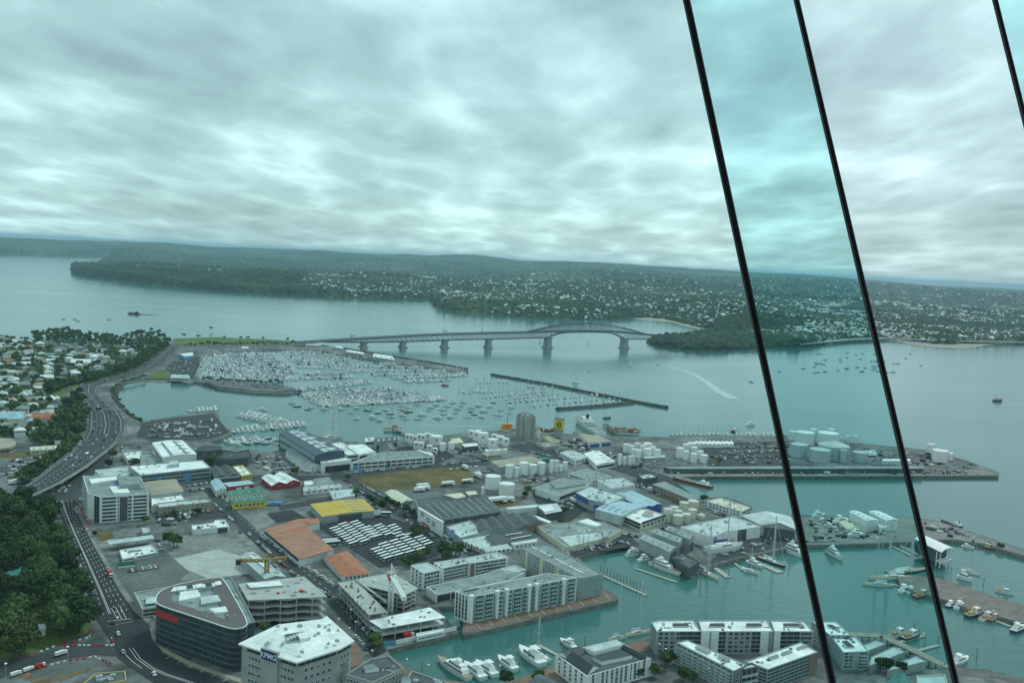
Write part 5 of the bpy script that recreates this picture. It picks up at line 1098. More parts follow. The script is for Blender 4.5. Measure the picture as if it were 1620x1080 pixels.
b.balcs(1, 6, 11, 1.2, m0=.05, m1=.01, gap=.28, gm='teal_glass').panel('glazed_front', 1, .03, .99, .3, b.h - 1.0, 'pale_glass', .05).wins(0, 6, 4, 1.6, 2.4, m0=.05, m1=.05).wins(3, 6, 4, 1.6, 2.4)
for f_ in (.015, .24, .325, .53, .60, .86): 
    a, u, ln, nn, rz = b.edge(1); q = MB(); q.box((0, -1.0, 0), (1.5, 2.0, b.h * .75), 0); q.add([(-.75, -2, b.h * .75), (.75, -2, b.h * .75), (1.2, -2.6, b.h + 1), (-1.2, -2.6, b.h + 1), (-.75, 0, b.h * .75), (.75, 0, b.h * .75), (1.2, 0, b.h + 1), (-1.2, 0, b.h + 1)], ((0, 1, 2, 3), (1, 5, 6, 2), (4, 0, 3, 7), (3, 2, 6, 7)))
    p = a + u * ln * f_; place('pier', q.mesh('pier', M['bright_white']), b.o, (p.x - b.c.x, p.y - b.c.y, 0), rz)
b.units(10, 17, (1.4, 1.2, .9)).roofline('roof_rail', [(742, 940), (866, 917)], .3, 'frame_white', .6).block('roof_terrace', [(735, 935), (758, 931), (752, 928), (730, 931)], .3, 'dark_roof')
b = B('apartment_block', 'long grey apartment wing with white roof strips reaching out to the pier end', [(823, 865), (917, 914), (954, 907), (867, 858.5)], hb=(917, 914, 949), wall='grey_wall', roofm='grey_roof')
b.bands(1, 6, 'pale_glass').wins(0, 6, 18, 1.6, 1.5).panel('white_bay', 0, .10, .15, .5, b.h - .5, 'cream_wall', .4).panel('white_bay', 0, .36, .42, .5, b.h - .5, 'cream_wall', .4).panel('white_bay', 0, .63, .68, .5, b.h - .5, 'cream_wall', .4)
for f0, f1 in ((.02, .1), (.15, .35), (.42, .62), (.66, .9)): b.roofline('roof_strip', [(840 + 92 * f0, 863 + 48 * f0), (840 + 92 * f1, 863 + 48 * f1)], 1.1, 'white_roof', .3)
# --- apartments on the near quay
def aptrow(label, roof, hb, grey, white, dark, units):
    b = B('apartment_block', label, roof, hb=hb, wall='grey_wall', roofm='white_roof', par=.5)
    return b
b = aptrow('pale roofed quay apartment block at the left end of the back row', [(1039, 998), (1109, 998), (1097, 980), (1043, 980), (1030, 983)], (1039, 998, 1035), 0, 0, 0, 0)
b.wins(0, 5, 4, 2, 1.6, m0=.03, m1=.45, gm='glass', fm='frame_grey').bands(0, 5, m0=.52, m1=.0, h=1.9).wins(4, 5, 4, 2.0, 1.6, fm='frame_grey').block('rooftop_plant', [(1065, 990), (1090, 990), (1088, 985), (1064, 985)], .8, 'steel', 'dark_grey')
b = aptrow('longest pale roofed quay apartment block, in the middle of the back row', [(1109.6, 998), (1224, 998), (1213, 980), (1104.6, 980.6)], (1109, 998, 1035), 0, 0, 0, 0)
b.panel('white_bay', 0, .0, .11, .2, b.h - .5, 'white_wall', .5).panel('white_bay', 0, .14, .24, .2, b.h - .5, 'white_wall', .5).panel('white_bay', 0, .82, .93, .2, b.h - .5, 'white_wall', .5).bands(0, 5, m0=.24, m1=.66, h=1.9).bands(0, 5, m0=.70, m1=.18, h=1.9).wins(0, 5, 4, 2.2, 1.6, m0=.37, m1=.32, fm='frame_grey')
for x in (1134, 1192): b.block('rooftop_plant', [(x - 12, 990), (x + 13, 990), (x + 12, 985), (x - 11, 985)], .8, 'steel', 'dark_grey')
b = aptrow('pale roofed quay apartment block at the right end of the back row', [(1225, 998), (1287, 998), (1272, 982), (1218.5, 980.5)], (1225, 998, 1035), 0, 0, 0, 0)
b.panel('white_bay', 0, .0, .16, .2, b.h - .5, 'white_wall', .5).bands(0, 5, m0=.17, m1=.34, h=1.9).wins(0, 5, 3, 2.0, 1.6, m0=.68, m1=.04, fm='frame_grey').wins(1, 5, 3, 2, 1.6, fm='frame_grey').block('rooftop_plant', [(1240, 990), (1265, 990), (1263, 985), (1239, 985)], .8, 'steel', 'dark_grey')
b = aptrow('quay apartment block with pale roof just behind the dark window bar', [(1313, 1004), (1348, 1004), (1323, 982), (1284, 981.5)], (1313, 1004, 1036), 0, 0, 0, 0); b.wins(0, 5, 4, 2, 1.6).wins(3, 5, 6, 2, 1.6).wins(1, 5, 6, 2, 1.6).block('rooftop_plant', [(1318, 994), (1328, 994), (1316, 987), (1308, 987)], .8, 'steel', 'dark_grey')
b = aptrow('quay apartment block with white balconies at the inner end of the fish market sheds', [(1334, 1031), (1375, 1029.5), (1354, 1005.6), (1315, 1006)], (1334, 1031, 1060), 0, 0, 0, 0); b.wins(0, 5, 2, 2.2, 1.6, m0=.05, m1=.6).balcs(0, 5, 1, 1.5, m0=.62, m1=.04).wins(3, 5, 6, 2, 1.6).wins(1, 5, 4, 2, 1.6).block('rooftop_plant', [(1342, 1023), (1352, 1022), (1340, 1012), (1332, 1013)], .8, 'steel', 'dark_grey')
b = aptrow('left arm of the V shaped apartments with a long pale roof and many balconies', [(1070, 1015), (1161, 1060.5), (1182, 1050.5), (1088, 1011.5)], (1070, 1015, 1048), 0, 0, 0, 0); b.balcs(0, 6, 10, 1.6, m0=.01, m1=.02).wins(1, 6, 2, 1.4, 1.5).block('rooftop_plant', [(1135, 1036), (1150, 1044), (1155, 1041), (1140, 1034)], 1.4, 'steel', 'grey_roof').block('rooftop_plant', [(1100, 1022), (1120, 1031), (1125, 1028), (1106, 1019)], 1.4, 'steel', 'grey_roof')
b = aptrow('right arm of the V shaped apartments with a pale roof and glazed front', [(1200, 1052), (1215, 1058), (1294, 1030), (1267, 1014.5), (1178, 1046)], (1215, 1058, 1094), 0, 0, 0, 0); b.curtain(1, 6, 'teal_glass', bay=3.2, spandrel='grey_wall').bands(0, 6, m0=.1, m1=.1).panel('brown_bay', 1, .82, 1.0, .3, b.h - .5, 'brown_wall', .3)
for t_ in (.15, .45, .8): b.block('rooftop_plant', [(1208 + 70 * t_, 1045 - 25 * t_), (1222 + 70 * t_, 1040 - 25 * t_), (1218 + 70 * t_, 1038 - 25 * t_), (1204 + 70 * t_, 1043 - 25 * t_)], 1.2, 'steel', 'grey_roof')
B('apartment_block', 'small stepped link with white balcony slabs between the two arms of the V', [(1172, 1059), (1200, 1053), (1190, 1047), (1180, 1050)], h=17, wall='dark_wall', roofm='pale_roof').balcs(0, 5, 1, 1.2)
# gabled cream apartments
b = B('apartment_block', 'cream apartment block with dark slate gables around a raised roof court', [(879, 1033.5), (928.5, 1069), (1028.5, 1041), (975, 1011)], hb=(879, 1033.5, 1062), wall='white_wall', roofm='dark_roof', par=.5)
zt = b.z0 + b.h
def gab(px, rise, mat, nm='gable_roof', ax=0):
    p = [G(x, y, zt + .05) for x, y in px]; m0_, m1_ = (p[0].lerp(p[1], .5), p[3].lerp(p[2], .5)) if ax == 0 else (p[0].lerp(p[3], .5), p[1].lerp(p[2], .5)); up = Vector((0, 0, rise)); q = MB()
    if ax == 0: q.add([p[0], p[3], m1_ + up, m0_ + up, p[1], p[2]], [(0, 3, 2, 1), (3, 4, 5, 2)]); q.add([p[0], p[1], m0_ + up], [(0, 1, 2)], 1); q.add([p[3], p[2], m1_ + up], [(0, 2, 1)], 1)
    else: q.add([p[0], p[1], m1_ + up, m0_ + up, p[3], p[2]], [(0, 1, 2, 3), (3, 2, 5, 4)]); q.add([p[0], p[3], m0_ + up], [(0, 2, 1)], 1); q.add([p[1], p[2], m1_ + up], [(0, 1, 2)], 1)
    q.obj(nm, [M[mat], M['white_wall']], b.o)
gab([(893, 1042), (929, 1068), (948, 1056), (917, 1034)], 3.0, 'slate_roof', ax=1); gab([(880, 1033), (900, 1044), (930, 1030), (905, 1024)], 2.0, 'slate_roof'); gab([(985, 1019), (1027, 1040), (1020, 1044), (978, 1022)], 1.6, 'slate_roof', ax=1)
b.block('raised_court', [(940, 1030), (988, 1018), (976, 1012), (925, 1024)], 2.2, 'white_wall', 'pale_roof').block('raised_court', [(952, 1046), (1000, 1036), (982, 1028), (938, 1038)], 2.0, 'white_wall', 'slate_roof')
b.wins(0, 4, 5, 1.8, 1.7).wins(1, 5, 12, 1.7, 1.7).fins(1, 7, .8, .4)
b = B('low_building', 'green roofed low hall with a white ridge at the bottom right', [(1400, 1085), (1446, 1092), (1440, 1073), (1416, 1064)], h=6, wall='cream_wall', roofm='teal_roof', gable=dict(e=1, rise=1.6))
B('low_building', 'pale green flat roofs between the bottom window bar and the green hall', [(1452, 1085), (1500, 1085), (1495, 1066), (1450, 1068)], h=6, wall='cream_wall', roofm='pale_roof')
for i, pts in enumerate(([(1370, 1030), (1402, 1017), (1385, 1012), (1362, 1021)], [(1376, 1052), (1432, 1030), (1414, 1022), (1378, 1038)], [(1404, 1060), (1465, 1045), (1450, 1037), (1420, 1047)])):
    B('market_shed', ('shortest pale flat roofed shed beside the white balcony apartments', 'middle pale flat roofed shed of the fanned three by the boardwalk', 'outermost pale flat roofed shed of the fanned three, next to the boardwalk')[i], pts, h=5, wall='concrete', roofm='pale_roof', par=.3, cat='shed')
q = MB(); P_ = PX([(1345, 1003), (1395, 1006), (1440, 1026), (1492, 1052), (1505, 1056)]); 
for a, c in zip(P_, P_[1:]): q.bar((a.x, a.y, Z0 + .2), (c.x, c.y, Z0 + .2), 6, .5)
for a, c in zip(P_, P_[1:]):
    for k in range(5): p = a.lerp(c, k / 5); q.bar((p.x, p.y, -1), (p.x, p.y, Z0), .5)
tag(q.obj('boardwalk', M['timber'], o=P_[0]), 'raised timber boardwalk curving out over the water beside the pale sheds', 'boardwalk')

# ------------------------------------------------------------------ tanks and silos
TANKG = {}
def tank(label, cx, yt, yb, w, mat='white_tank', group=None, dot=False, cone=.10, name='storage_tank'):
    g = G(cx, yb); r = w / 2 * (g - CAM).length / F; u = Vector((g.x, g.y)).normalized(); c = Vector((g.x, g.y)) + u * r
    sink = (H - Z0) / math.hypot(c.x, c.y); h = hgt(cx, yt + w * .5 * sink, yb)
    t_ = thing(name, label, 'tank', (c.x, c.y, Z0), 0, group); q = MB(); q.cyl((c.x, c.y), r, Z0, Z0 + h, 28, 0, cap=False)
    for k in range(1, 4): q.cyl((c.x, c.y), r + .03, Z0 + h * k / 4 - .05, Z0 + h * k / 4 + .05, 28, 0)
    o = q.obj('shell', M[mat], t_)
    for p in o.data.polygons: p.use_smooth = len(p.vertices) == 4
    q = MB(); q.cone((c.x, c.y), r + .15, Z0 + h, Z0 + h + max(.3, r * cone), 28); q.cyl((c.x, c.y), r + .15, Z0 + h - .15, Z0 + h, 28, 0, cap=False); q.obj('tank_roof', M[mat], t_)
    q = MB(); a = math.atan2(-u.y, -u.x) + .7
    for k in range(9):
        aa = a + k * .09; p = (c.x + (r + .5) * math.cos(aa), c.y + (r + .5) * math.sin(aa)); aa2 = a + (k + 1) * .09; p2 = (c.x + (r + .5) * math.cos(aa2), c.y + (r + .5) * math.sin(aa2))
        q.bar((*p, Z0 + h * k / 9), (*p2, Z0 + h * (k + 1) / 9), .5, .2)
    for k in range(16):
        a0, a1 = 2 * math.pi * k / 16, 2 * math.pi * (k + 1) / 16; q.bar((c.x + r * math.cos(a0), c.y + r * math.sin(a0), Z0 + h + .9), (c.x + r * math.cos(a1), c.y + r * math.sin(a1), Z0 + h + .9), .08)
    q.obj('stair_and_rail', M['steel'], t_)
    if dot:
        q = MB(); aa = math.atan2(-u.y, -u.x); p = Vector((c.x, c.y, 0)) + Vector((math.cos(aa), math.sin(aa), 0)) * (r + .12); q.box((p.x, p.y, Z0 + h * .58), (.2, 1.7, 1.9), aa); q.obj('emblem', M['navy'], t_)
    return t_
def ordinal(i): return ('first', 'second', 'third', 'fourth', 'fifth', 'sixth', 'seventh', 'eighth', 'ninth', 'tenth', 'eleventh', 'twelfth', 'thirteenth', 'fourteenth', 'fifteenth', 'sixteenth', 'seventeenth', 'eighteenth', 'nineteenth', 'twentieth')[i] if i < 20 else 'number %d' % (i + 1)
def tanks(what, group, rows, **k):
    for i, r_ in enumerate(sorted(rows)): tank('%s from the left %s' % (ordinal(i), what), *r_, group=group, **k)
tanks('of the emblem marked white tanks by the harbour shed', 'white tanks beside the harbour shed', [(644, 686, 700, 7), (650, 687, 702, 8), (656.5, 689, 702, 7.5), (663, 686, 699, 8), (669, 687, 700.5, 9), (675.5, 684.5, 697, 8), (682, 686, 698, 8), (690, 689, 705, 19), (658, 698.5, 711, 8.5), (666, 699.5, 712, 9), (679, 704, 716, 9), (688, 708, 719, 8)], dot=True)
tanks('of the two lone white tanks near the harbour shed', 'two lone white tanks', [(700, 700.5, 714.5, 10), (714, 699, 712.5, 10)])
tanks('of the emblem marked white tanks near the dredger', 'white tanks near the silos', [(745, 680.5, 692.5, 9), (753.5, 682, 697, 12), (764, 684, 703, 16), (757, 680, 690, 10), (782, 686.5, 697, 10), (791, 689.5, 703, 13), (779, 694, 708.5, 16), (800, 693, 706, 11)], dot=True)
tanks('of five stout white tanks before the tan roof', 'row of five white tanks', [(805.5, 735, 756, 13), (816, 738.5, 755.5, 10), (828, 731, 753.5, 15), (842, 734, 752, 14.5), (855.5, 731, 751, 13)])
tanks('of the slim white tanks beside the stout ones', 'slim white tanks', [(872, 727.5, 748, 7), (879.5, 727.5, 747, 7.5), (887, 735.5, 746.5, 7), (893.5, 730, 745.5, 7.5)])
tank('taller of the two big white tanks beside the grass field', 779, 752, 775, 24, group='big white tanks by the field', cone=.05); tank('lower of the two big white tanks, in front of the other', 801, 764, 786, 24, group='big white tanks by the field', cone=.05)
tank('slim white standpipe tank left of the two big white tanks', 763.5, 769.5, 782.5, 5.5)
tanks('of four thin white cylinders beside the store', 'thin white cylinders', [(980.5, 718, 736, 6), (987.3, 722, 736, 5.5), (996.7, 720.5, 735, 6), (1001.7, 720.5, 734, 5)])
tanks('of the crowded white tanks behind the thin cylinders', 'crowded white tanks by the tan shed', [(990, 702, 716, 9), (998, 704, 717, 10), (1008, 700.5, 713, 9), (1017, 704, 717, 10), (1024, 700.5, 716, 14), (1010, 711, 727, 9), (1024, 709, 727, 13), (1039, 710.5, 727, 11), (1003, 710, 722, 9), (1032, 706, 720, 10)])
tanks('of the white tanks beside the small boat marina wharf', 'white tanks by the small boat wharf', [(1075, 708, 724.5, 12), (1085, 713, 728, 9.5), (1097, 717, 732, 11), (1113, 719, 732.5, 11.5), (1085, 702, 714, 11), (1094, 700, 712, 14), (1107, 713, 726, 10), (1098, 707, 719, 10)])
tanks('of the beige tanks behind the cream office', 'beige tanks by the inlet', [(1056, 804, 826, 14), (1072, 807, 820, 14), (1081.5, 794, 811, 14.5), (1096, 791.5, 808, 16.5), (1066, 801, 816, 13), (1094.5, 805, 821.5, 13), (1072, 814, 830, 16), (1085, 812, 828, 14.5)], mat='beige_tank')
tank('low cream domed tank beside the beige tanks', 1109, 814, 821.5, 12, mat='cream_roof', cone=.6)
tanks('of the tall white tanks at the back of the tank wharf', 'white tanks on the tank wharf', [(1253, 681.5, 697, 11), (1272.6, 683, 704, 28), (1286, 678, 699, 10), (1309, 684, 705, 31), (1314, 678, 696, 10), (1323, 690, 704, 10), (1341, 688.5, 702, 7), (1353, 688.5, 702, 6.5)], cone=.06)
tanks('of the grey white tanks at the front of the tank wharf', 'grey tanks on the tank wharf', [(1263, 702, 724, 25), (1296, 710, 732, 31), (1333, 711, 732, 10), (1360, 714.5, 731.5, 22)], mat='grey_tank', cone=.05)
tank('wide grey cone roofed tank in the middle of the tank wharf', 1317, 703, 729, 46, mat='grey_tank', cone=.28)
tanks('of the white tanks near the tip of the tank wharf', 'white tanks at the wharf tip', [(1472, 702, 718, 11), (1480, 710, 727, 12), (1487, 712, 732, 21), (1502, 716, 728, 10)])
s_ = thing('cement_silos', 'cluster of tall grey concrete cement silos on the harbour edge', 'silo', tuple(G(832, 697)))
for cx, yt, yb, w in ((820, 656, 692, 9.5), (825.5, 657.5, 695, 8.5), (833.5, 659.5, 697.5, 10.5), (842.5, 659, 693, 7), (829, 655, 690, 9), (838, 656, 690, 8)):
    g = G(cx, yb); r = w / 2 * (g - CAM).length / F; u = Vector((g.x, g.y)).normalized(); c = Vector((g.x, g.y)) + u * r; h = hgt(cx, yt + 1, yb); q = MB(); q.cyl((c.x, c.y), r, Z0, Z0 + h, 20); q.box((c.x, c.y, Z0 + h), (r * 1.1, r * 1.0, 2.2), .4)
    q.obj('silo', M['silo_concrete'], s_)
g = G(848, 692); q = MB(); q.box((g.x, g.y, Z0), (1.2, 1.2, 20), .2); q.box((g.x + 3, g.y, Z0), (2.5, 2.5, 10), .2); q.obj('elevator', M['white_tank'], s_)
b = B('sign_tower', 'grey concrete tower with a big yellow emblem sign near the moored ship', [(877.5, 659), (891, 662), (893.5, 656.5), (880, 655)], hb=(891, 661.5, 692), wall='silo_concrete', roofm='grey_roof', par=.4, cat='tower')
a, u, ln, nn, rz = b.edge(0)
q = MB(); q.box((0, -.25, 0), (ln * .92, .5, 11), 0); p = a + u * ln * .56; sg = place('sign', q.mesh('sign', M['yellow']), b.o, (p.x - b.c.x, p.y - b.c.y, b.h - 14), rz)
q = MB()
for sgn in (1, -1):       # two facing hooks of the emblem
    pts = [(1.0 + 3.0 * math.cos(t_), 5.5 + sgn * .2 + sgn * 3.0 * abs(math.sin(t_))) for t_ in [math.pi * k / 10 for k in range(11)]]
    for p0, p1 in zip(pts, pts[1:]): q.bar((p0[0], -.6, p0[1]), (p1[0], -.6, p1[1]), .2, 1.3)
q.bar((-4.2, -.6, 5.5), (-1, -.6, 5.5), .2, 1.2); q.bar((0.2, -.6, 5.5), (2.4, -.6, 5.5), .2, 1.4)
place('emblem', q.mesh('emblem', M['black']), sg, (0, 0, 0), 0)
# ------------------------------------------------------------------ harbour bridge
pb = [(575, 549), (637, 549), (703, 549.5), (772, 550), (866, 549.5), (987, 550)]
pg = [G(x, y, 0) for x, y in pb]
mx_, my_ = sum(p.x for p in pg) / 6, sum(p.y for p in pg) / 6
sl = math.atan2(sum((p.x - mx_) * (p.y - my_) for p in pg), sum((p.x - mx_) ** 2 for p in pg))
BU = Vector((math.cos(sl), math.sin(sl), 0)); BN = Vector((-BU.y, BU.x, 0)); BP = Vector((mx_, my_, 0))
def BR(px, py, off=0.0):
    d = ray(px, py); t_ = (BP - CAM).dot(BN) / d.dot(BN); return CAM + d * t_ + BN * off
br = thing('harbour_bridge', 'long grey steel harbour bridge with arched truss main span and stone piers', 'bridge', tuple(BR(926, 549)))
DECK = [(470, 541), (510, 538.5), (573, 534.5), (637, 531), (703, 527.8), (772, 526), (840, 524.6), (866, 523.8), (900, 523), (926, 522.8), (955, 523.2), (987, 525.2), (1020, 528), (1060, 531.5), (1100, 534), (1150, 537)]
def dk(x): return interp(DECK, x)
def samp(x0, x1, n): return [x0 + (x1 - x0) * i / n for i in range(n + 1)]
q = MB()
X_ = samp(470, 1150, 60)
for a, c in zip(X_, X_[1:]):
    for off in (-8, 0, 8):
        q.bar(BR(a, dk(a) + .9, off), BR(c, dk(c) + .9, off), 8.2, 2.6)
for off in (-12.2, 12.2):
    for a, c in zip(X_, X_[1:]): q.bar(BR(a, dk(a) - .2, off), BR(c, dk(c) - .2, off), .4, 1.4)
q.obj('deck', M['bridge_steel'], br)
LOW = {(510, 575): (541, 541.5), (575, 637): (541.5, 540.5), (637, 703): (540.5, 538), (703, 772): (538, 536.5), (772, 866): (536.5, 534), (987, 1060): (536, 537.5)}
for (x0, x1), (y0, y1) in LOW.items():
    q = MB(); k = max(4, int((x1 - x0) / 7.5)); xs_ = samp(x0, x1, k)
    for off in (-6, 6):
        for i in range(k):
            ya, yb_ = y0 + (y1 - y0) * i / k, y0 + (y1 - y0) * (i + 1) / k
            q.bar(BR(xs_[i], ya, off), BR(xs_[i + 1], yb_, off), 1.6, 1.6); q.bar(BR(xs_[i], ya, off), BR((xs_[i] + xs_[i + 1]) / 2, dk(xs_[i]) + 2, off), 1.0); q.bar(BR((xs_[i] + xs_[i + 1]) / 2, dk(xs_[i]) + 2, off), BR(xs_[i + 1], yb_, off), 1.0)
    q.obj('truss', M['bridge_steel'], br)
ARCH = [(838, 524), (852, 521), (866, 517.5), (885, 514), (905, 511.8), (926, 511.2), (948, 512), (968, 514.5), (985, 518.2), (1000, 522), (1018, 527.2)]
SOF = [(866, 534), (874, 530.5), (884, 527), (897, 525.3), (926, 525), (958, 525.6), (970, 527.5), (979, 531), (987, 536)]
q = MB()
for off in (-7, 7):
    xs_ = samp(838, 1018, 34)
    for i in range(34):
        a, c = xs_[i], xs_[i + 1]; q.bar(BR(a, interp(ARCH, a), off), BR(c, interp(ARCH, c), off), 2.0, 2.2)
        if i % 2 == 0 and i < 33: m_ = c; e_ = xs_[min(i + 2, 34)]; q.bar(BR(a, interp(ARCH, a), off), BR(m_, dk(m_), off), 1.1); q.bar(BR(m_, dk(m_), off), BR(e_, interp(ARCH, e_), off), 1.1); q.bar(BR(a, interp(ARCH, a), off), BR(a, dk(a), off), .6)
    xs_ = samp(866, 987, 30)
    for a, c in zip(xs_, xs_[1:]): q.bar(BR(a, interp(SOF, a), off), BR(c, interp(SOF, c), off), 2.0, 2.0)
    for x in samp(868, 890, 4) + samp(964, 985, 4): q.bar(BR(x, interp(SOF, x), off), BR(x + (3 if x < 926 else -3), dk(x), off), .8)
for x in samp(850, 1006, 14): q.bar(BR(x, interp(ARCH, x), -7), BR(x, interp(ARCH, x), 7), .8)
q.obj('arch_truss', M['bridge_steel'], br)
for (x, y), g in zip(pb, pg):
    top = interp([(575, 541.5), (637, 540.5), (703, 538), (772, 536.5), (866, 533.5), (987, 535.5)], x); p = BR(x, top); q = MB(); wd = 13 if x > 800 else 10
    b0 = BR(x, y); q.box((b0.x, b0.y, -2), (wd * 1.05, 26, p.z + 1), sl, 0, .78); q.box((b0.x, b0.y, p.z - 3), (wd * 1.15, 24, 3), sl); q.box((b0.x, b0.y, -2), (wd * 1.5, 30, 4), sl); q.obj('pier', M['pier_stone'], br)
for x in (558, 704):
    q = MB(); y = dk(x) - 1; 
    for dx in (-2, 2): q.bar(BR(x + dx, y), BR(x + dx, y - 4), .8)
    q.bar(BR(x - 4, y - 4), BR(x + 4, y - 4), 1.2, 1.6); q.obj('gantry_sign', M['bridge_steel'], br)
# far shore motorway viaduct and causeway
q = MB(); pts = [(1150, 537), (1190, 541), (1230, 543), (1262, 544), (1300, 541), (1340, 537), (1400, 534.5), (1500, 539), (1620, 541)]
P_ = [G(x, y, 9) for x, y in pts]
for a, c in zip(P_, P_[1:]):
    q.bar(a, c, 22, 2)
    for k in range(7): p = a.lerp(c, k / 7); q.bar((p.x, p.y, -1), (p.x, p.y, 8), 2.5)
tag(q.obj('motorway_viaduct', M['concrete'], o=P_[0]), 'low concrete motorway viaduct on piers along the far shore right of the bridge', 'viaduct')
# near motorway flyover on the left
q = MB(); A_ = [Vector((p.x, p.y, p.z)) for p in PX(VL)]; B_ = [Vector((p.x, p.y, p.z)) for p in PX(VR)]; n = len(A_)
zz_ = [.15, 1.2, 3.5, 6.5, 8, 8, 8]
A_ = [G(x, y, Z0 + z) for (x, y), z in zip(VL, zz_)]; B_ = [G(x, y, Z0 + z) for (x, y), z in zip(VR, zz_)]
dn = Vector((0, 0, -1.3)); up = Vector((0, 0, .9))
q.strip([p for p in B_], [p for p in A_]); q.strip([p + dn for p in A_], [p + dn for p in B_], 1); q.strip([p + up for p in A_], [p + dn for p in A_], 1); q.strip([p + dn for p in B_], [p + up for p in B_], 1)
for i in range(len(q.f)):
    if i < n - 1:
        p0, p1, p2 = (Vector(q.v[j]) for j in q.f[i][:3])
        if (p1 - p0).cross(p2 - p0).z < 0: q.f[i] = q.f[i][::-1]
fo = thing('flyover', 'curving motorway flyover on columns above the junction at the left', 'flyover', tuple(A_[4])); q.obj('deck', [M['asphalt'], M['concrete']], fo)
for i in range(2, n - 1):
    for k in (0, .5):
        q = MB(); a = A_[i].lerp(A_[i + 1], k); c = B_[i].lerp(B_[i + 1], k); 
        for f in (.3, .7): p = a.lerp(c, f); q.cyl((p.x, p.y), .8, Z0, p.z - 1.2, 10)
        q.bar((a.x, a.y, a.z - 1.6), (c.x, c.y, c.z - 1.6), 1.4, .9); q.obj('column', M['concrete'], fo)
def mids(A, B_, t_): return [a.lerp(c, t_) for a, c in zip(A, B_)]
q = MB()
for t_ in (.07, .3, .5, .7, .93):
    P_ = mids(A_, B_, t_)
    for a, c in zip(P_, P_[1:]):
        L_ = (c - a).length; k = int(L_ / 10)
        for i in range(k if t_ not in (.07, .93) else 1):
            p0, p1 = a.lerp(c, i / max(1, k)), a.lerp(c, (i + .45) / max(1, k)) if t_ not in (.07, .93) else c
            q.bar((p0.x, p0.y, p0.z + .04), (p1.x, p1.y, p1.z + .04), .3, .03)
q.obj('lane_marking', M['paint'], fo)
FLY = (A_, B_)
# ------------------------------------------------------------------ cranes
def lattice(q, a, c, w, step, mi=0, bw=.22):
    a, c = Vector(a), Vector(c); d = (c - a).normalized(); u = d.cross(Vector((0, 0, 1))); u = Vector((1, 0, 0)) if u.length < .01 else u.normalized(); v = u.cross(d); cs = [(-u - v) * w / 2, (u - v) * w / 2, (u + v) * w / 2, (-u + v) * w / 2]
    for k in cs: q.bar(a + k, c + k, bw, bw, mi)
    n = max(1, int((c - a).length / step))
    for i in range(n):
        p0, p1 = a.lerp(c, i / n), a.lerp(c, (i + 1) / n)
        for k in range(4): q.bar(p0 + cs[k], p1 + cs[(k + 1) % 4], bw * .7, bw * .7, mi); q.bar(p1 + cs[k], p0 + cs[(k + 1) % 4], bw * .7, bw * .7, mi)
g = G(421.5, 921, Z0); hh = hgt(421, 886, 921); cr_ = thing('tower_crane', 'ochre yellow tower crane with a level jib beside the unfinished car park', 'crane', tuple(g))
q = MB(); lattice(q, (g.x, g.y, Z0), (g.x, g.y, Z0 + hh), 2.2, 2.2, bw=.5); q.obj('mast', M['crane_yellow'], cr_)
zj = Z0 + hh; pj0, pj1 = G(377, 886, zj), G(454, 881.5, zj); cj = Vector((g.x, g.y, zj))
q = MB(); lattice(q, cj, pj1, 1.5, 2, bw=.42); q.obj('jib', M['crane_yellow'], cr_); q = MB(); lattice(q, cj, pj0, 1.5, 2, bw=.42); q.obj('counter_jib', M['crane_yellow'], cr_)
q = MB(); q.box((pj0.x, pj0.y, zj - 2.6), (3, 3, 3), .2); q.obj('counterweight', M['dark_grey'], cr_); q = MB(); q.bar(cj, cj + Vector((0, 0, 5)), .5); q.bar(cj + Vector((0, 0, 5)), cj.lerp(pj1, .8), .12); q.bar(cj + Vector((0, 0, 5)), pj0, .12); q.obj('tie', M['crane_yellow'], cr_)
q = MB(); q.box((g.x + 1.8, g.y, zj - 2), (1.8, 2, 2.2), .2); q.obj('cab', M['steel'], cr_)
g = G(617.5, 968, Z0); hh = hgt(617.5, 916, 968); cr_ = thing('tower_crane', 'white and red luffing tower crane standing in the concrete frame', 'crane', tuple(g))
q = MB(); lattice(q, (g.x, g.y, Z0), (g.x, g.y, Z0 + hh), 2.6, 2.6, bw=.5); q.obj('mast', M['bright_white'], cr_)
zj = Z0 + hh; cj = Vector((g.x, g.y, zj + 1)); tip = G(640, 947, zj + 3); q = MB(); lattice(q, cj, tip, 1.9, 2, bw=.48); q.obj('jib', M['bright_white'], cr_)
q = MB(); q.box((g.x, g.y, zj - .5), (3.6, 3.6, 2.4), .3); q.obj('slewing_platform', M['red'], cr_)
d_ = (cj - tip); d_.z = 0; d_.normalize(); ap = cj + Vector((0, 0, 8)) + d_ * 2; q = MB(); q.bar(cj + d_ * 2, ap, .6); q.bar(cj - d_, ap, .5); q.bar(ap, tip, .14); q.obj('apex_frame', M['bright_white'], cr_)
q = MB(); q.box((cj.x + d_.x * 5, cj.y + d_.y * 5, zj), (3, 4, 2.6), math.atan2(d_.y, d_.x)); q.bar(cj, cj + d_ * 6, 1.4, .8); q.obj('counterweight', M['steel'], cr_)
q = MB(); q.box((cj.x + 2, cj.y - 1, zj + .6), (1.8, 2, 2.2), .3); q.obj('cab', M['frame_white'], cr_)
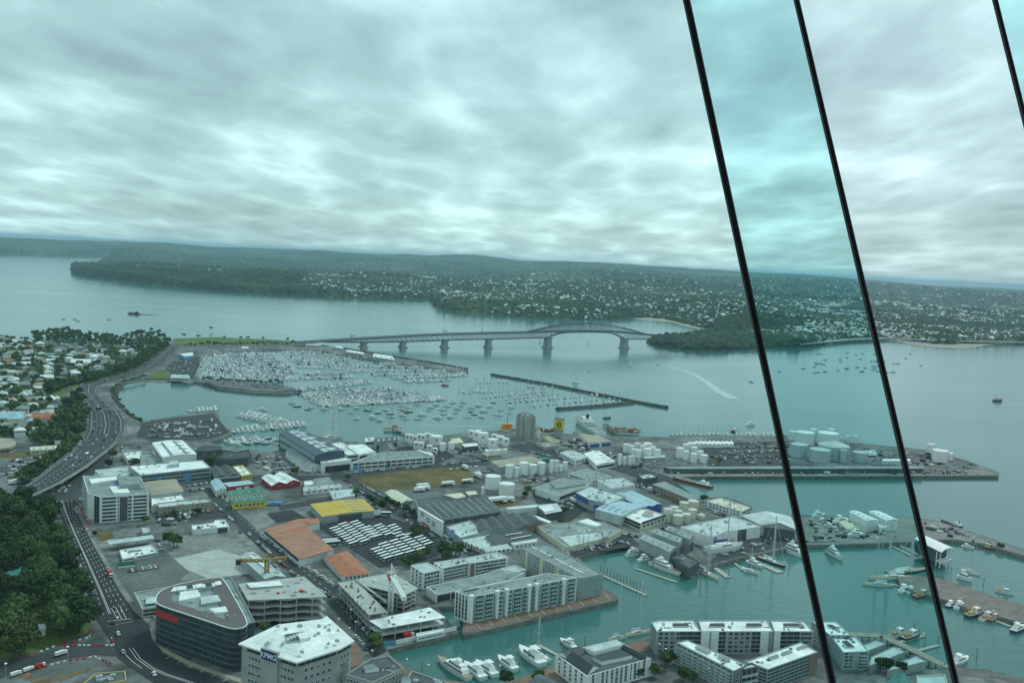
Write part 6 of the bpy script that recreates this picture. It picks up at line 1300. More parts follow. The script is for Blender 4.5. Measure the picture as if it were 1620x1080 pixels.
# wharf face: fender piles, and the oval sign
fp = []
q = MB()
for k in range(110):
    p = G(1122 + 4.18 * k, 753.3); fp.append((p.x, p.y))
    q.box((p.x, p.y - 1.4, -1), (.7, .7, 3.6), 0)
tag(q.obj('fender_piles', M['dark_grey'], o=G(1350, 753)), 'line of dark timber piles along the face of the tank wharf', 'piles')['kind'] = 'stuff'
g = G(715.5, 852); hh = hgt(715, 836, 852); sg = thing('street_sign', 'tall blue and white oval sign by the road before the painted facade', 'sign', tuple(g)); q = MB(); u = math.atan2(g.y, g.x) + math.pi / 2
def oval(nm, rx, rz_, d, mat):
    q = MB(); n = 24; pts = [(rx * math.cos(2 * math.pi * k / n), rz_ * math.sin(2 * math.pi * k / n)) for k in range(n)]
    q.add([(a, -d, c) for a, c in pts] + [(a, d, c) for a, c in pts], [tuple(range(n)), tuple(range(2 * n - 1, n - 1, -1))] + [(k, n + k, n + (k + 1) % n, (k + 1) % n) for k in range(n)]); place(nm, q.mesh(nm, M[mat]), sg, (0, 0, hh - 4.6), math.atan2(-g.x, g.y))
oval('sign_face', 2.5, 4.6, .3, 'bright_white'); oval('sign_face', 2.1, 4.1, .36, 'blue'); oval('emblem', 1.1, 2.0, .42, 'bright_white'); q = MB(); q.bar((g.x, g.y, Z0), (g.x, g.y, Z0 + hh - 8), .5); q.obj('post', M['steel'], sg)
g = G(200, 897); bb = thing('billboard', 'low green and white advertising hoarding standing in the empty yard', 'billboard', tuple(g)); q = MB(); p0, p1 = G(186, 898), G(214, 895); hb_ = hgt(200, 889, 897)
q.bar((p0.x, p0.y, Z0 + hb_ * .55), (p1.x, p1.y, Z0 + hb_ * .55), .3, hb_ * .9); q.obj('board', M['green'], bb)
q = MB(); p0, p1 = G(187, 898.6), G(213, 895.6); q.bar((p0.x, p0.y - .3, Z0 + .6), (p1.x, p1.y - .3, Z0 + .6), .3, .9); q.obj('white_band', M['bright_white'], bb)
# ------------------------------------------------------------------ boats
def hull_mb(q, L_, Bm, fb, mi=0, deck=1, bow=.35, z=0.0, rake=.06, nst=9):
    """a hull along +x, stern at -L/2; waterline at z=0"""
    rows = []
    for i in range(nst):
        t_ = i / (nst - 1); x = -L_ / 2 + L_ * t_; wd = Bm / 2 * (.82 + .18 * min(1, t_ / .35)) * (1 if t_ < 1 - bow else max(.02, math.cos((t_ - 1 + bow) / bow * math.pi / 2) ** .75)); sh = fb * (1 + .35 * t_ * t_)
        x2 = x + (L_ * rake * t_)
        rows.append([(x, -wd * .75, z - .5), (x2, -wd, z + sh), (x2, wd, z + sh), (x, wd * .75, z - .5)])
    for a, c in zip(rows, rows[1:]):
        q.add(a + c, [(0, 4, 5, 1), (2, 6, 7, 3)], mi); q.add(a + c, [(1, 5, 6, 2)], deck)
    q.add(rows[0], [(0, 1, 2, 3)], mi)
def sail_proto(hm, cover):
    r = thing('sailing_yacht', 'x', 'sailing boat'); q = MB(); hull_mb(q, 11, 3.4, 1.1); q.obj('hull', [M[hm], M['pale_concrete']], r)
    q = MB(); q.box((-.2, 0, 1.15), (4.6, 1.9, .55), 0, 0, .85); q.box((.3, 0, 1.3), (3.2, 1.98, .22), 0, 1, .95); q.box((-3.6, 0, 1.1), (2.2, 1.8, .35), 0, 0, .9); q.obj('cabin', [M['hull_white'], M['glass']], r)
    q = MB(); q.cyl((1.0, 0), .17, 1.2, 15.0, 6); q.bar((1.0, 0, 2.3), (-3.4, 0, 2.4), .14); q.bar((1.0, -1.3, 8.5), (1.0, 1.3, 8.5), .08)
    for a in ((5.6, 0, 1.5), (-5.3, 0, 1.3), (.8, 1.6, 1.2), (.8, -1.6, 1.2)): q.bar(a, (1.0, 0, 14.8), .035)
    q.obj('mast', M['mast'], r); q = MB(); q.bar((.8, 0, 2.55), (-3.3, 0, 2.55), .38, .42); q.obj('sail_cover', M[cover], r); return Pool(r)
def motor_proto(hm, L_=12.0):
    r = thing('motor_cruiser', 'x', 'motor boat'); q = MB(); hull_mb(q, 12, 4.0, 1.5, bow=.45); q.obj('hull', [M[hm], M['hull_white']], r)
    q = MB(); q.box((-.8, 0, 1.55), (6.6, 3.0, 1.25), 0, 0, .86); q.box((-.8, 0, 2.0), (6.2, 3.04, .5), 0, 1, .93); q.box((2.1, 0, 1.9), (1.2, 2.4, .6), 0, 1, .7); q.obj('cabin', [M['hull_white'], M['glass']], r)
    q = MB(); q.box((-1.6, 0, 2.8), (3.4, 2.4, .5), 0, 0, .9); q.box((-1.8, 0, 4.3), (3.0, 2.3, .12), 0, 0)
    for sx_, sy_ in ((-1, -1), (-1, 1), (1, -1), (1, 1)): q.bar((-1.8 + sx_ * 1.3, sy_ * 1.0, 3.2), (-1.8 + sx_ * 1.2, sy_ * 1.0, 4.3), .08)
    q.obj('flybridge', M['hull_white'], r); q = MB()
    for s_ in (-1, 1):
        for k in range(6): q.bar((-4 + k * 1.7, s_ * 1.85, 1.6), (-4 + k * 1.7, s_ * 1.85, 2.4), .05)
        q.bar((-4, s_ * 1.85, 2.4), (4.6, s_ * 1.6, 2.6), .05)
    q.obj('rail', M['steel'], r); return Pool(r)
def fishing_proto(hm, wh='hull_white'):
    r = thing('fishing_boat', 'x', 'fishing boat'); q = MB(); hull_mb(q, 14, 4.6, 1.7, bow=.4); q.obj('hull', [M[hm], M['timber']], r)
    q = MB(); q.box((1.6, 0, 1.8), (4, 3.0, 2.4), 0, 0, .95); q.box((1.8, 0, 3.1), (3.9, 3.06, .6), 0, 1, .97); q.box((1.4, 0, 4.2), (3.4, 2.6, .2)); q.obj('wheelhouse', [M[wh], M['glass']], r)
    q = MB(); q.bar((-.6, 0, 1.8), (-.6, 0, 9), .25); q.bar((-.6, 0, 3.4), (-5.6, 0, 6.4), .18); q.bar((-.6, 0, 8.6), (-5.6, 0, 6.4), .06); q.bar((-.6, 0, 8.6), (6.6, 0, 2.4), .06)
    for s_ in (-1, 1): q.bar((-6.2, s_ * 1.8, 1.7), (-6.2, s_ * 1.5, 4.4), .18)
    q.bar((-6.2, -1.5, 4.4), (-6.2, 1.5, 4.4), .18); q.obj('mast', M['yellow_wall' if hm == 'hull_blue' else 'mast'], r); q = MB(); q.box((-3.4, 0, 1.9), (2, 2, .9)); q.obj('deck_gear', M['orange' if hm != 'hull_blue' else 'yellow_wall'], r); return Pool(r)
def super_proto():
    r = thing('motor_yacht', 'x', 'motor yacht'); q = MB(); hull_mb(q, 30, 6.6, 2.6, bow=.5, rake=.08, nst=14); q.obj('hull', [M['hull_white'], M['teak']], r)
    q = MB(); q.box((-2.5, 0, 2.7), (19, 5.4, 2.2), 0, 0, .9); q.box((-2.5, 0, 3.3), (18.3, 5.46, .8), 0, 1, .95); q.obj('main_deck', [M['hull_white'], M['glass']], r)
    q = MB(); q.box((-3.6, 0, 4.9), (13, 4.6, 1.9), 0, 0, .85); q.box((-3.4, 0, 5.4), (12.4, 4.6, .7), 0, 1, .92); q.box((-8.5, 0, 4.9), (5, 4.8, .15)); q.obj('upper_deck', [M['hull_white'], M['glass']], r)
    q = MB(); q.box((-3.8, 0, 6.8), (6, 3.6, .5), 0, 0, .9); q.box((-4.2, 0, 8.6), (4.2, 3.2, .2)); q.bar((-5.6, -1.4, 7), (-5.0, -1.4, 8.7), .3); q.bar((-5.6, 1.4, 7), (-5.0, 1.4, 8.7), .3); q.bar((-3, -1.2, 7), (-3, -1.2, 8.7), .2); q.bar((-3, 1.2, 7), (-3, 1.2, 8.7), .2); q.bar((-4.4, 0, 8.6), (-4.7, 0, 11.2), .22); q.cyl((-4.2, .8), .5, 8.8, 9.6, 10); q.obj('radar_arch', M['hull_white'], r); return Pool(r)
def sloop_proto(hm):
    r = thing('racing_yacht', 'x', 'sailing yacht'); q = MB(); hull_mb(q, 28, 6.0, 1.7, bow=.55, nst=14); q.obj('hull', [M[hm], M['teak']], r)
    q = MB(); q.box((-.5, 0, 2.0), (9, 3.2, .9), 0, 0, .8); q.box((-.4, 0, 2.3), (7, 3.24, .35), 0, 1, .9); q.box((-6.8, 0, 1.9), (3.6, 2.8, .6), 0, 0, .9); q.obj('cabin', [M['hull_white'], M['glass']], r)
    q = MB(); q.cyl((2.2, 0), .55, 2, 40, 8, 0, .34); q.bar((2.2, 0, 3.6), (-8.6, 0, 3.9), .4)
    for h_ in (13, 22, 31): q.bar((2.2, -2.2, h_), (2.2, 2.2, h_), .16)
    for a in ((13.8, 0, 2.4), (-13.6, 0, 2.0), (2, 2.8, 1.9), (2, -2.8, 1.9)): q.bar(a, (2.2, 0, 39.6), .15)
    q.obj('mast', M['mast'], r); q = MB(); q.bar((1.8, 0, 4.3), (-8.2, 0, 4.5), .7, .8); q.obj('sail_cover', M['hull_white'], r); return Pool(r)
def sailing_proto():
    r = thing('sailing_dinghy', 'x', 'sailing boat'); q = MB(); hull_mb(q, 10, 3, 1.0); q.obj('hull', [M['hull_white'], M['hull_white']], r)
    q = MB(); q.cyl((.8, 0), .1, 1, 14, 6); q.obj('mast', M['mast'], r); q = MB(); q.add([(.6, 0.05, 2), (-3.6, .5, 2.1), (-1.6, .4, 7.5), (.6, .05, 13.5)], [(0, 1, 2, 3)]); q.add([(5.2, 0, 1.4), (.9, .5, 2), (.9, 0.1, 11.5)], [(0, 1, 2)]); q.obj('sail', M['bright_white'], r); return Pool(r)
SAIL = [sail_proto('hull_white', 'navy'), sail_proto('hull_white', 'teal_roof'), sail_proto('hull_blue', 'hull_white')]; MOT = [motor_proto('hull_white'), motor_proto('hull_blue')]
FISH = [fishing_proto('hull_white'), fishing_proto('hull_blue'), fishing_proto('hull_dark'), fishing_proto('rust', 'cream_wall')]; SUP = super_proto(); SLO = [sloop_proto('hull_white'), sloop_proto('hull_blue')]; DIN = sailing_proto()
LEN = {}
for p in SAIL: LEN[id(p)] = 11
for p in MOT: LEN[id(p)] = 12
for p in FISH: LEN[id(p)] = 14
LEN[id(SUP)] = 30; LEN[id(DIN)] = 10
for p in SLO: LEN[id(p)] = 28
def boat(pool, stern, bow, label, group=None, hs=None, z=0.0):
    a, c = G(*stern, z), G(*bow, z); d = c - a; s_ = d.length / LEN[id(pool)]
    r = pool.put((a + c) / 2, math.atan2(d.y, d.x), label, group or 'boats', (s_, s_, hs or s_))
    if not group: del r['group']
    return r
A_, B2 = SUP, SLO
boat(SUP, (1029, 892), (1074, 910), 'long white motor yacht on the jetty below the grey boat sheds')
boat(SUP, (990, 880.5), (1016, 875.5), 'white motor yacht nearest the corner of the canal basin', hs=.75)
boat(MOT[0], (1010, 888), (1031, 884), 'white cruiser between two larger motor yachts by the grey boat sheds')
boat(SUP, (742, 1076), (695, 1046), 'largest white motor yacht moored along the near brick quay')
boat(MOT[0], (765, 1076), (736, 1054), 'white cruiser just right of the largest yacht on the near quay')
boat(MOT[0], (784, 1071), (754, 1051), 'second white cruiser along from the largest yacht on the near quay')
boat(MOT[0], (816, 1062), (789, 1043), 'lone white launch between the cruisers and the ketch on the near quay')
boat(MOT[0], (858, 1055), (823, 1030), 'white cabin yacht moored beside a slim masted yacht on the near quay')
boat(SAIL[0], (868, 1048), (839, 1030), 'slim masted yacht with blue covers moored on the near quay')
boat(MOT[0], (910, 1027), (887, 1014), 'white launch with blue canopy tied up above the cream gabled apartments')
boat(SLO[0], (991, 1006), (1028, 1000), 'white yacht with one tall mast tied up at the left end of the quay apartments', hs=.85)
boat(SLO[0], (963, 1013), (990, 1009), 'masted yacht half hidden behind the cream gabled apartment roof', hs=.85)
boat(SLO[0], (1099, 899), (1136, 918), 'white sloop with tall mast at the end of the boat shed quay', hs=.92)
boat(MOT[0], (1182, 889), (1206, 898), 'white cruiser between the finger jetties in front of the tall white hall')
boat(SAIL[0], (1172, 900), (1199, 908), 'low white racing hull at a finger jetty in front of the tall white hall')
boat(SLO[1], (1199, 882), (1241, 898), 'dark hulled sloop with the tallest mast beside the first window bar')
boat(SUP, (1240, 870), (1275, 884), 'white motor yacht partly hidden behind the first window bar', hs=1.1)
boat(SUP, (1308, 873), (1332, 887), 'white motor yacht just right of the first window bar', hs=.9)
boat(SLO[0], (1412, 927), (1366, 924.5), 'lowest of the three long yachts rafted in the open basin, with a bare mast', hs=.85)
boat(SLO[0], (1443, 915), (1376, 916), 'middle one of the three rafted long yachts, white with a long cabin', hs=1.05)
boat(SLO[1], (1404, 907), (1466, 901), 'dark hulled yacht, farthest of the three rafted long yachts', hs=.75)
boat(SLO[0], (1520, 902.5), (1550, 910.5), 'single sloop lying alone right of the second window bar', hs=.75)
boat(MOT[0], (1515, 913), (1537, 920), 'white ferry boat tied to the head of the brick paved pier', hs=1.6)
boat(FISH[0], (1574, 935), (1603, 941), 'white workboat lying on the far side of the brick paved pier')
boat(MOT[0], (1521, 864), (1541, 868), 'white launch beside the curved tent pavilion')
boat(FISH[3], (1548, 863), (1573, 871), 'brown barge with yellow gear under the long wharf')
boat(MOT[0], (1424, 938), (1438, 931), 'left one of two small white launches at the end of the jetty')
boat(MOT[0], (1436, 939), (1448, 933), 'right one of two small white launches at the end of the jetty')
boat(FISH[3], (1446, 946), (1469, 941), 'old brown workboat moored left of the second window bar')
boat(MOT[1], (1498, 961), (1513, 956), 'dark hulled launch, first beside the brick paved pier')
boat(MOT[0], (1512, 964), (1526, 957), 'white launch, second beside the brick paved pier')
boat(FISH[1], (1529, 977), (1553, 970), 'blue fishing trawler with yellow gear beside the brick paved pier')
boat(FISH[0], (1552, 982), (1569, 975), 'white fishing trawler next to the blue one')
boat(FISH[3], (1564, 983), (1580, 977), 'brown fishing boat outermost of the trawlers at the pier')
boat(MOT[1], (1602, 1001), (1619, 993), 'dark launch near the right edge below the brick paved pier')
boat(FISH[0], (1408, 1010), (1432, 1002), 'white fishing boat by the boardwalk sheds')
boat(FISH[2], (1428, 1013), (1453, 1005), 'black hulled fishing boat with twin masts by the boardwalk')
boat(MOT[0], (1508, 1052), (1530, 1043), 'white boat at the bottom right beside the second window bar')
# hauled-out boats on the middle wharf and the yard
for st, bw, lb in (((1320, 828), (1340, 824), 'large white launch hauled out left of the white hangars'), ((1304, 831), (1322, 836), 'smaller boat hauled out beside the platform roof'), ((1342, 847), (1366, 847), 'sleek white powerboat standing on the wharf below the hangars'), ((1118, 873), (1172, 866), 'white racing hull hauled out in front of the tall white hall'), ((1128, 868), (1145, 871), 'small catamaran hauled out beside the tall white hall'), ((1286, 817), (1304, 815), 'dark workboat behind the middle wharf')):
    boat(MOT[0] if 'racing' not in lb else SAIL[0], st, bw, lb, z=Z0 + .6)
# moorings in front of the marina
MOOR = [(486, 648), (513, 647.5), (539, 648), (564, 646), (584, 645.5), (556, 653), (582, 649.5), (597, 653.5), (610, 649), (617, 655), (634, 643), (635, 647), (635, 653.5), (637, 658), (641, 663), (647, 651.5), (660, 663), (667, 657), (678, 649.5), (681, 645), (692, 661.5), (700, 648.5), (707, 643), (712, 660.5), (720, 653), (724, 647), (727, 642.5), (739, 660), (744, 651.5), (745, 646), (757, 642), (762, 660), (564, 663), (590, 661), (600, 665.5), (618, 659.5), (774, 644), (792, 649), (806, 654), (788, 657), (809, 645), (830, 652), (732, 637), (716, 637.5), (750, 656), (765, 651), (660, 640), (690, 641), (462, 638), (470, 643), (491, 645), (415, 649), (645, 645), (780, 637), (700, 655)]
for i, (x, y) in enumerate(MOOR):
    a = rnd.uniform(-.25, .25) + (math.pi if rnd.random() < .15 else 0); k = rnd.random(); p = (MOT[0] if k < .28 else SAIL[int(k * 7.99) % 3]); s_ = rnd.uniform(.75, 1.1)
    p.put(G(x, y, 0), a, 'small yacht lying alone on a swing mooring between the marina and the tank farms', 'yachts on swing moorings', s_)
for (x, y) in ((704, 610), (641, 652)): FISH[3].put(G(x, y, 0), 3.0, 'brown wooden boat among the white yachts off the marina' if x == 704 else 'brown wooden launch among the moored yachts', 'brown boats', .9)
# sails and launches on the open harbour
for i, (x, y, s_) in enumerate(((911, 605, 1.5), (998, 578, .9), (585, 502, 1.0), (707, 500, .9), (806, 510, .9), (820, 514, .8), (763, 521, .9), (855, 541, 1.0), (852, 515, .8), (930, 543, .7))):
    DIN.put(G(x, y, 0), 2.6, 'white sails of a small yacht under way on the open harbour' if i else 'larger white sailing yacht crossing right above the long breakwater', 'yachts under sail', s_)
for pool, st, bw, lb in ((MOT[0], (1193, 604.5), (1184, 603.5), 'white launch under way left of the first window bar'), (FISH[0], (1153, 685), (1168, 683.5), 'dark workboat trailing a wake off the tank wharf'), (MOT[0], (1181, 673), (1194, 672), 'white launch off the tank wharf, beyond the workboat'), (FISH[2], (1572, 634.5), (1585, 634), 'dark launch trailing a wake at the right edge of the harbour'), (MOT[0], (936, 588), (930, 587.5), 'speedboat drawing a thin wake beyond the breakwater'), (MOT[0], (1044, 577.5), (1038, 576.5), 'speedboat drawing the broadest curved wake'), (FISH[2], (955, 662), (966, 661), 'dark tug lying off the moored ship')):
    boat(pool, st, bw, lb)
for i in range(46):
    x = rnd.gauss(1340, 55); y = rnd.uniform(558, 590) - (x - 1340) * .0
    SAIL[2].put(G(x, y, 0), rnd.uniform(-.4, .4), 'dark yacht lying at anchor in the wide bay behind the tinted pane', 'dark yachts anchored in the far bay', rnd.uniform(.7, 1.0))
for x, y in ((100, 505), (118, 505), (123, 508), (172, 505.5), (174, 458)): SAIL[2].put(G(x, y, 0), .3, 'small boat on the open water near the rocky islet', 'boats near the islet', .9)
# rocky islet
q = MB(); g = G(212, 497, 0)
for k in range(14): q.box((g.x + rnd.uniform(-14, 14), g.y + rnd.uniform(-6, 6), -1), (rnd.uniform(5, 11), rnd.uniform(5, 9), rnd.uniform(4, 10)), rnd.random() * 3, 0, .5)
for k in range(16): q.box((g.x + 14 + k * 4.2, g.y + 3 + rnd.uniform(-2, 2), -1), (6, 4, 2.6 - k * .09), rnd.random() * 3, 0, .6)
tag(q.obj('islet', M['rock'], o=g), 'low rocky islet with a long spit in the upper harbour', 'islet')
# wakes
def wake(px, w0, w1):
    P_ = [G(x, y, .12) for x, y in px]; q = MB(); A_, B_ = [], []; n = len(P_)
    for i, p in enumerate(P_):
        t_ = (P_[min(i + 1, n - 1)] - P_[max(i - 1, 0)]).normalized(); nn = Vector((-t_.y, t_.x, 0)) * (w0 + (w1 - w0) * i / (n - 1)) / 2; A_.append(p - nn); B_.append(p + nn)
    q.strip(A_, B_); q.f = [f if (Vector(q.v[f[1]]) - Vector(q.v[f[0]])).cross(Vector(q.v[f[2]]) - Vector(q.v[f[0]])).z > 0 else f[::-1] for f in q.f]
    struct(q.obj('foam', M['wake_foam']), 'stuff')
m = bpy.data.materials.new('wake_foam'); m.use_nodes = True; t = m.node_tree; b_ = t.nodes['Principled BSDF']; b_.inputs['Base Color'].default_value = (.6, .68, .68, 1); b_.inputs['Roughness'].default_value = .8
ge = t.nodes.new('ShaderNodeNewGeometry'); n_ = t.nodes.new('ShaderNodeTexNoise'); n_.inputs['Scale'].default_value = .12; n_.inputs['Detail'].default_value = 6; t.links.new(ge.outputs['Position'], n_.inputs['Vector'])
mr = t.nodes.new('ShaderNodeMapRange'); mr.inputs[1].default_value = .35; mr.inputs[2].default_value = .75; mr.inputs[3].default_value = .5; mr.inputs[4].default_value = 1.0; t.links.new(n_.outputs[0], mr.inputs[0]); t.links.new(mr.outputs[0], b_.inputs['Alpha']); M['wake_foam'] = m
wake([(1042, 577), (1060, 580), (1080, 585), (1100, 593), (1118, 604), (1135, 617), (1160, 630)], 4, 20); wake([(935, 588), (970, 590.5), (1005, 593), (1040, 597)], 2, 6); wake([(1585, 634.5), (1605, 638), (1640, 645)], 3, 8); wake([(658, 673), (700, 673), (740, 674), (775, 675)], 2, 4); wake([(1168, 683.7), (1200, 685), (1240, 690)], 2, 6); wake([(766, 668), (790, 668.5), (815, 669)], 2, 4)
# ------------------------------------------------------------------ marinas: rows of boats either side of pontoons
PONM = {}
def pontoon(p0, p1, label, wd=2.4, z=.1, group=None, mat='pontoon', fingers=0):
    a, c = G(*p0, 0), G(*p1, 0); q = MB(); q.bar((a.x, a.y, z + .3), (c.x, c.y, z + .3), wd, .6); u = (c - a).normalized(); n = Vector((-u.y, u.x, 0))
    for k in range(fingers):
        p = a.lerp(c, (k + .5) / fingers)
        q.bar(p - n * 9 + Vector((0, 0, .3)), p + n * 9 + Vector((0, 0, .3)), .8, .4)
    tag(q.obj('pontoon', M[mat], o=a), label, 'pontoon', group); return a, c
far_boats = []
MROWS = []
for k in range(10): MROWS.append(((316 - .6 * k, 566 + 4.0 * k), (432 + 7 * k if k < 7 else 400 + 8 * k, 561 + 4.7 * k if k < 8 else 598 + 2 * (k - 8))))
for k, (a, c) in enumerate((((505, 641.5), (705, 631)), ((492, 636), (682, 626.5)), ((483, 630.5), (660, 621.5)), ((474, 625), (622, 615)), ((466, 618.5), (585, 604)))): MROWS.append((a, c))
for k in range(5): MROWS.append(((440 + 5 * k, 556.5 + 3.6 * k), (528 + 14 * k, 557 + 4.8 * k)))
for a, c in (((551, 586.5), (584, 588.5)), ((588, 593), (737, 591.5)), ((620, 599), (735, 593.5)), ((556, 580), (672, 581.5)), ((590, 586.5), (712, 587)), ((600, 575.5), (665, 577))): MROWS.append((a, c))
MROWS += [((470, 574.5), (552, 579)), ((468, 580), (575, 585)), ((474, 598.5), (560, 597)), ((480, 592), (545, 591)), ((640, 604), (712, 601)), ((330, 563.5), (420, 558)), ((404, 612.5), (470, 612.8))][:6]
for i, (p0, p1) in enumerate(MROWS):
    a, c = pontoon(p0, p1, 'long marina pontoon lined with berthed yachts on both sides below the bridge', group='pontoons of the big marina')
    u = (c - a).normalized(); n = Vector((-u.y, u.x, 0)); s_ = 2.0
    while s_ < (c - a).length - 2:
        for sd_ in (-1, 1):
            if rnd.random() < .92: far_boats.append((a + u * s_ + n * sd_ * 7.4, math.atan2(n.y * sd_, n.x * sd_) + (math.pi if rnd.random() < .5 else 0), i))
        s_ += rnd.uniform(3.4, 4.4)
near = [f for f in far_boats if f[2] in (10,)]; rest = [f for f in far_boats if f[2] not in (10,)]
for p, rz, _ in near:
    k = rnd.random(); (MOT[0] if k < .3 else SAIL[int(k * 9) % 3]).put(p, rz, 'yacht berthed on the foremost pontoon of the big marina', 'yachts on the foremost marina pontoon', rnd.uniform(.85, 1.15))
# the remaining marina yachts as one mass
bq = MB(); hull_mb(bq, 11, 3.5, 1.2, 0, 0, nst=5); bq.box((-.3, 0, 1.2), (5, 2.2, .8), 0, 0, .8); bq.box((-.3, 0, 1.45), (4.2, 2.26, .3), 0, 3, .9); bq.box((-3.4, 0, 1.2), (2.4, 2.0, .9), 0, 4, .9); bq.bar((.9, 0, 1.2), (.9, 0, 15.5), .26, .26, 2); bq.bar((.9, 0, 2.4), (-3.4, 0, 2.5), .4, .4, 4)
mq = MB(); hull_mb(mq, 12, 4.0, 1.6, 0, 0, nst=5); mq.box((-.8, 0, 1.6), (6.4, 3, 1.4), 0, 0, .85); mq.box((-.8, 0, 2.0), (6.0, 3.06, .5), 0, 3, .93); mq.box((-1.6, 0, 3.0), (3.2, 2.2, 1.1), 0, 0, .85)
BM = [M['hull_white'], M['hull_blue'], M['mast'], M['glass'], M['navy']]
for nm, base, frac in (('moored_yachts', bq, (0, .68)), ('moored_cruisers', mq, (.68, 1))):
    xf = []
    for p, rz, i in rest:
        k = (p.x * 13.7 + p.y * 7.3) % 1.0
        if frac[0] <= k < frac[1]:
            s_ = rnd.uniform(.62, 1.0); xf.append((p.x, p.y, 0, rz, s_, s_, s_ * rnd.uniform(.9, 1.1), 1 if rnd.random() < .08 else 0))
    o = scatter_mesh(nm, base.v, base.f, base.m, BM, xf); tag(o, 'massed white sailing yachts filling the big marina' if 'yachts' in nm else 'massed white motor cruisers filling the big marina', 'boats'); struct(o, 'stuff')
# pile moorings behind the long breakwater
PILE = MB(); PILE.cyl((0, 0), .28, -1.5, 5.0, 6); PILEM = PILE.mesh('mooring_pile', M['timber']); npile = [0]
def pile(x, y, label, group, s_=1.0):
    o = bpy.data.objects.new('mooring_pile', PILEM); COL.objects.link(o); o.location = G(x, y, 0); o.scale = (s_, s_, s_); tag(o, label, 'pile', group); npile[0] += 1
for (x0, y0), (x1, y1), n in (((752, 605.5), (802, 604), 9), ((727, 620), (747, 622), 5), ((748, 619), (778, 620.5), 6), ((764, 629), (862, 619.5), 16), ((800, 632), (880, 622), 12), ((800, 637), (960, 624), 20), ((838, 642), (990, 629), 18), ((836, 612), (872, 613.5), 5), ((936, 640), (990, 633), 7)):
    for i in range(n):
        t_ = (i + rnd.uniform(-.25, .25)) / max(1, n - 1); x, y = x0 + (x1 - x0) * t_, y0 + (y1 - y0) * t_
        k = rnd.random(); (MOT[0] if k < .2 else SAIL[int(k * 9) % 3]).put(G(x, y, 0), 1.75 + rnd.uniform(-.1, .1), 'yacht moored fore and aft between piles behind the long breakwater', 'yachts on the pile moorings', rnd.uniform(.8, 1.1))
        if i % 2 == 0: pile(x + 1, y - 2.4, 'thin timber mooring pile behind the long breakwater', 'mooring piles behind the breakwater', 1.2)
# inner marina by the black office
def cluster(p0, p1, n, label, group, sd=(-1, 1), smin=.8, smax=1.3, pm=.6):
    a, c = pontoon(p0, p1, 'pontoon of the inner marina with ' + group, group=None); u = (c - a).normalized(); nn = Vector((-u.y, u.x, 0))
    for i in range(n):
        for s_ in sd:
            if rnd.random() < .9:
                p = a.lerp(c, (i + .5) / n) + nn * s_ * 8.5; k = rnd.random(); (MOT[0] if k < pm else SAIL[int(k * 9) % 3]).put(p, math.atan2(nn.y * s_, nn.x * s_), label, group, rnd.uniform(smin, smax))
cluster((360, 683), (478, 672), 16, 'boat berthed on the long pontoon that ends in open water beside the navy hangar', 'boats along the longest inner pontoon')
cluster((385, 657), (440, 668), 7, 'launch on the upper pontoon of the inner marina', 'launches on the upper inner pontoon', (-1, 1), 1.0, 1.6, .85)
cluster((300, 652), (346, 649), 7, 'boat along the top edge of the asphalt boat yard', 'boats along the boat yard edge', (1,), .8, 1.2)
cluster((366, 703), (405, 697), 6, 'boat on the small pontoon before the black office', 'boats before the black office'); cluster((410, 694), (440, 704), 5, 'boat on the pontoon tucked beside the navy hangar', 'boats tucked beside the hangar')
boat(SUP, (432, 672), (464, 669), 'big white motor yacht at the outer end of the long inner pontoon')
tall = boat(SLO[0], (505, 697), (541, 692), 'superyacht with the tall lattice of rigging behind the navy hangar', hs=1.6)
q = MB()
for x in (9.5, 5, -2, -6): q.bar((x, 0, 1.6), (2.2, 0, 40), .42)
for k in range(7): q.bar((2.2 - 1.1 * (7 - k), 0, 5 + 5 * k), (2.2 + 1.0 * (7 - k), 0, 5 + 5 * k), .3)
q.obj('rigging', M['bright_white'], tall, (0, 0, 0))
cluster((1062, 689.2), (1250, 690.0), 26, 'small yacht berthed along the back edge of the tank wharf', 'yachts behind the tank wharf', (1,), .7, 1.0, .25)
# finger jetties and pontoons of the near basins
for p0, p1, lb, wd in (((1095, 905), (1246, 866), 'main pontoon in front of the tall white boat hall', 2.6), ((1003, 864), (1096, 913), 'walkway pontoon along the grey boat sheds', 2.6), ((1006, 900), (1070, 921), 'jetty carrying the long white motor yacht', 2.2), ((947, 908), (1022, 942), 'narrow dark jetty reaching out from the grey apartment wing', 2.4), ((1130, 898), (1152, 914), 'first finger jetty off the main pontoon', 4.5), ((1160, 890), (1180, 905), 'second finger jetty off the main pontoon', 2), ((1205, 893), (1235, 906), 'broad timber raft beside the dark hulled sloop', 6), ((1316, 866), (1396, 863.5), 'straight boom across the basin below the middle wharf', 1.6), ((1400, 858), (1441, 880), 'left side of the empty finger dock by the tent pavilion', 2.2), ((1412, 857), (1452, 878), 'right side of the empty finger dock by the tent pavilion', 2.2), ((1410, 924), (1490, 948), 'walkway pontoon left of the brick paved pier', 2.4), ((1488, 948), (1600, 992), 'long pontoon along the near side of the brick paved pier', 2.4), ((1408, 1020), (1462, 1006), 'first jetty off the timber boardwalk', 2.2), ((1440, 1033), (1485, 1021), 'second jetty off the timber boardwalk', 2.2), ((852, 1021), (880, 1036), 'short jetty beside the masted yacht on the near quay', 2.2), ((440, 671), (478, 671.5), 'outermost section of the inner marina breakwater', 2)):
    pontoon(p0, p1, lb, wd)
for i in range(14): pile(950 + 5.2 * i, 905 + 2.4 * i, 'dark mooring pile beside the narrow jetty by the grey apartment wing', 'piles by the narrow jetty', 1.15)
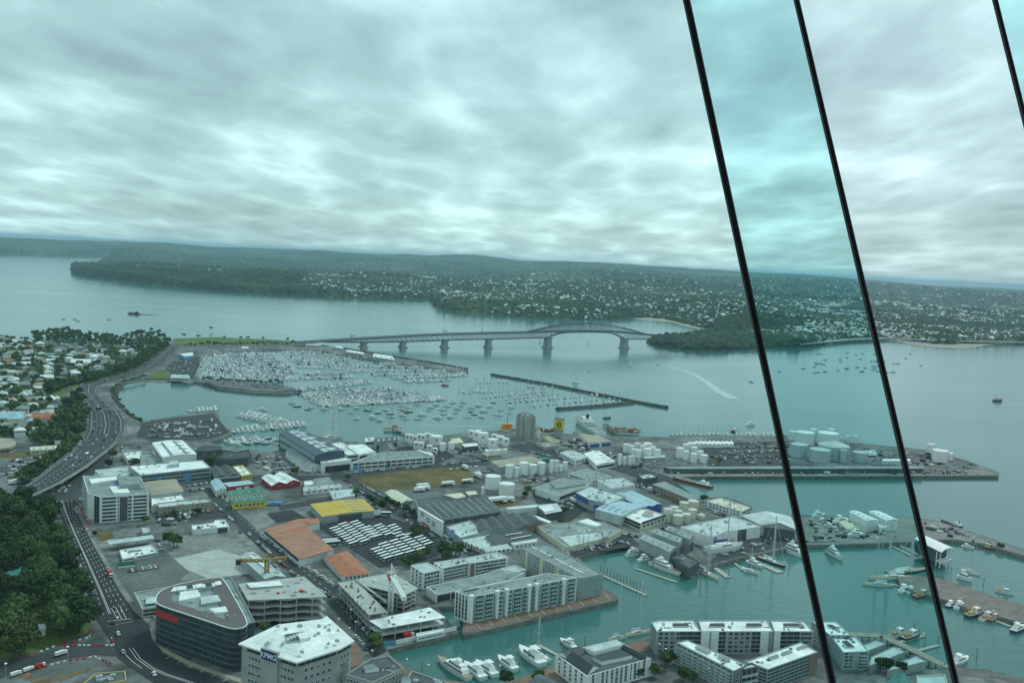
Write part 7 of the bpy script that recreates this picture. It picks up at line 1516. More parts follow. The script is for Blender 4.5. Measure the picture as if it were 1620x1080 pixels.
for x, y in ((1100, 906), (1118, 912), (1087, 912), (1108, 928), (1062, 904), (1033, 896), (1018, 890), (1152, 912), (1196, 906), (1248, 900), (668, 1060), (726, 1057), (773, 1058), (788, 1066), (822, 1052), (836, 1046), (890, 1030), (904, 1022), (925, 1020), (1420, 1003), (1446, 998), (1454, 1008), (1463, 1020), (1484, 1018), (1545, 1040), (1470, 940), (1556, 925)): pile(x, y, 'dark timber pile standing in the near basin', 'piles of the near basins', 1.2)

# ships
def ship(name, label, stern, bow, hm, L_=60.0, cabin=-.32, cat='ship', extra=None):
    a, c = G(*stern, 0), G(*bow, 0); d = c - a; s_ = d.length / L_; r = thing(name, label, cat, (a + c) / 2, math.atan2(d.y, d.x)); o0 = (0, 0, 0)
    def P(q, nm, ms): ob = q.obj(nm, ms, r, o0); return ob
    q = MB(); hull_mb(q, L_, 10, 4.2, 0, 1, .3, nst=12, rake=.04); P(q, 'hull', [M[hm], M['timber' if hm != 'hull_white' else 'grey_roof']])
    x = cabin * L_; q = MB(); q.box((x, 0, 4.2), (11, 8, 3), 0, 0, .95); q.box((x, 0, 7.2), (8, 7, 2.6), 0, 0, .92); q.box((x, 0, 8.0), (7.7, 7, .9), 0, 1, .96); P(q, 'superstructure', [M['bright_white'], M['glass']])
    q = MB(); q.cyl((x - 3, 0), 1.1, 9.6, 13.5, 10); P(q, 'funnel', M['black']); q = MB(); q.bar((x + 1, 0, 9.8), (x + 1, 0, 17), .4); q.bar((L_ * .28, 0, 4), (L_ * .28, 0, 14), .5); q.bar((L_ * .28, 0, 6), (L_ * .02, 0, 11), .4); P(q, 'mast', M['mast'])
    q = MB()
    for k in range(3): q.box((-L_ * .08 + k * L_ * .13, 0, 4.3), (L_ * .1, 6, 1.1), 0)
    P(q, 'hatch', M['grey_roof']); r.scale = (s_, s_, s_ * .66); return r
ship('cargo_ship', 'red hulled coaster with white bridge tied up in the inlet', (1126, 772), (1060, 756), 'hull_red')
ship('passenger_ship', 'old white hulled ferry with black funnel moored beside the sign tower', (950, 690), (914, 665), 'hull_white', cabin=.12)
ship('tug', 'dark naval tug lying outside the long wharf at the right', (1520, 835), (1489, 823), 'hull_dark', L_=40, cat='tug')
b = thing('dredger', 'orange dredger with a mast beside the cement silos', 'dredger', tuple(G(802, 680))); g = G(802, 680); q = MB(); q.box((g.x, g.y, Z0 + 1), (16, 10, 7), .3, 0, .6); q.obj('housing', M['orange'], b); q = MB(); q.bar((g.x, g.y, Z0), (g.x, g.y, Z0 + 19), .6); q.obj('mast', M['dark_grey'], b); q = MB(); q.box((g.x + 14, g.y - 4, Z0), (24, 10, 4), .2, 0, .7); q.obj('hopper', M['tan_roof'], b)
# old wharf piles, scrap and pier by the tan shed
q = MB()
for k in range(11):
    for s_ in (0, 1): p = G(954 + 2.4 * k + s_ * 6, 676 + 1.7 * k, 0); q.box((p.x, p.y, -1), (1.1, 1.1, 6.5)); 
    p = G(954 + 2.4 * k, 676 + 1.7 * k, 0); p2 = G(960 + 2.4 * k, 676 + 1.7 * k, 0); q.bar((p.x, p.y, 5), (p2.x, p2.y, 5), 1, .8)
tag(q.obj('pier_frame', M['timber'], o=G(965, 685)), 'skeleton of an old timber pier right of the moored ferry', 'pier')
for x, y, c, lb in ((985, 682, 'rust', 'rusty heap of scrap steel behind the crowded white tanks'), (998, 683, 'timber', 'brown timber wharf shed behind the crowded white tanks'), (868, 682, 'rust', 'dark red barges heaped between the silos and sign tower')):
    g = G(x, y); q = MB()
    for k in range(16): q.box((g.x + rnd.uniform(-16, 16), g.y + rnd.uniform(-10, 10), Z0), (rnd.uniform(3, 9), rnd.uniform(3, 8), rnd.uniform(1.5, 5)), rnd.random() * 3, 0, rnd.uniform(.5, .9))
    tag(q.obj('scrap_heap', M[c], o=g), lb, 'heap')
q = MB(); p0, p1 = G(621, 680, 0), G(652, 692, 0); q.bar((p0.x, p0.y, 3), (p1.x, p1.y, 3), 5, .8); q.box((p0.x, p0.y, 2.6), (22, 12, 1.2), .2); q.box((p0.x + 3, p0.y, 3.8), (6, 5, 3), .2)
for k in range(8): p = p0.lerp(p1, k / 7); q.box((p.x, p.y, -1), (1, 1, 4))
tag(q.obj('jetty', M['timber'], o=p0), 'dark timber jetty with a square head left of the dark emblem tanks', 'jetty')
# ------------------------------------------------------------------ vehicles
def car_proto(mi):
    q = MB(); q.box((0, 0, .35), (4.3, 1.78, .62), 0, 0, .97); q.box((-.25, 0, .95), (2.5, 1.6, .55), 0, 1, .78); q.box((-.25, 0, 1.47), (1.9, 1.28, .06), 0, 0)
    for sx_ in (-1.35, 1.35):
        for sy_ in (-.78, .78): q.cyl((sx_, sy_), .01, 0, 0); q.box((sx_, sy_, 0), (.62, .22, .62), 0, 2)
    return q.mesh('car', [CARM[mi], M['glass'], M['tyre']])
CARS = [car_proto(i) for i in range(6)]; CN = ['white', 'silver', 'black', 'red', 'blue', 'grey']; ncar = [0]; CCOUNT = {}
def car(p, rz, where, group, mi=None):
    if ncar[0] >= 300: return
    mi = mi if mi is not None else rnd.choices(range(6), (46, 24, 10, 3, 5, 12))[0]; ncar[0] += 1
    o = bpy.data.objects.new('car', CARS[mi]); COL.objects.link(o); o.location = p; o.rotation_euler = (0, 0, rz); tag(o, CN[mi] + ' car ' + where, 'car', group + ', ' + CN[mi])
def lane(a, b, n, where, group, z=Z0 + .4, pts=None, rev=False):
    P_ = pts or PX(mid(a, b, lane.t)); tot = [0.0]
    for p, c in zip(P_, P_[1:]): tot.append(tot[-1] + (c - p).length)
    for s_ in sorted(rnd.uniform(0, tot[-1]) for _ in range(n)):
        i = max(k for k in range(len(tot)) if tot[k] <= s_); i = min(i, len(P_) - 2); p, c = P_[i], P_[i + 1]; f = (s_ - tot[i]) / max(.1, tot[i + 1] - tot[i]); g = p.lerp(c, f); d = c - p
        car((g.x, g.y, (z if pts is None else g.z + .05)), math.atan2(d.y, d.x) + (math.pi if rev else 0), where, group)
for t_, n, rv in ((.16, 12, 0), (.31, 12, 0), (.44, 9, 0), (.56, 9, 1), (.70, 12, 1), (.86, 12, 1)):
    lane.t = t_; lane(MWL, MWR, n, 'driving on the curving motorway beside the bay', 'motorway cars', rev=bool(rv))
for t_, n, rv in ((.18, 6, 0), (.40, 9, 0), (.60, 8, 1), (.82, 8, 1)): lane(None, None, n, 'driving on the raised flyover', 'flyover cars', pts=mids(FLY[0], FLY[1], t_), rev=bool(rv))
def carat(x, y, dx, dy, where, mi=0, group='single cars'):
    a, c = G(x, y), G(x + dx, y + dy); d = c - a; car((a.x, a.y, Z0 + .35), math.atan2(d.y, d.x), where, group, mi)
for x, y, mi, w_ in ((112, 866, 0, 'highest on the tree lined avenue'), (121, 884, 1, 'under the tree edge of the avenue'), (127, 897, 0, 'beside the avenue median'), (136, 905, 2, 'level with the park hall'), (145, 925, 0, 'midway down the avenue'), (147, 940, 5, 'below midway on the avenue'), (178, 987, 2, 'waiting at the stop line'), (187, 1004, 0, 'crossing the junction'), (195, 1033, 1, 'turning below the junction'), (93, 820, 5, 'at the top of the avenue'), (86, 806, 0, 'leaving the flyover junction'), (170, 902, 1, 'next to the red tow truck'), (244, 1068, 0, 'at the bottom bend of the avenue')): carat(x, y, 5, 9, w_, mi)
for x, y in ((97, 774), (101, 772), (105, 776), (93, 778), (110, 770), (103, 779), (96, 768)): carat(x, y, 6, -9, 'queuing under the flyover', 0, 'cars queuing under the flyover')
carpark = 'parked on the marina car park'
for r_ in range(5):
    for k in range(9):
        if rnd.random() < .75: a = G(272 + 7.5 * r_ + (k * -.9), 572 + 2.9 * k); car((a.x, a.y, Z0 + .35), 1.2, carpark, 'car park cars')
for k in range(32):
    t_ = k / 31; a = G(318 + 140 * t_ + rnd.uniform(-2, 2), 605 + 11 * t_ + rnd.uniform(-2, 1)); car((a.x, a.y, Z0 + .35), 1.0, 'parked along the marina spit', 'marina spit cars')
for k in range(34):
    x, y = rnd.uniform(238, 345), rnd.uniform(666, 694)
    a = G(x, y); car((a.x, a.y, Z0 + .35), rnd.choice((.3, 1.8)), 'parked in the asphalt boat yard', 'boat yard cars')
for k in range(16):
    x, y = rnd.uniform(240, 342), rnd.uniform(664, 692); MOT[0].put(G(x, y, Z0 + .8), rnd.choice((.3, 3.4, 1.8)), 'white launch standing hauled out in the asphalt boat yard', 'hauled out launches in the boat yard', rnd.uniform(.5, .85))
for k in range(15):
    t_ = k / 14; a = G(612 + 120 * t_, 566 + 17 * t_); car((a.x, a.y, Z0 + .35), .5, 'parked on the outer marina road', 'outer marina road cars')
for x, y, mi, w_ in ((620, 805, 0, 'on the tree lined street by the cream warehouse'), (640, 817, 2, 'farther down the tree lined street'), (666, 833, 1, 'in front of the painted facade'), (720, 866, 0, 'in the row beside the cream brick store'), (714, 861, 0, 'second in the row beside the cream brick store'), (708, 857, 1, 'third in the row beside the cream brick store'), (735, 873, 0, 'beside the cream brick store gate'), (500, 907, 0, 'parked near the terracotta office'), (507, 914, 1, 'next to the parked white car near the terracotta office'), (440, 903, 0, 'parked behind the yellow crane'), (444, 909, 0, 'next in line behind the yellow crane'), (448, 914, 2, 'last in line behind the yellow crane'), (436, 897, 1, 'first in line behind the yellow crane'), (380, 842, 5, 'on the crossroads street'), (536, 947, 0, 'turning past the unfinished car park'), (560, 985, 2, 'on the street beside the concrete frame'), (898, 877, 0, 'by the canal basin lamp'), (935, 870, 0, 'parked by the supermarket entrance'), (948, 869, 1, 'second by the supermarket entrance'), (960, 866, 0, 'third by the supermarket entrance'), (993, 861, 0, 'at the corner of the canal basin'), (252, 864, 0, 'beside the filling station'), (870, 772, 1, 'in the blue banded warehouse yard'), (905, 800, 0, 'in the yard of the dark pavilion'), (830, 762, 0, 'on the road below the five stout tanks'), (850, 762, 0, 'on the road right of the big white tanks'), (545, 740, 2, 'outside the white showroom shed'), (570, 747, 1, 'outside the long colonnade office'), (600, 744, 0, 'at the middle of the long colonnade office'), (630, 740, 5, 'at the far part of the long colonnade office'), (880, 715, 0, 'on the harbour road bend'), (828, 703, 0, 'at the foot of the cement silos'), (700, 728, 0, 'on the road beside the lone white tanks'), (1052, 838, 0, 'beside the cream pediment office')): carat(x, y, 6, 4, w_, mi)
# trucks
def truck_proto(bm, bl=7.0, tank_=False):
    r = thing('truck', 'x', 'truck'); q = MB(); q.box((4.4, 0, .7), (2.2, 2.4, 2.3), 0, 0, .92); q.box((4.9, 0, 1.8), (1.3, 2.3, .8), 0, 1, .95); q.obj('cab', [M['bright_white'], M['glass']], r)
    q = MB()
    if tank_:
        n = 14; q.v = [(x, 1.2 * math.cos(2 * math.pi * k / n), 2.2 + 1.2 * math.sin(2 * math.pi * k / n)) for x in (-bl / 2, bl / 2) for k in range(n)]; q.f = [[k, (k + 1) % n, n + (k + 1) % n, n + k][::-1] for k in range(n)] + [list(range(n)), list(range(2 * n - 1, n - 1, -1))]; q.m = [0] * len(q.f)
    else: q.box((-.4, 0, 1.1), (bl, 2.5, 2.5))
    q.obj('body', M[bm], r); q = MB(); q.box((0, 0, .6), (9, 1.6, .4))
    for x in (-3, -1.8, 4.2):
        for y in (-1, 1): q.box((x, y, 0), (.9, .35, .9), 0)
    q.obj('chassis', M['tyre'], r); return Pool(r)
TRK = [truck_proto('bright_white'), truck_proto('white_tank', 8, True), truck_proto('red', 5)]
for pool, x, y, dx, dy, lb, s_ in ((TRK[1], 667, 772, 14, -1.5, 'first white tanker truck parked at the edge of the grass field', 1.3), (TRK[1], 669, 776, 14, -1.5, 'second white tanker truck parked at the edge of the grass field', 1.3), (TRK[0], 662, 778, 10, -1, 'white box truck beside the parked tanker trucks', 1.1), (TRK[1], 707, 769, 14, -1.4, 'lone white tanker truck below the grass field', 1.4), (TRK[1], 738, 764, 12, -1.2, 'white tanker truck approaching the big white tanks', 1.2), (TRK[0], 736, 742, 8, 3, 'white lorry at the top right corner of the grass field', 1.1), (TRK[0], 756, 755, 8, 3, 'white lorry left of the taller big white tank', 1.2), (TRK[1], 784, 797, 30, -3, 'long white tanker parked before the lower big white tank', 1.9), (TRK[1], 800, 795, 20, -2, 'second long white tanker before the lower big white tank', 1.5), (TRK[2], 174, 911, 5, 9, 'red tow truck parked at the kerb of the avenue', .9), (TRK[2], 136, 840, 4, 6, 'red lorry at the roadworks below the white office block', .8), (TRK[2], 62, 1056, 14, -5, 'red lorry at the bottom left roadworks', .55), (TRK[0], 24, 1069, 14, -5, 'first white truck in line at the bottom left roadworks', .55), (TRK[0], 44, 1062, 14, -5, 'second white truck in line at the bottom left roadworks', .55), (TRK[0], 95, 1037, 12, -4, 'white truck entering the roadworks side street', .65), (TRK[0], 906, 794, 10, 4, 'white van in the blue banded warehouse yard', .9), (TRK[0], 918, 792, 10, 3, 'second white van in the blue banded warehouse yard', .9), (TRK[0], 138, 722, 4, -4, 'white lorry on the motorway above the flyover', 1.0), (TRK[0], 22, 766, 10, -2, 'white box truck parked left of the flyover', 1.1), (TRK[2], 644, 1009, 10, -3, 'red and white truck on the quay before the concrete frame', .8)):
    a, c = G(x, y), G(x + dx, y + dy); d = c - a; r = pool.put((a.x, a.y, Z0 + .4), math.atan2(d.y, d.x), lb, 'trucks', s_)
# buses in the depot
def bus_proto(bm):
    r = thing('bus', 'x', 'bus'); q = MB(); q.box((0, 0, .4), (12, 2.4, 2.6), 0, 0, .985); q.box((0, 0, 3.1), (11.8, 2.42, .12), 0, 1); q.box((-2.5, 0, 3.2), (3, 1.8, .3), 0, 1); q.obj('body', [M[bm], M['bright_white']], r)
    q = MB(); q.box((0, 0, 1.0), (11.7, 2.5, 1.75)); q.box((0, 0, 1.1), (12.06, 2.2, 1.7)); q.obj('windows', M['glass'], r); q = MB()
    for x in (-3.6, 3.8):
        for y in (-1.12, 1.12): q.box((x, y, 0), (1, .3, 1))
    q.obj('wheels', M['tyre'], r); return Pool(r)
BUS = [bus_proto('bright_white'), bus_proto('red'), bus_proto('blue_wall'), bus_proto('green')]
def busblock(o, row, col, nr, nc, tag_, skip=(), colr={}):
    for j in range(nc):
        for i in range(nr):
            if (i, j) in skip: continue
            x, y = o[0] + row[0] * i + col[0] * j, o[1] + row[1] * i + col[1] * j; a, c = G(x - 6.6, y + 2.2), G(x + 6.6, y - 2.2); d = c - a
            k = colr.get((i, j), 0); BUS[k].put(((a.x + c.x) / 2, (a.y + c.y) / 2, Z0 + .4), math.atan2(d.y, d.x), '%s bus, %s down in the %s column of the %s' % (('white roofed', 'red sided', 'blue sided', 'green sided')[k], ordinal(i), ordinal(j), tag_), 'buses in the depot, ' + tag_, .8)
busblock((524, 836), (4.35, 3.35), (18.0, -3.0), 9, 3, 'upper bus rows', skip=((0, 0), (8, 2)), colr={(5, 0): 1, (3, 2): 3, (5, 2): 2})
busblock((580, 838.5), (4.35, 3.35), (17.5, -3.0), 6, 3, 'upper right bus rows', skip=((5, 0), (0, 2), (4, 2), (5, 2), (5, 1)))
busblock((589, 869), (5.0, 3.5), (17.0, -4.6), 6, 5, 'lower bus rows', skip=((0, 0), (5, 4), (0, 4)), colr={(5, 0): 0})
busblock((628, 848), (5.0, 3.5), (18, 1.5), 2, 2, 'topmost lower bus rows', skip=((1, 1),))
for x, y in ((607, 816), (521, 860), (525, 863)): a = G(x, y); BUS[0].put((a.x, a.y, Z0 + .4), .2 if x > 600 else .5, 'white bus parked alone beside the yellow warehouse' if x > 600 else 'white bus tucked behind the terracotta depot wall', 'buses away from the rows', 1.0)
# roadworks barriers and lamp posts
q = MB(); q.box((0, 0, 0), (1.6, .5, .8), 0, 0, .7); BARR = [q.mesh('barrier', M['red']), q.mesh('barrier', M['bright_white'])]
k = 0
for pts, n in ((((104, 1022), (180, 1022), (176, 1008)), 16), (((36, 1043), (90, 1022), (140, 1010), (148, 995)), 14), (((52, 1060), (108, 1046), (150, 1040), (180, 1053)), 15), (((110, 798), (125, 815), (146, 828), (164, 815)), 15), (((112, 790), (122, 792), (138, 818)), 12)):
    P_ = PX(pts); tot = sum((c - a).length for a, c in zip(P_, P_[1:]))
    for i in range(n):
        s_ = tot * i / n
        for a, c in zip(P_, P_[1:]):
            L_ = (c - a).length
            if s_ <= L_: break
            s_ -= L_
        p = a.lerp(c, s_ / L_); d = c - a; k = (i // 3) % 2; o = bpy.data.objects.new('barrier', BARR[k]); COL.objects.link(o); o.location = (p.x, p.y, Z0 + .4); o.rotation_euler = (0, 0, math.atan2(d.y, d.x)); tag(o, ('red' if k == 0 else 'white') + ' plastic road barrier in the roadworks line', 'barrier', ('red' if k == 0 else 'white') + ' roadworks barriers')
def lamp_proto():
    r = thing('street_lamp', 'x', 'lamp post'); q = MB(); q.cyl((0, 0), .12, 0, 8, 6, 0, .08); q.obj('post', M['steel'], r); q = MB(); q.cyl((0, 0), .55, 8, 8.25, 10); q.cyl((0, 0), .3, 7.8, 8.0, 8); q.obj('lamp_head', M['bright_white'], r); return Pool(r)
LP = lamp_proto()
for x, y in ((562, 1005), (554, 985), (535, 1000), (552, 1015), (588, 1052), (643, 1066), (677, 1075), (790, 1076), (884, 1070), (1042, 1040), (1052, 1048), (1420, 1048), (1460, 1022), (1120, 1080), (1518, 965), (1570, 985), (1575, 990), (890, 885), (905, 882)): LP.put(G(x, y), 0, 'white headed lamp post on the near quays', 'quay lamp posts')
for x, y in ((915, 873), (922, 875), (930, 872)): LP.put(G(x, y), 0, 'tall twin headed lamp mast by the canal basin wall', 'basin lamp masts', 2.0)
for x, y in ((107, 1052), (9, 1080), (186, 1003), (111, 697), (61, 690), (214, 905), (245, 1003)): LP.put(G(x, y), 0, 'street lamp beside the avenue and its roadworks', 'avenue street lamps', 1.2)
# road gantry over the motorway
p0, p1 = G(140, 655), G(197, 655); t_ = thing('road_gantry', 'dark steel sign gantry across the motorway', 'gantry', tuple(p0)); q = MB(); z_ = Z0 + 6.5
q.bar((p0.x, p0.y, z_), (p1.x, p1.y, z_), .8, 1.0); q.bar((p0.x, p0.y, Z0), (p0.x, p0.y, z_), .5); q.bar((p1.x, p1.y, Z0), (p1.x, p1.y, z_), .5); q.obj('frame', M['steel'], t_)
q = MB(); a, c = p0.lerp(p1, .2), p0.lerp(p1, .38); q.bar((a.x, a.y - .6, z_ + .6), (c.x, c.y - .6, z_ + .6), .3, 2.6); q.obj('sign', M['dark_grey'], t_)
# ------------------------------------------------------------------ trees
def crown_mesh(seed, hgt_, rad, n, leaf, mat, tall=1.0):
    rs = np.random.RandomState(seed); blobs = []
    for i in range(13):
        a = rs.uniform(0, 6.28); rr_ = rad * rs.uniform(.15, .68); blobs.append((rr_ * math.cos(a), rr_ * math.sin(a), hgt_ * rs.uniform(.48, .80) - rr_ * .12, rad * rs.uniform(.30, .5)))
    blobs.append((0, 0, hgt_ * .74, rad * .5)); V, Fc = [], []
    w_ = np.array([b_[3] ** 2 for b_ in blobs]); w_ /= w_.sum(); ks = rs.choice(len(blobs), n, p=w_); dirs = rs.normal(size=(n, 3)); dirs /= np.linalg.norm(dirs, axis=1)[:, None]
    for k, d in zip(ks, dirs):
        bx, by, bz, br_ = blobs[k]
        if d[2] < -.55: d = d * np.array([1, 1, -.4])
        r_ = br_ * rs.uniform(.80, 1.08); p = Vector((bx + d[0] * r_, by + d[1] * r_, bz + d[2] * r_ * .78 * tall)); nn = (Vector(d) + Vector(rs.normal(size=3)) * .45).normalized(); u = nn.orthogonal().normalized(); v = nn.cross(u); a = rs.uniform(0, 6.28); u2 = u * math.cos(a) + v * math.sin(a); v2 = nn.cross(u2); s_ = leaf * rs.uniform(.6, 1.3); o = len(V)
        V += [p - u2 * s_ - v2 * s_ * .55, p + u2 * s_ * .2 - v2 * s_ * .8, p + u2 * s_ + v2 * s_ * .5, p - u2 * s_ * .3 + v2 * s_ * .75]; Fc.append((o, o + 1, o + 2, o + 3))
    me = bpy.data.meshes.new('crown'); me.from_pydata([tuple(v) for v in V], [], Fc); me.materials.append(M[mat]); me.update(); return me
def tree_proto(seed, h_, rad, n, leaf, mat, name='broadleaf_tree', tall=1.0):
    r = thing(name, 'x', 'tree'); rs = random.Random(seed); q = MB(); q.cyl((0, 0), h_ * .03, -.5, h_ * .5, 8, 0, h_ * .018)
    for k in range(5):
        a = k * 1.3 + rs.random(); q.bar((0, 0, h_ * .34 + k * .3), (rad * .5 * math.cos(a), rad * .5 * math.sin(a), h_ * .62), h_ * .016)
    q.obj('trunk', M['bark'], r); o = bpy.data.objects.new('crown', crown_mesh(seed, h_, rad, n, leaf, mat, tall)); COL.objects.link(o); o.parent = r; return Pool(r)
BIG = [tree_proto(1, 17, 9, 2600, .75, 'leaf_dark'), tree_proto(2, 16, 8.4, 2400, .75, 'leaf_mid'), tree_proto(3, 18, 8, 2400, .75, 'leaf_dark'), tree_proto(7, 15, 8.6, 2400, .7, 'leaf_olive')]
SML = [tree_proto(4, 9, 4.6, 700, .7, 'leaf_dark'), tree_proto(5, 8, 4.2, 700, .7, 'leaf_mid'), tree_proto(6, 10, 4.0, 700, .7, 'leaf_olive')]
def poisson(poly, dmin, n, fn=G, keep=None, tries=6000):
    xs_, ys_ = [p[0] for p in poly], [p[1] for p in poly]; out = []; grid = {}
    for _ in range(tries):
        if len(out) >= n: break
        x, y = rnd.uniform(min(xs_), max(xs_)), rnd.uniform(min(ys_), max(ys_))
        if not inpoly(x, y, poly): continue
        if keep and not keep(x, y): continue
        g = fn(x, y); k = (int(g.x // dmin), int(g.y // dmin)); ok = True
        for dx in (-1, 0, 1):
            for dy in (-1, 0, 1):
                for o in grid.get((k[0] + dx, k[1] + dy), ()):
                    if (o.x - g.x) ** 2 + (o.y - g.y) ** 2 < dmin * dmin: ok = False
        if ok: grid.setdefault(k, []).append(g); out.append(g)
    return out
PARK = [(-40, 812), (10, 800), (60, 797), (84, 825), (96, 872), (112, 905), (128, 950), (136, 985), (128, 1008), (90, 1025), (40, 1040), (-40, 1060)]
hole = lambda x, y: not inpoly(x, y, [(-30, 900), (58, 896), (66, 922), (40, 922), (-30, 915)]) and not inpoly(x, y, [(36, 986), (78, 982), (84, 1030), (42, 1030)])
ntree = 0
for g in poisson(PARK, 10.4, 84, keep=hole): BIG[rnd.choice((0, 1, 1, 2, 3))].put(g, rnd.uniform(0, 6.28), 'large dense broadleaf tree in the park beside the avenue', 'park trees', rnd.uniform(.75, 1.25)); ntree += 1
TREEZ = [[(50, 531), (100, 522), (180, 535), (245, 522), (268, 540), (266, 550), (240, 560), (215, 560), (200, 550), (120, 546), (60, 545)], [(70, 612), (130, 600), (180, 590), (215, 572), (250, 553), (262, 552), (240, 565), (215, 583), (150, 602), (100, 614), (78, 628)], [(92, 652), (126, 622), (138, 655), (136, 678), (122, 700), (70, 706), (45, 698), (80, 680)], [(40, 768), (112, 716), (125, 702), (104, 706), (72, 730), (26, 762)]]
for zi, (zp, n, dm) in enumerate(zip(TREEZ, (40, 38, 30, 22), (11, 10, 8, 8))):
    for g in poisson(zp, dm, n, GH):
        (BIG if zi < 3 else SML)[ntree % 3].put(g, rnd.uniform(0, 6.28), ('dark tree crowning the far ridge of the left hill', 'dark tree on the bank above the motorway', 'dark tree at the inner bend of the motorway', 'bushy tree in the row along the flyover')[zi], ('ridge trees', 'motorway bank trees', 'motorway bend trees', 'flyover trees')[zi], rnd.uniform(.5, .85) if zi < 3 else rnd.uniform(.8, 1.2)); ntree += 1
# --- houses of the left hill
def house_mesh(kind, wall, roof, tone):
    r = thing('house', 'x', 'house'); q = MB(); ro = MB(); w, d, h_ = ((12, 9, 5.2), (15, 9, 3.2), (10, 10, 6.0))[kind]
    q.box((0, 0, -1.5), (w, d, h_ + 1.5)); rise = 2.6; o = .5
    if kind == 1: q.box((4, -5, -1.5), (6, 5, h_ + 1.5)); 
    def hip(cx, cy, w, d, z, hp):
        ro.add([(cx - w / 2 - o, cy - d / 2 - o, z), (cx + w / 2 + o, cy - d / 2 - o, z), (cx + w / 2 + o, cy + d / 2 + o, z), (cx - w / 2 - o, cy + d / 2 + o, z), (cx - w / 2 + hp, cy, z + rise), (cx + w / 2 - hp, cy, z + rise)], [(0, 1, 5, 4), (2, 3, 4, 5), (1, 2, 5), (3, 0, 4)])
    hip(0, 0, w, d, h_, (3.4, 4, 4.6)[kind] if kind != 1 else -.4)
    if kind == 1: q.add([(-w / 2, -d / 2, h_), (-w / 2, d / 2, h_), (-w / 2, 0, h_ + rise * .95)], [(1, 0, 2)]); q.add([(w / 2, -d / 2, h_), (w / 2, d / 2, h_), (w / 2, 0, h_ + rise * .95)], [(0, 1, 2)]); hip(4, -5, 6, 5.5, h_ + .01, 2.2)
    q.obj('wall', M[wall], r, (0, 0, 0)); ro2 = ro.obj('roof', M[roof], r, (0, 0, 0)); ch = MB(); ch.box((w * .2, 1, h_ + .5), (.9, .9, 3.0)); ch.obj('chimney', M['terracotta' if kind else 'stone_wall'], ro2, (0, 0, 0))
    wq = MB(); 
    for k in range(4): wq.box((-w / 2 + w * (k + .5) / 4, -d / 2, h_ - 2.2), (1.5, .12, 1.3))
    wm_ = wq.mesh('window', M['glass'])
    one = MB(); one.box((0, 0, 0), (1.6, .14, 1.3)); om = one.mesh('window', M['glass'])
    for k in range(4):
        for s_ in (-1, 1): place('window', om, r, (-w / 2 + w * (k + .5) / 4, s_ * d / 2, h_ - 2.2))
    bpy.data.meshes.remove(wm_); return Pool(r)
RC = [('pale_roof', 'pale grey'), ('grey_roof', 'grey'), ('white_roof', 'white'), ('dark_roof', 'dark'), ('terracotta', 'terracotta'), ('blue_roof', 'pale blue'), ('tan_roof', 'tan')]
HS = [[house_mesh(k, 'white_wall' if (k + i) % 3 else 'cream_wall', rm, rn) for k in range(3)] for i, (rm, rn) in enumerate(RC)]
HZONE = [(-30, 530), (40, 538), (60, 546), (120, 548), (205, 553), (212, 562), (190, 578), (150, 590), (110, 600), (66, 612), (62, 628), (92, 640), (84, 670), (45, 690), (-30, 690)]
nh = 0; HP_ = poisson(HZONE, 13.5, 175, GH, tries=20000)
for g in HP_:
    i = rnd.choices(range(7), (28, 26, 13, 16, 5, 4, 10))[0]; k = rnd.randrange(3); HS[i][k].put(g, rnd.choice((.4, 1.97, .55, 2.1)), 'house with a %s roof among the trees of the left hill' % RC[i][1], 'houses on the left hill, %s roofs' % RC[i][1], rnd.uniform(.85, 1.25)); nh += 1
for x, y, i, s_, lb in ((64, 668, 4, 1.9, 'large white house with bright orange roof at the foot of the left hill'), (12, 668, 5, 2.1, 'long house with pale blue roof at the left edge'), (128, 578, 2, 1.8, 'long white terrace with gabled dormers on the left hill'), (158, 577, 1, 1.5, 'grey roofed lodge right of the white dormer terrace'), (26, 678, 1, 1.4, 'grey gabled house below the long pale blue roof')):
    HS[i][1].put(GH(x, y), .35, lb, 'x', s_); 
for o in list(COL.objects):
    if o.get('group') == 'x' or o.get('group') == 'trucks' : del o['group']
GT = []                        # garden and belt trees too many and too small to tell apart: one mass
for g in poisson(HZONE, 5.5, 620, GH, tries=26000):
    if min((g - h_).length for h_ in HP_) > 8.5: GT.append((g, rnd.uniform(.55, 1.2)))
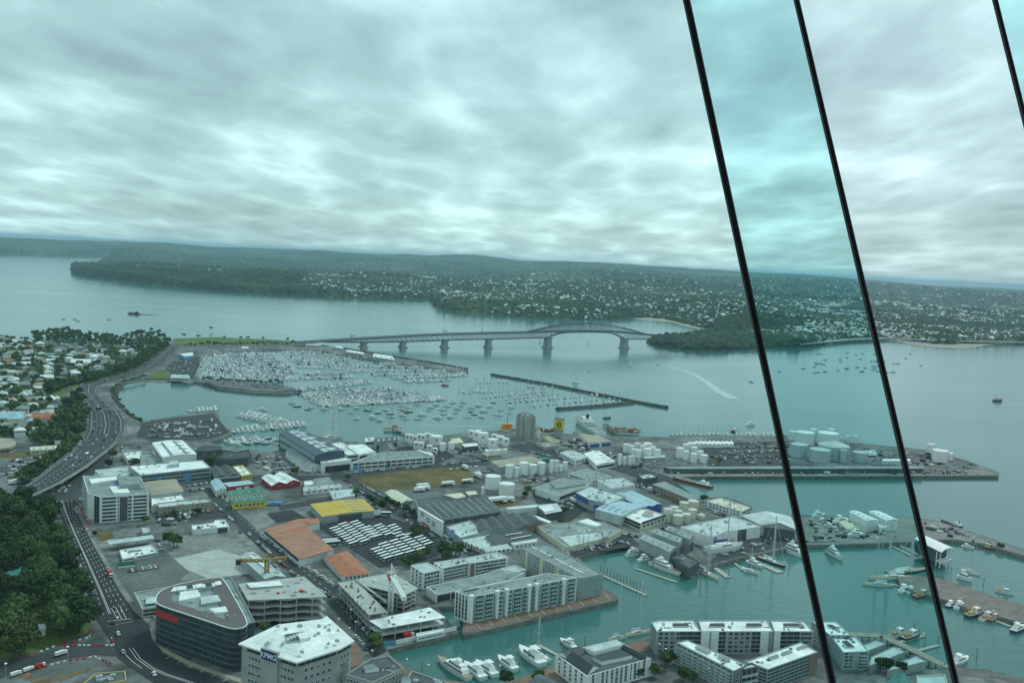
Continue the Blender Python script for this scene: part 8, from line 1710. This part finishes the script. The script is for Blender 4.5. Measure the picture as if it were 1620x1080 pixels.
# street and garden trees of the waterfront blocks
for x, y, s_ in ((268, 860, 1.1), (275, 868, 1.2), (280, 864, .9), (590, 798, .9), (598, 803, .9), (604, 808, 1), (584, 793, .8), (594, 805, .8), (612, 797, .8), (621, 801, .8), (628, 806, .8), (642, 812, .9), (652, 818, .9), (660, 824, .7), (655, 846, .9), (661, 849, .9), (666, 845, .8), (700, 884, 1.4), (712, 882, 1.4), (720, 880, 1.2), (727, 878, 1.0), (706, 888, 1.1), (665, 890, 1.0), (655, 893, .8), (648, 898, .8), (640, 896, .8), (672, 884, .9), (550, 760, .8), (563, 785, .8), (889, 815, .8), (886, 829, .7), (835, 783, 1.0), (830, 787, .7), (215, 738, 1.1), (338, 734, 1.2), (332, 737, 1.0), (466, 752, 1.0), (230, 830, .8), (312, 815, .7), (275, 817, .7), (178, 728, 1.2), (172, 740, 1.0), (165, 760, .9), (418, 1005, .9), (560, 957, .8), (590, 1022, 1.0), (597, 1032, .8), (800, 1085, .9), (850, 1078, .8), (1052, 1058, 1.0), (1058, 1050, .8), (1080, 1076, .9), (1095, 1082, .8), (1402, 1062, .9), (1422, 1065, .9), (1392, 1060, .8), (1035, 1070, .8), (1010, 1072, .8), (965, 1078, .8), (1113, 794, .8), (1160, 688, .8), (1137, 735, .9), (192, 860, .5), (150, 848, .5)):
    SML[ntree % 3].put(G(x, y), rnd.uniform(0, 6.28), 'small street tree among the waterfront buildings', 'street trees of the waterfront', s_); ntree += 1
for zp, n, s0 in ((TREEZ[0], 330, 1.0), (TREEZ[1], 190, .95), (TREEZ[2], 120, 1.0), (TREEZ[3], 60, .8)):
    for g in poisson(zp, 4.2, n, GH): GT.append((g, s0 * rnd.uniform(.75, 1.35)))
for k in range(60):
    t_ = k / 59; GT.append((G(292 + 200 * t_ + rnd.uniform(-3, 3), 548 - 3.5 * t_ + rnd.uniform(-1.4, 1.4)), rnd.uniform(.6, 1.1)))
for x, y in ((314, 535), (334, 522), (381, 537), (392, 537), (416, 538), (455, 540), (291, 533), (355, 537)): GT.append((G(x, y), rnd.uniform(.8, 1.2)))
for k in range(30):
    t_ = k / 29; px = interp([(0, 232), (.3, 196), (.45, 178), (.6, 182), (.8, 200), (1, 222)], t_); py = interp([(0, 597), (.3, 606), (.45, 618), (.6, 622), (.8, 653), (1, 668)], t_)
    GT.append((G(px - 1.5, py + .5), rnd.uniform(.4, .8)))
for k in range(40):
    t_ = k / 39; GT.append((G(322 + 126 * t_ + rnd.uniform(-2, 2), 602 + 7.5 * t_ + rnd.uniform(-1, 1)), rnd.uniform(.4, .8)))
cm = crown_mesh(9, 9, 4.4, 150, 1.15, 'leaf_dark'); cv_ = [tuple(v.co) for v in cm.vertices]; cf_ = [tuple(p.vertices) for p in cm.polygons]
o = scatter_mesh('garden_trees', cv_, cf_, [0] * len(cf_), [M['leaf_dark'], M['leaf_mid'], M['leaf_olive']], [(g.x, g.y, g.z, rnd.uniform(0, 6.28), s_, s_, s_ * rnd.uniform(.85, 1.2), rnd.choice((0, 0, 1, 1, 2))) for g, s_ in GT])
tag(o, 'mass of small garden and roadside trees on the left hill and marina banks', 'trees'); struct(o, 'stuff')
# --- the far shore: nearest houses singly, the rest of the suburb and the bush as masses
HDEN = [[(480, 436), (560, 432), (700, 436), (860, 442), (1000, 448), (1180, 462), (1185, 530), (1080, 506), (1000, 499), (850, 496), (740, 488), (690, 474), (600, 460), (480, 450)], [(1180, 452), (1300, 455), (1620, 474), (1640, 522), (1400, 529), (1330, 528), (1190, 540)], [(300, 420), (480, 422), (480, 442), (330, 434)]]
def landpt(x, y):
    g = G(x, y, 45); az, d = math.atan2(g.x, g.y), math.hypot(g.x, g.y); return az, d, hgz(az, d)
hq = MB(); hq.box((0, 0, -2), (14, 9.5, 7), 0, 0); hq.add([(-7.4, -5.2, 4.9), (7.4, -5.2, 4.9), (7.4, 5.2, 4.9), (-7.4, 5.2, 4.9), (-4, 0, 7.9), (4, 0, 7.9)], [(0, 1, 5, 4), (2, 3, 4, 5), (1, 2, 5), (3, 0, 4)], 9)
ph = []; rs = random.Random(11)
for zi, zp in enumerate(HDEN):
    xs_, ys_ = [p[0] for p in zp], [p[1] for p in zp]
    for _ in range((7600, 7400, 700)[zi]):
        x, y = rs.uniform(min(xs_), max(xs_)), rs.uniform(min(ys_), max(ys_))
        if not inpoly(x, y, zp): continue
        az, d, z = landpt(x, y)
        if z < 5: continue
        X, Y = d * math.sin(az), d * math.cos(az)
        if mnoise.noise(Vector((X * .0021, Y * .0021, 2.0))) + .5 * mnoise.noise(Vector((X * .007, Y * .007, 5))) < (-.12 if zi != 2 else .0): continue
        ph.append((d, X, Y, z))
for _ in range(5200):                      # scattered farther suburbs
    x, y = rs.uniform(-20, 1640), rs.uniform(388, 470)
    if y < interp(SKYL, x) + 8 or y > interp(COAST, x) - 6: continue
    az, d, z = landpt(x, y)
    if z < 5 or d > 14000: continue
    X, Y = d * math.sin(az), d * math.cos(az)
    if mnoise.noise(Vector((X * .0011, Y * .0011, 9.0))) < .12: continue
    ph.append((d, X, Y, z))
ph.sort(); nearh = []; grid = set()
for h_ in ph:
    k = (int(h_[1] // 15), int(h_[2] // 15))
    if len(nearh) < 300 - nh - 5 and k not in grid: grid.add(k); nearh.append(h_)
ns_ = set(nearh); resth = [h_ for h_ in ph if h_ not in ns_]
for d, X, Y, z in nearh:
    i = rs.choices(range(7), (30, 26, 14, 12, 3, 4, 11))[0]; HS[i][rs.randrange(3)].put((X, Y, z + .3), rs.uniform(0, 3.1), 'house with a %s roof on the headland across the bridge' % RC[i][1], 'headland houses, %s roofs' % RC[i][1], rs.uniform(.7, 1.05))
fm_ = [M['white_wall'], M['pale_roof'], M['grey_roof'], M['white_roof'], M['terracotta'], M['tan_roof']]
hm_ = [9 if m_ == 9 else 0 for m_ in hq.m]
xf = [(X, Y, z, rs.uniform(0, 3.1), *(lambda s_: (s_ * rs.uniform(.8, 1.5), s_, s_))(rs.uniform(.6, 1.05) * (1 if d < 6000 else 1.3)), rs.choice((1, 1, 3, 2, 2, 1, 2, 3, 5, 1)) if rs.random() < .965 else 4) for d, X, Y, z in resth]
# walls keep material 0, the roof faces take the per-house material
o = scatter_mesh('far_suburb', hq.v, hq.f, [0 if m_ == 9 else 0 for m_ in hq.m], fm_, xf)
tag(o, 'far suburb of countless pale houses spread through the bush across the harbour', 'suburb'); struct(o, 'stuff')
# industrial sheds far off at the right
q = MB()
for k in range(46):
    x, y = rs.gauss(1440, 45), rs.gauss(481, 4); az, d, z = landpt(x, y)
    if z > 3: q.box((d * math.sin(az), d * math.cos(az), z - 3), (rs.uniform(35, 110), rs.uniform(25, 45), 12), rs.uniform(-.3, .1))
for k in range(16):
    x, y = rs.gauss(830, 15), rs.gauss(446, 3); az, d, z = landpt(x, y); q.box((d * math.sin(az), d * math.cos(az), z - 3), (rs.uniform(30, 70), rs.uniform(20, 35), 15), rs.uniform(-.3, .1))
struct(tag(q.obj('far_sheds', M['white_roof']), 'far pale industrial sheds across the harbour', 'sheds'), 'stuff')
# bush crowns over the far land
ico = []
gr = (1 + 5 ** .5) / 2
for a, c in ((-1, gr), (1, gr), (-1, -gr), (1, -gr)): ico += [(a, c, 0), (0, a, c), (c, 0, a)]
ico = [Vector(v).normalized() for v in ico]; fc = []
for i in range(12):
    for j in range(i + 1, 12):
        for k in range(j + 1, 12):
            if all((ico[a] - ico[b_]).length < 1.1 for a, b_ in ((i, j), (j, k), (i, k))):
                n_ = (ico[j] - ico[i]).cross(ico[k] - ico[i]); fc.append((i, j, k) if n_.dot(ico[i]) > 0 else (i, k, j))
xf = []
for it in range(66000):
    x = rs.uniform(-30, 1650) if it < 62000 else rs.uniform(1020, 1310); yc = min(556, interp(COAST, x)) if it < 62000 else 556; yt = interp(SKYL, x) + 3 if it < 62000 else 522
    y = yt + (yc + 1 - yt) * rs.random() ** .8
    g = G(x, y, 22 if it >= 62000 else 20 if y > yc - 8 else 45); az, d = math.atan2(g.x, g.y), math.hypot(g.x, g.y); z = hgz(az, d)
    if z < 2.0 or d > 12500: continue
    X, Y = d * math.sin(az), d * math.cos(az); nn = mnoise.noise(Vector((X * .0016, Y * .0016, 7))) + .6 * mnoise.noise(Vector((X * .006, Y * .006, 1)))
    dense = x < 480 or y > yc - 9 or it >= 62000
    if not dense and nn < -.10 and rs.random() < .8: continue
    s_ = rs.uniform(4.5, 8.5) * (1.25 if x < 480 else 1) * (1 if d < 6500 else 1.8); xf.append((X, Y, z + s_ * .35, rs.uniform(0, 6.28), s_, s_, s_ * rs.uniform(.7, 1.15), 0))
o = scatter_mesh('far_bush', [tuple(v) for v in ico], fc, [0] * len(fc), [M['bush_far']], xf, .28)
tag(o, 'dark bush and trees covering the far shore', 'bush'); struct(o, 'stuff')
# undergrowth filling the left hill between trees and houses
xf = []
for g in poisson(HP, 4.6, 1500, GH, tries=9000):
    if min((g - h_).length for h_ in HP_) < 8: continue
    s_ = rs.uniform(1.3, 2.8); xf.append((g.x, g.y, g.z + s_ * .2, rs.uniform(0, 6), s_, s_, s_ * .9, 0))
o = scatter_mesh('hill_shrubs', [tuple(v) for v in ico], fc, [0] * len(fc), [M['leaf_mid']], xf, .3); tag(o, 'shrubs and hedges filling the gardens of the left hill', 'shrubs'); struct(o, 'stuff')
# the many more parked cars of the yards and kerbs, past the three hundred built singly
pc = MB(); pc.box((0, 0, .3), (4.3, 1.78, .65), 0, 0, .97); pc.box((-.25, 0, .95), (2.5, 1.6, .5), 0, 6, .78); pc.box((-.25, 0, 1.44), (1.9, 1.28, .06), 0, 0)
xf = []
def park(a, c, n, fill=.75, turn=0.0):
    p, e_ = G(*a), G(*c); d = e_ - p; rz = math.atan2(d.y, d.x) + turn
    for i in range(n):
        if rs.random() < fill: g = p.lerp(e_, (i + .5) / n); xf.append((g.x + rs.uniform(-.3, .3), g.y + rs.uniform(-.3, .3), Z0 + .32, rz + (math.pi if rs.random() < .5 else 0) + rs.uniform(-.05, .05), 1, 1, rs.uniform(.9, 1.2), rs.choices(range(6), (38, 26, 12, 3, 5, 16))[0]))
T_ = math.pi / 2
for a, c, n, t_ in (((262, 816), (340, 808), 26, T_), ((266, 822), (300, 818), 12, T_), ((290, 763), (330, 758), 16, T_), ((294, 770), (330, 765), 14, T_), ((300, 777), (326, 774), 9, T_), ((330, 790), (372, 828), 12, 0), ((342, 780), (380, 812), 12, 0), ((392, 845), (452, 898), 16, 0), ((412, 848), (470, 892), 16, 0), ((458, 905), (520, 945), 14, 0), ((486, 898), (540, 934), 12, 0), ((556, 1000), (586, 1036), 10, 0), ((565, 985), (596, 1020), 10, 0), ((560, 748), (690, 737), 34, 0), ((700, 736), (770, 729), 18, 0), ((548, 766), (612, 804), 22, 0), ((566, 764), (640, 806), 24, 0), ((640, 822), (730, 876), 26, 0), ((662, 826), (745, 872), 22, 0), ((430, 738), (480, 734), 16, T_), ((432, 744), (488, 740), 18, T_), ((440, 752), (470, 749), 9, T_), ((855, 758), (900, 772), 16, T_), ((868, 790), (910, 800), 16, T_), ((872, 798), (905, 806), 12, T_), ((812, 762), (880, 757), 22, 0), ((880, 718), (960, 740), 26, 0), ((905, 716), (980, 738), 22, T_), ((900, 872), (985, 858), 30, T_), ((985, 845), (1010, 850), 8, T_), ((1048, 838), (1060, 834), 5, T_), ((1000, 766), (1060, 788), 22, 0), ((1128, 810), (1170, 826), 18, T_), ((1080, 746), (1240, 745), 46, 0), ((1130, 716), (1230, 714), 36, T_), ((1130, 724), (1235, 723), 36, T_), ((1140, 708), (1240, 707), 34, T_), ((1380, 728), (1460, 734), 24, 0), ((1440, 745), (1530, 746), 24, 0), ((690, 712), (760, 724), 20, 0), ((820, 712), (870, 722), 16, 0), ((215, 700), (232, 728), 12, T_), ((196, 700), (186, 726), 8, 0), ((10, 730), (70, 724), 22, T_), ((4, 740), (62, 734), 22, T_), ((0, 752), (40, 746), 16, T_), ((244, 857), (262, 854), 6, T_), ((204, 905), (250, 897), 12, T_), ((1250, 858), (1320, 856), 16, 0), ((1450, 832), (1540, 850), 16, 0), ((290, 690), (350, 686), 20, T_), ((235, 690), (285, 694), 18, T_), ((236, 676), (300, 668), 24, T_), ((240, 683), (330, 676), 30, T_), ((306, 604), (316, 570), 14, 0), ((285, 600), (296, 568), 14, 0), ((505, 553), (600, 569), 30, T_), ((320, 557), (440, 550), 40, T_)): park(a, c, n, .72, t_)
o = scatter_mesh('parked_cars', pc.v, pc.f, pc.m, CARM + [M['glass']], xf); tag(o, 'many small parked cars along the kerbs and yards of the waterfront', 'cars'); struct(o, 'stuff')
# small loose things on the yards and wharves
xf = []
cq = MB(); cq.box((0, 0, 0), (6, 2.4, 2.6))
for poly, n in (([(700, 742), (800, 733), (880, 740), (840, 765), (760, 750)], 30), ([(860, 705), (960, 715), (1060, 735), (1000, 745), (900, 735)], 60), ([(1120, 700), (1250, 700), (1250, 735), (1120, 740)], 70), ([(1340, 706), (1470, 716), (1560, 742), (1400, 738)], 60), ([(1270, 822), (1340, 822), (1430, 850), (1290, 855)], 50), ([(1440, 825), (1500, 832), (1600, 868), (1500, 850)], 14), ([(640, 708), (760, 706), (800, 716), (690, 722)], 40), ([(880, 700), (910, 695), (940, 706), (920, 716)], 40), ([(400, 735), (480, 735), (495, 752), (430, 755)], 15), ([(240, 818), (300, 812), (310, 824), (260, 832)], 12), ([(1120, 860), (1240, 845), (1250, 862), (1140, 885)], 16), ([(1000, 758), (1030, 765), (1060, 780), (1040, 785)], 10), ([(205, 735), (240, 738), (230, 745)], 8), ([(10, 725), (90, 722), (60, 752), (0, 765)], 15), ([(400, 720), (440, 718), (450, 735), (410, 735)], 16), ([(1060, 747), (1500, 746), (1560, 750), (1060, 750)], 60)):
    for g in poisson(poly, 5, n): s_ = rs.uniform(.4, 1.0); xf.append((g.x, g.y, Z0 + .3, rs.uniform(0, 3.1), s_ * rs.uniform(.6, 1.4), s_, s_ * rs.uniform(.5, 1.1), rs.choice((0, 1, 2, 3, 3, 4, 4, 5))))
o = scatter_mesh('yard_clutter', cq.v, cq.f, [0] * len(cq.f), [M['white_wall'], M['steel'], M['dark_wall'], M['grey_wall'], M['dark_grey'], M['tan_roof']], xf); tag(o, 'loose crates and gear scattered over the yards and wharves', 'clutter'); struct(o, 'stuff')
clean_pools(SAIL + MOT + FISH + SLO + [SUP, DIN, LP] + TRK + BUS + BIG + SML + [p for r_ in HS for p in r_])
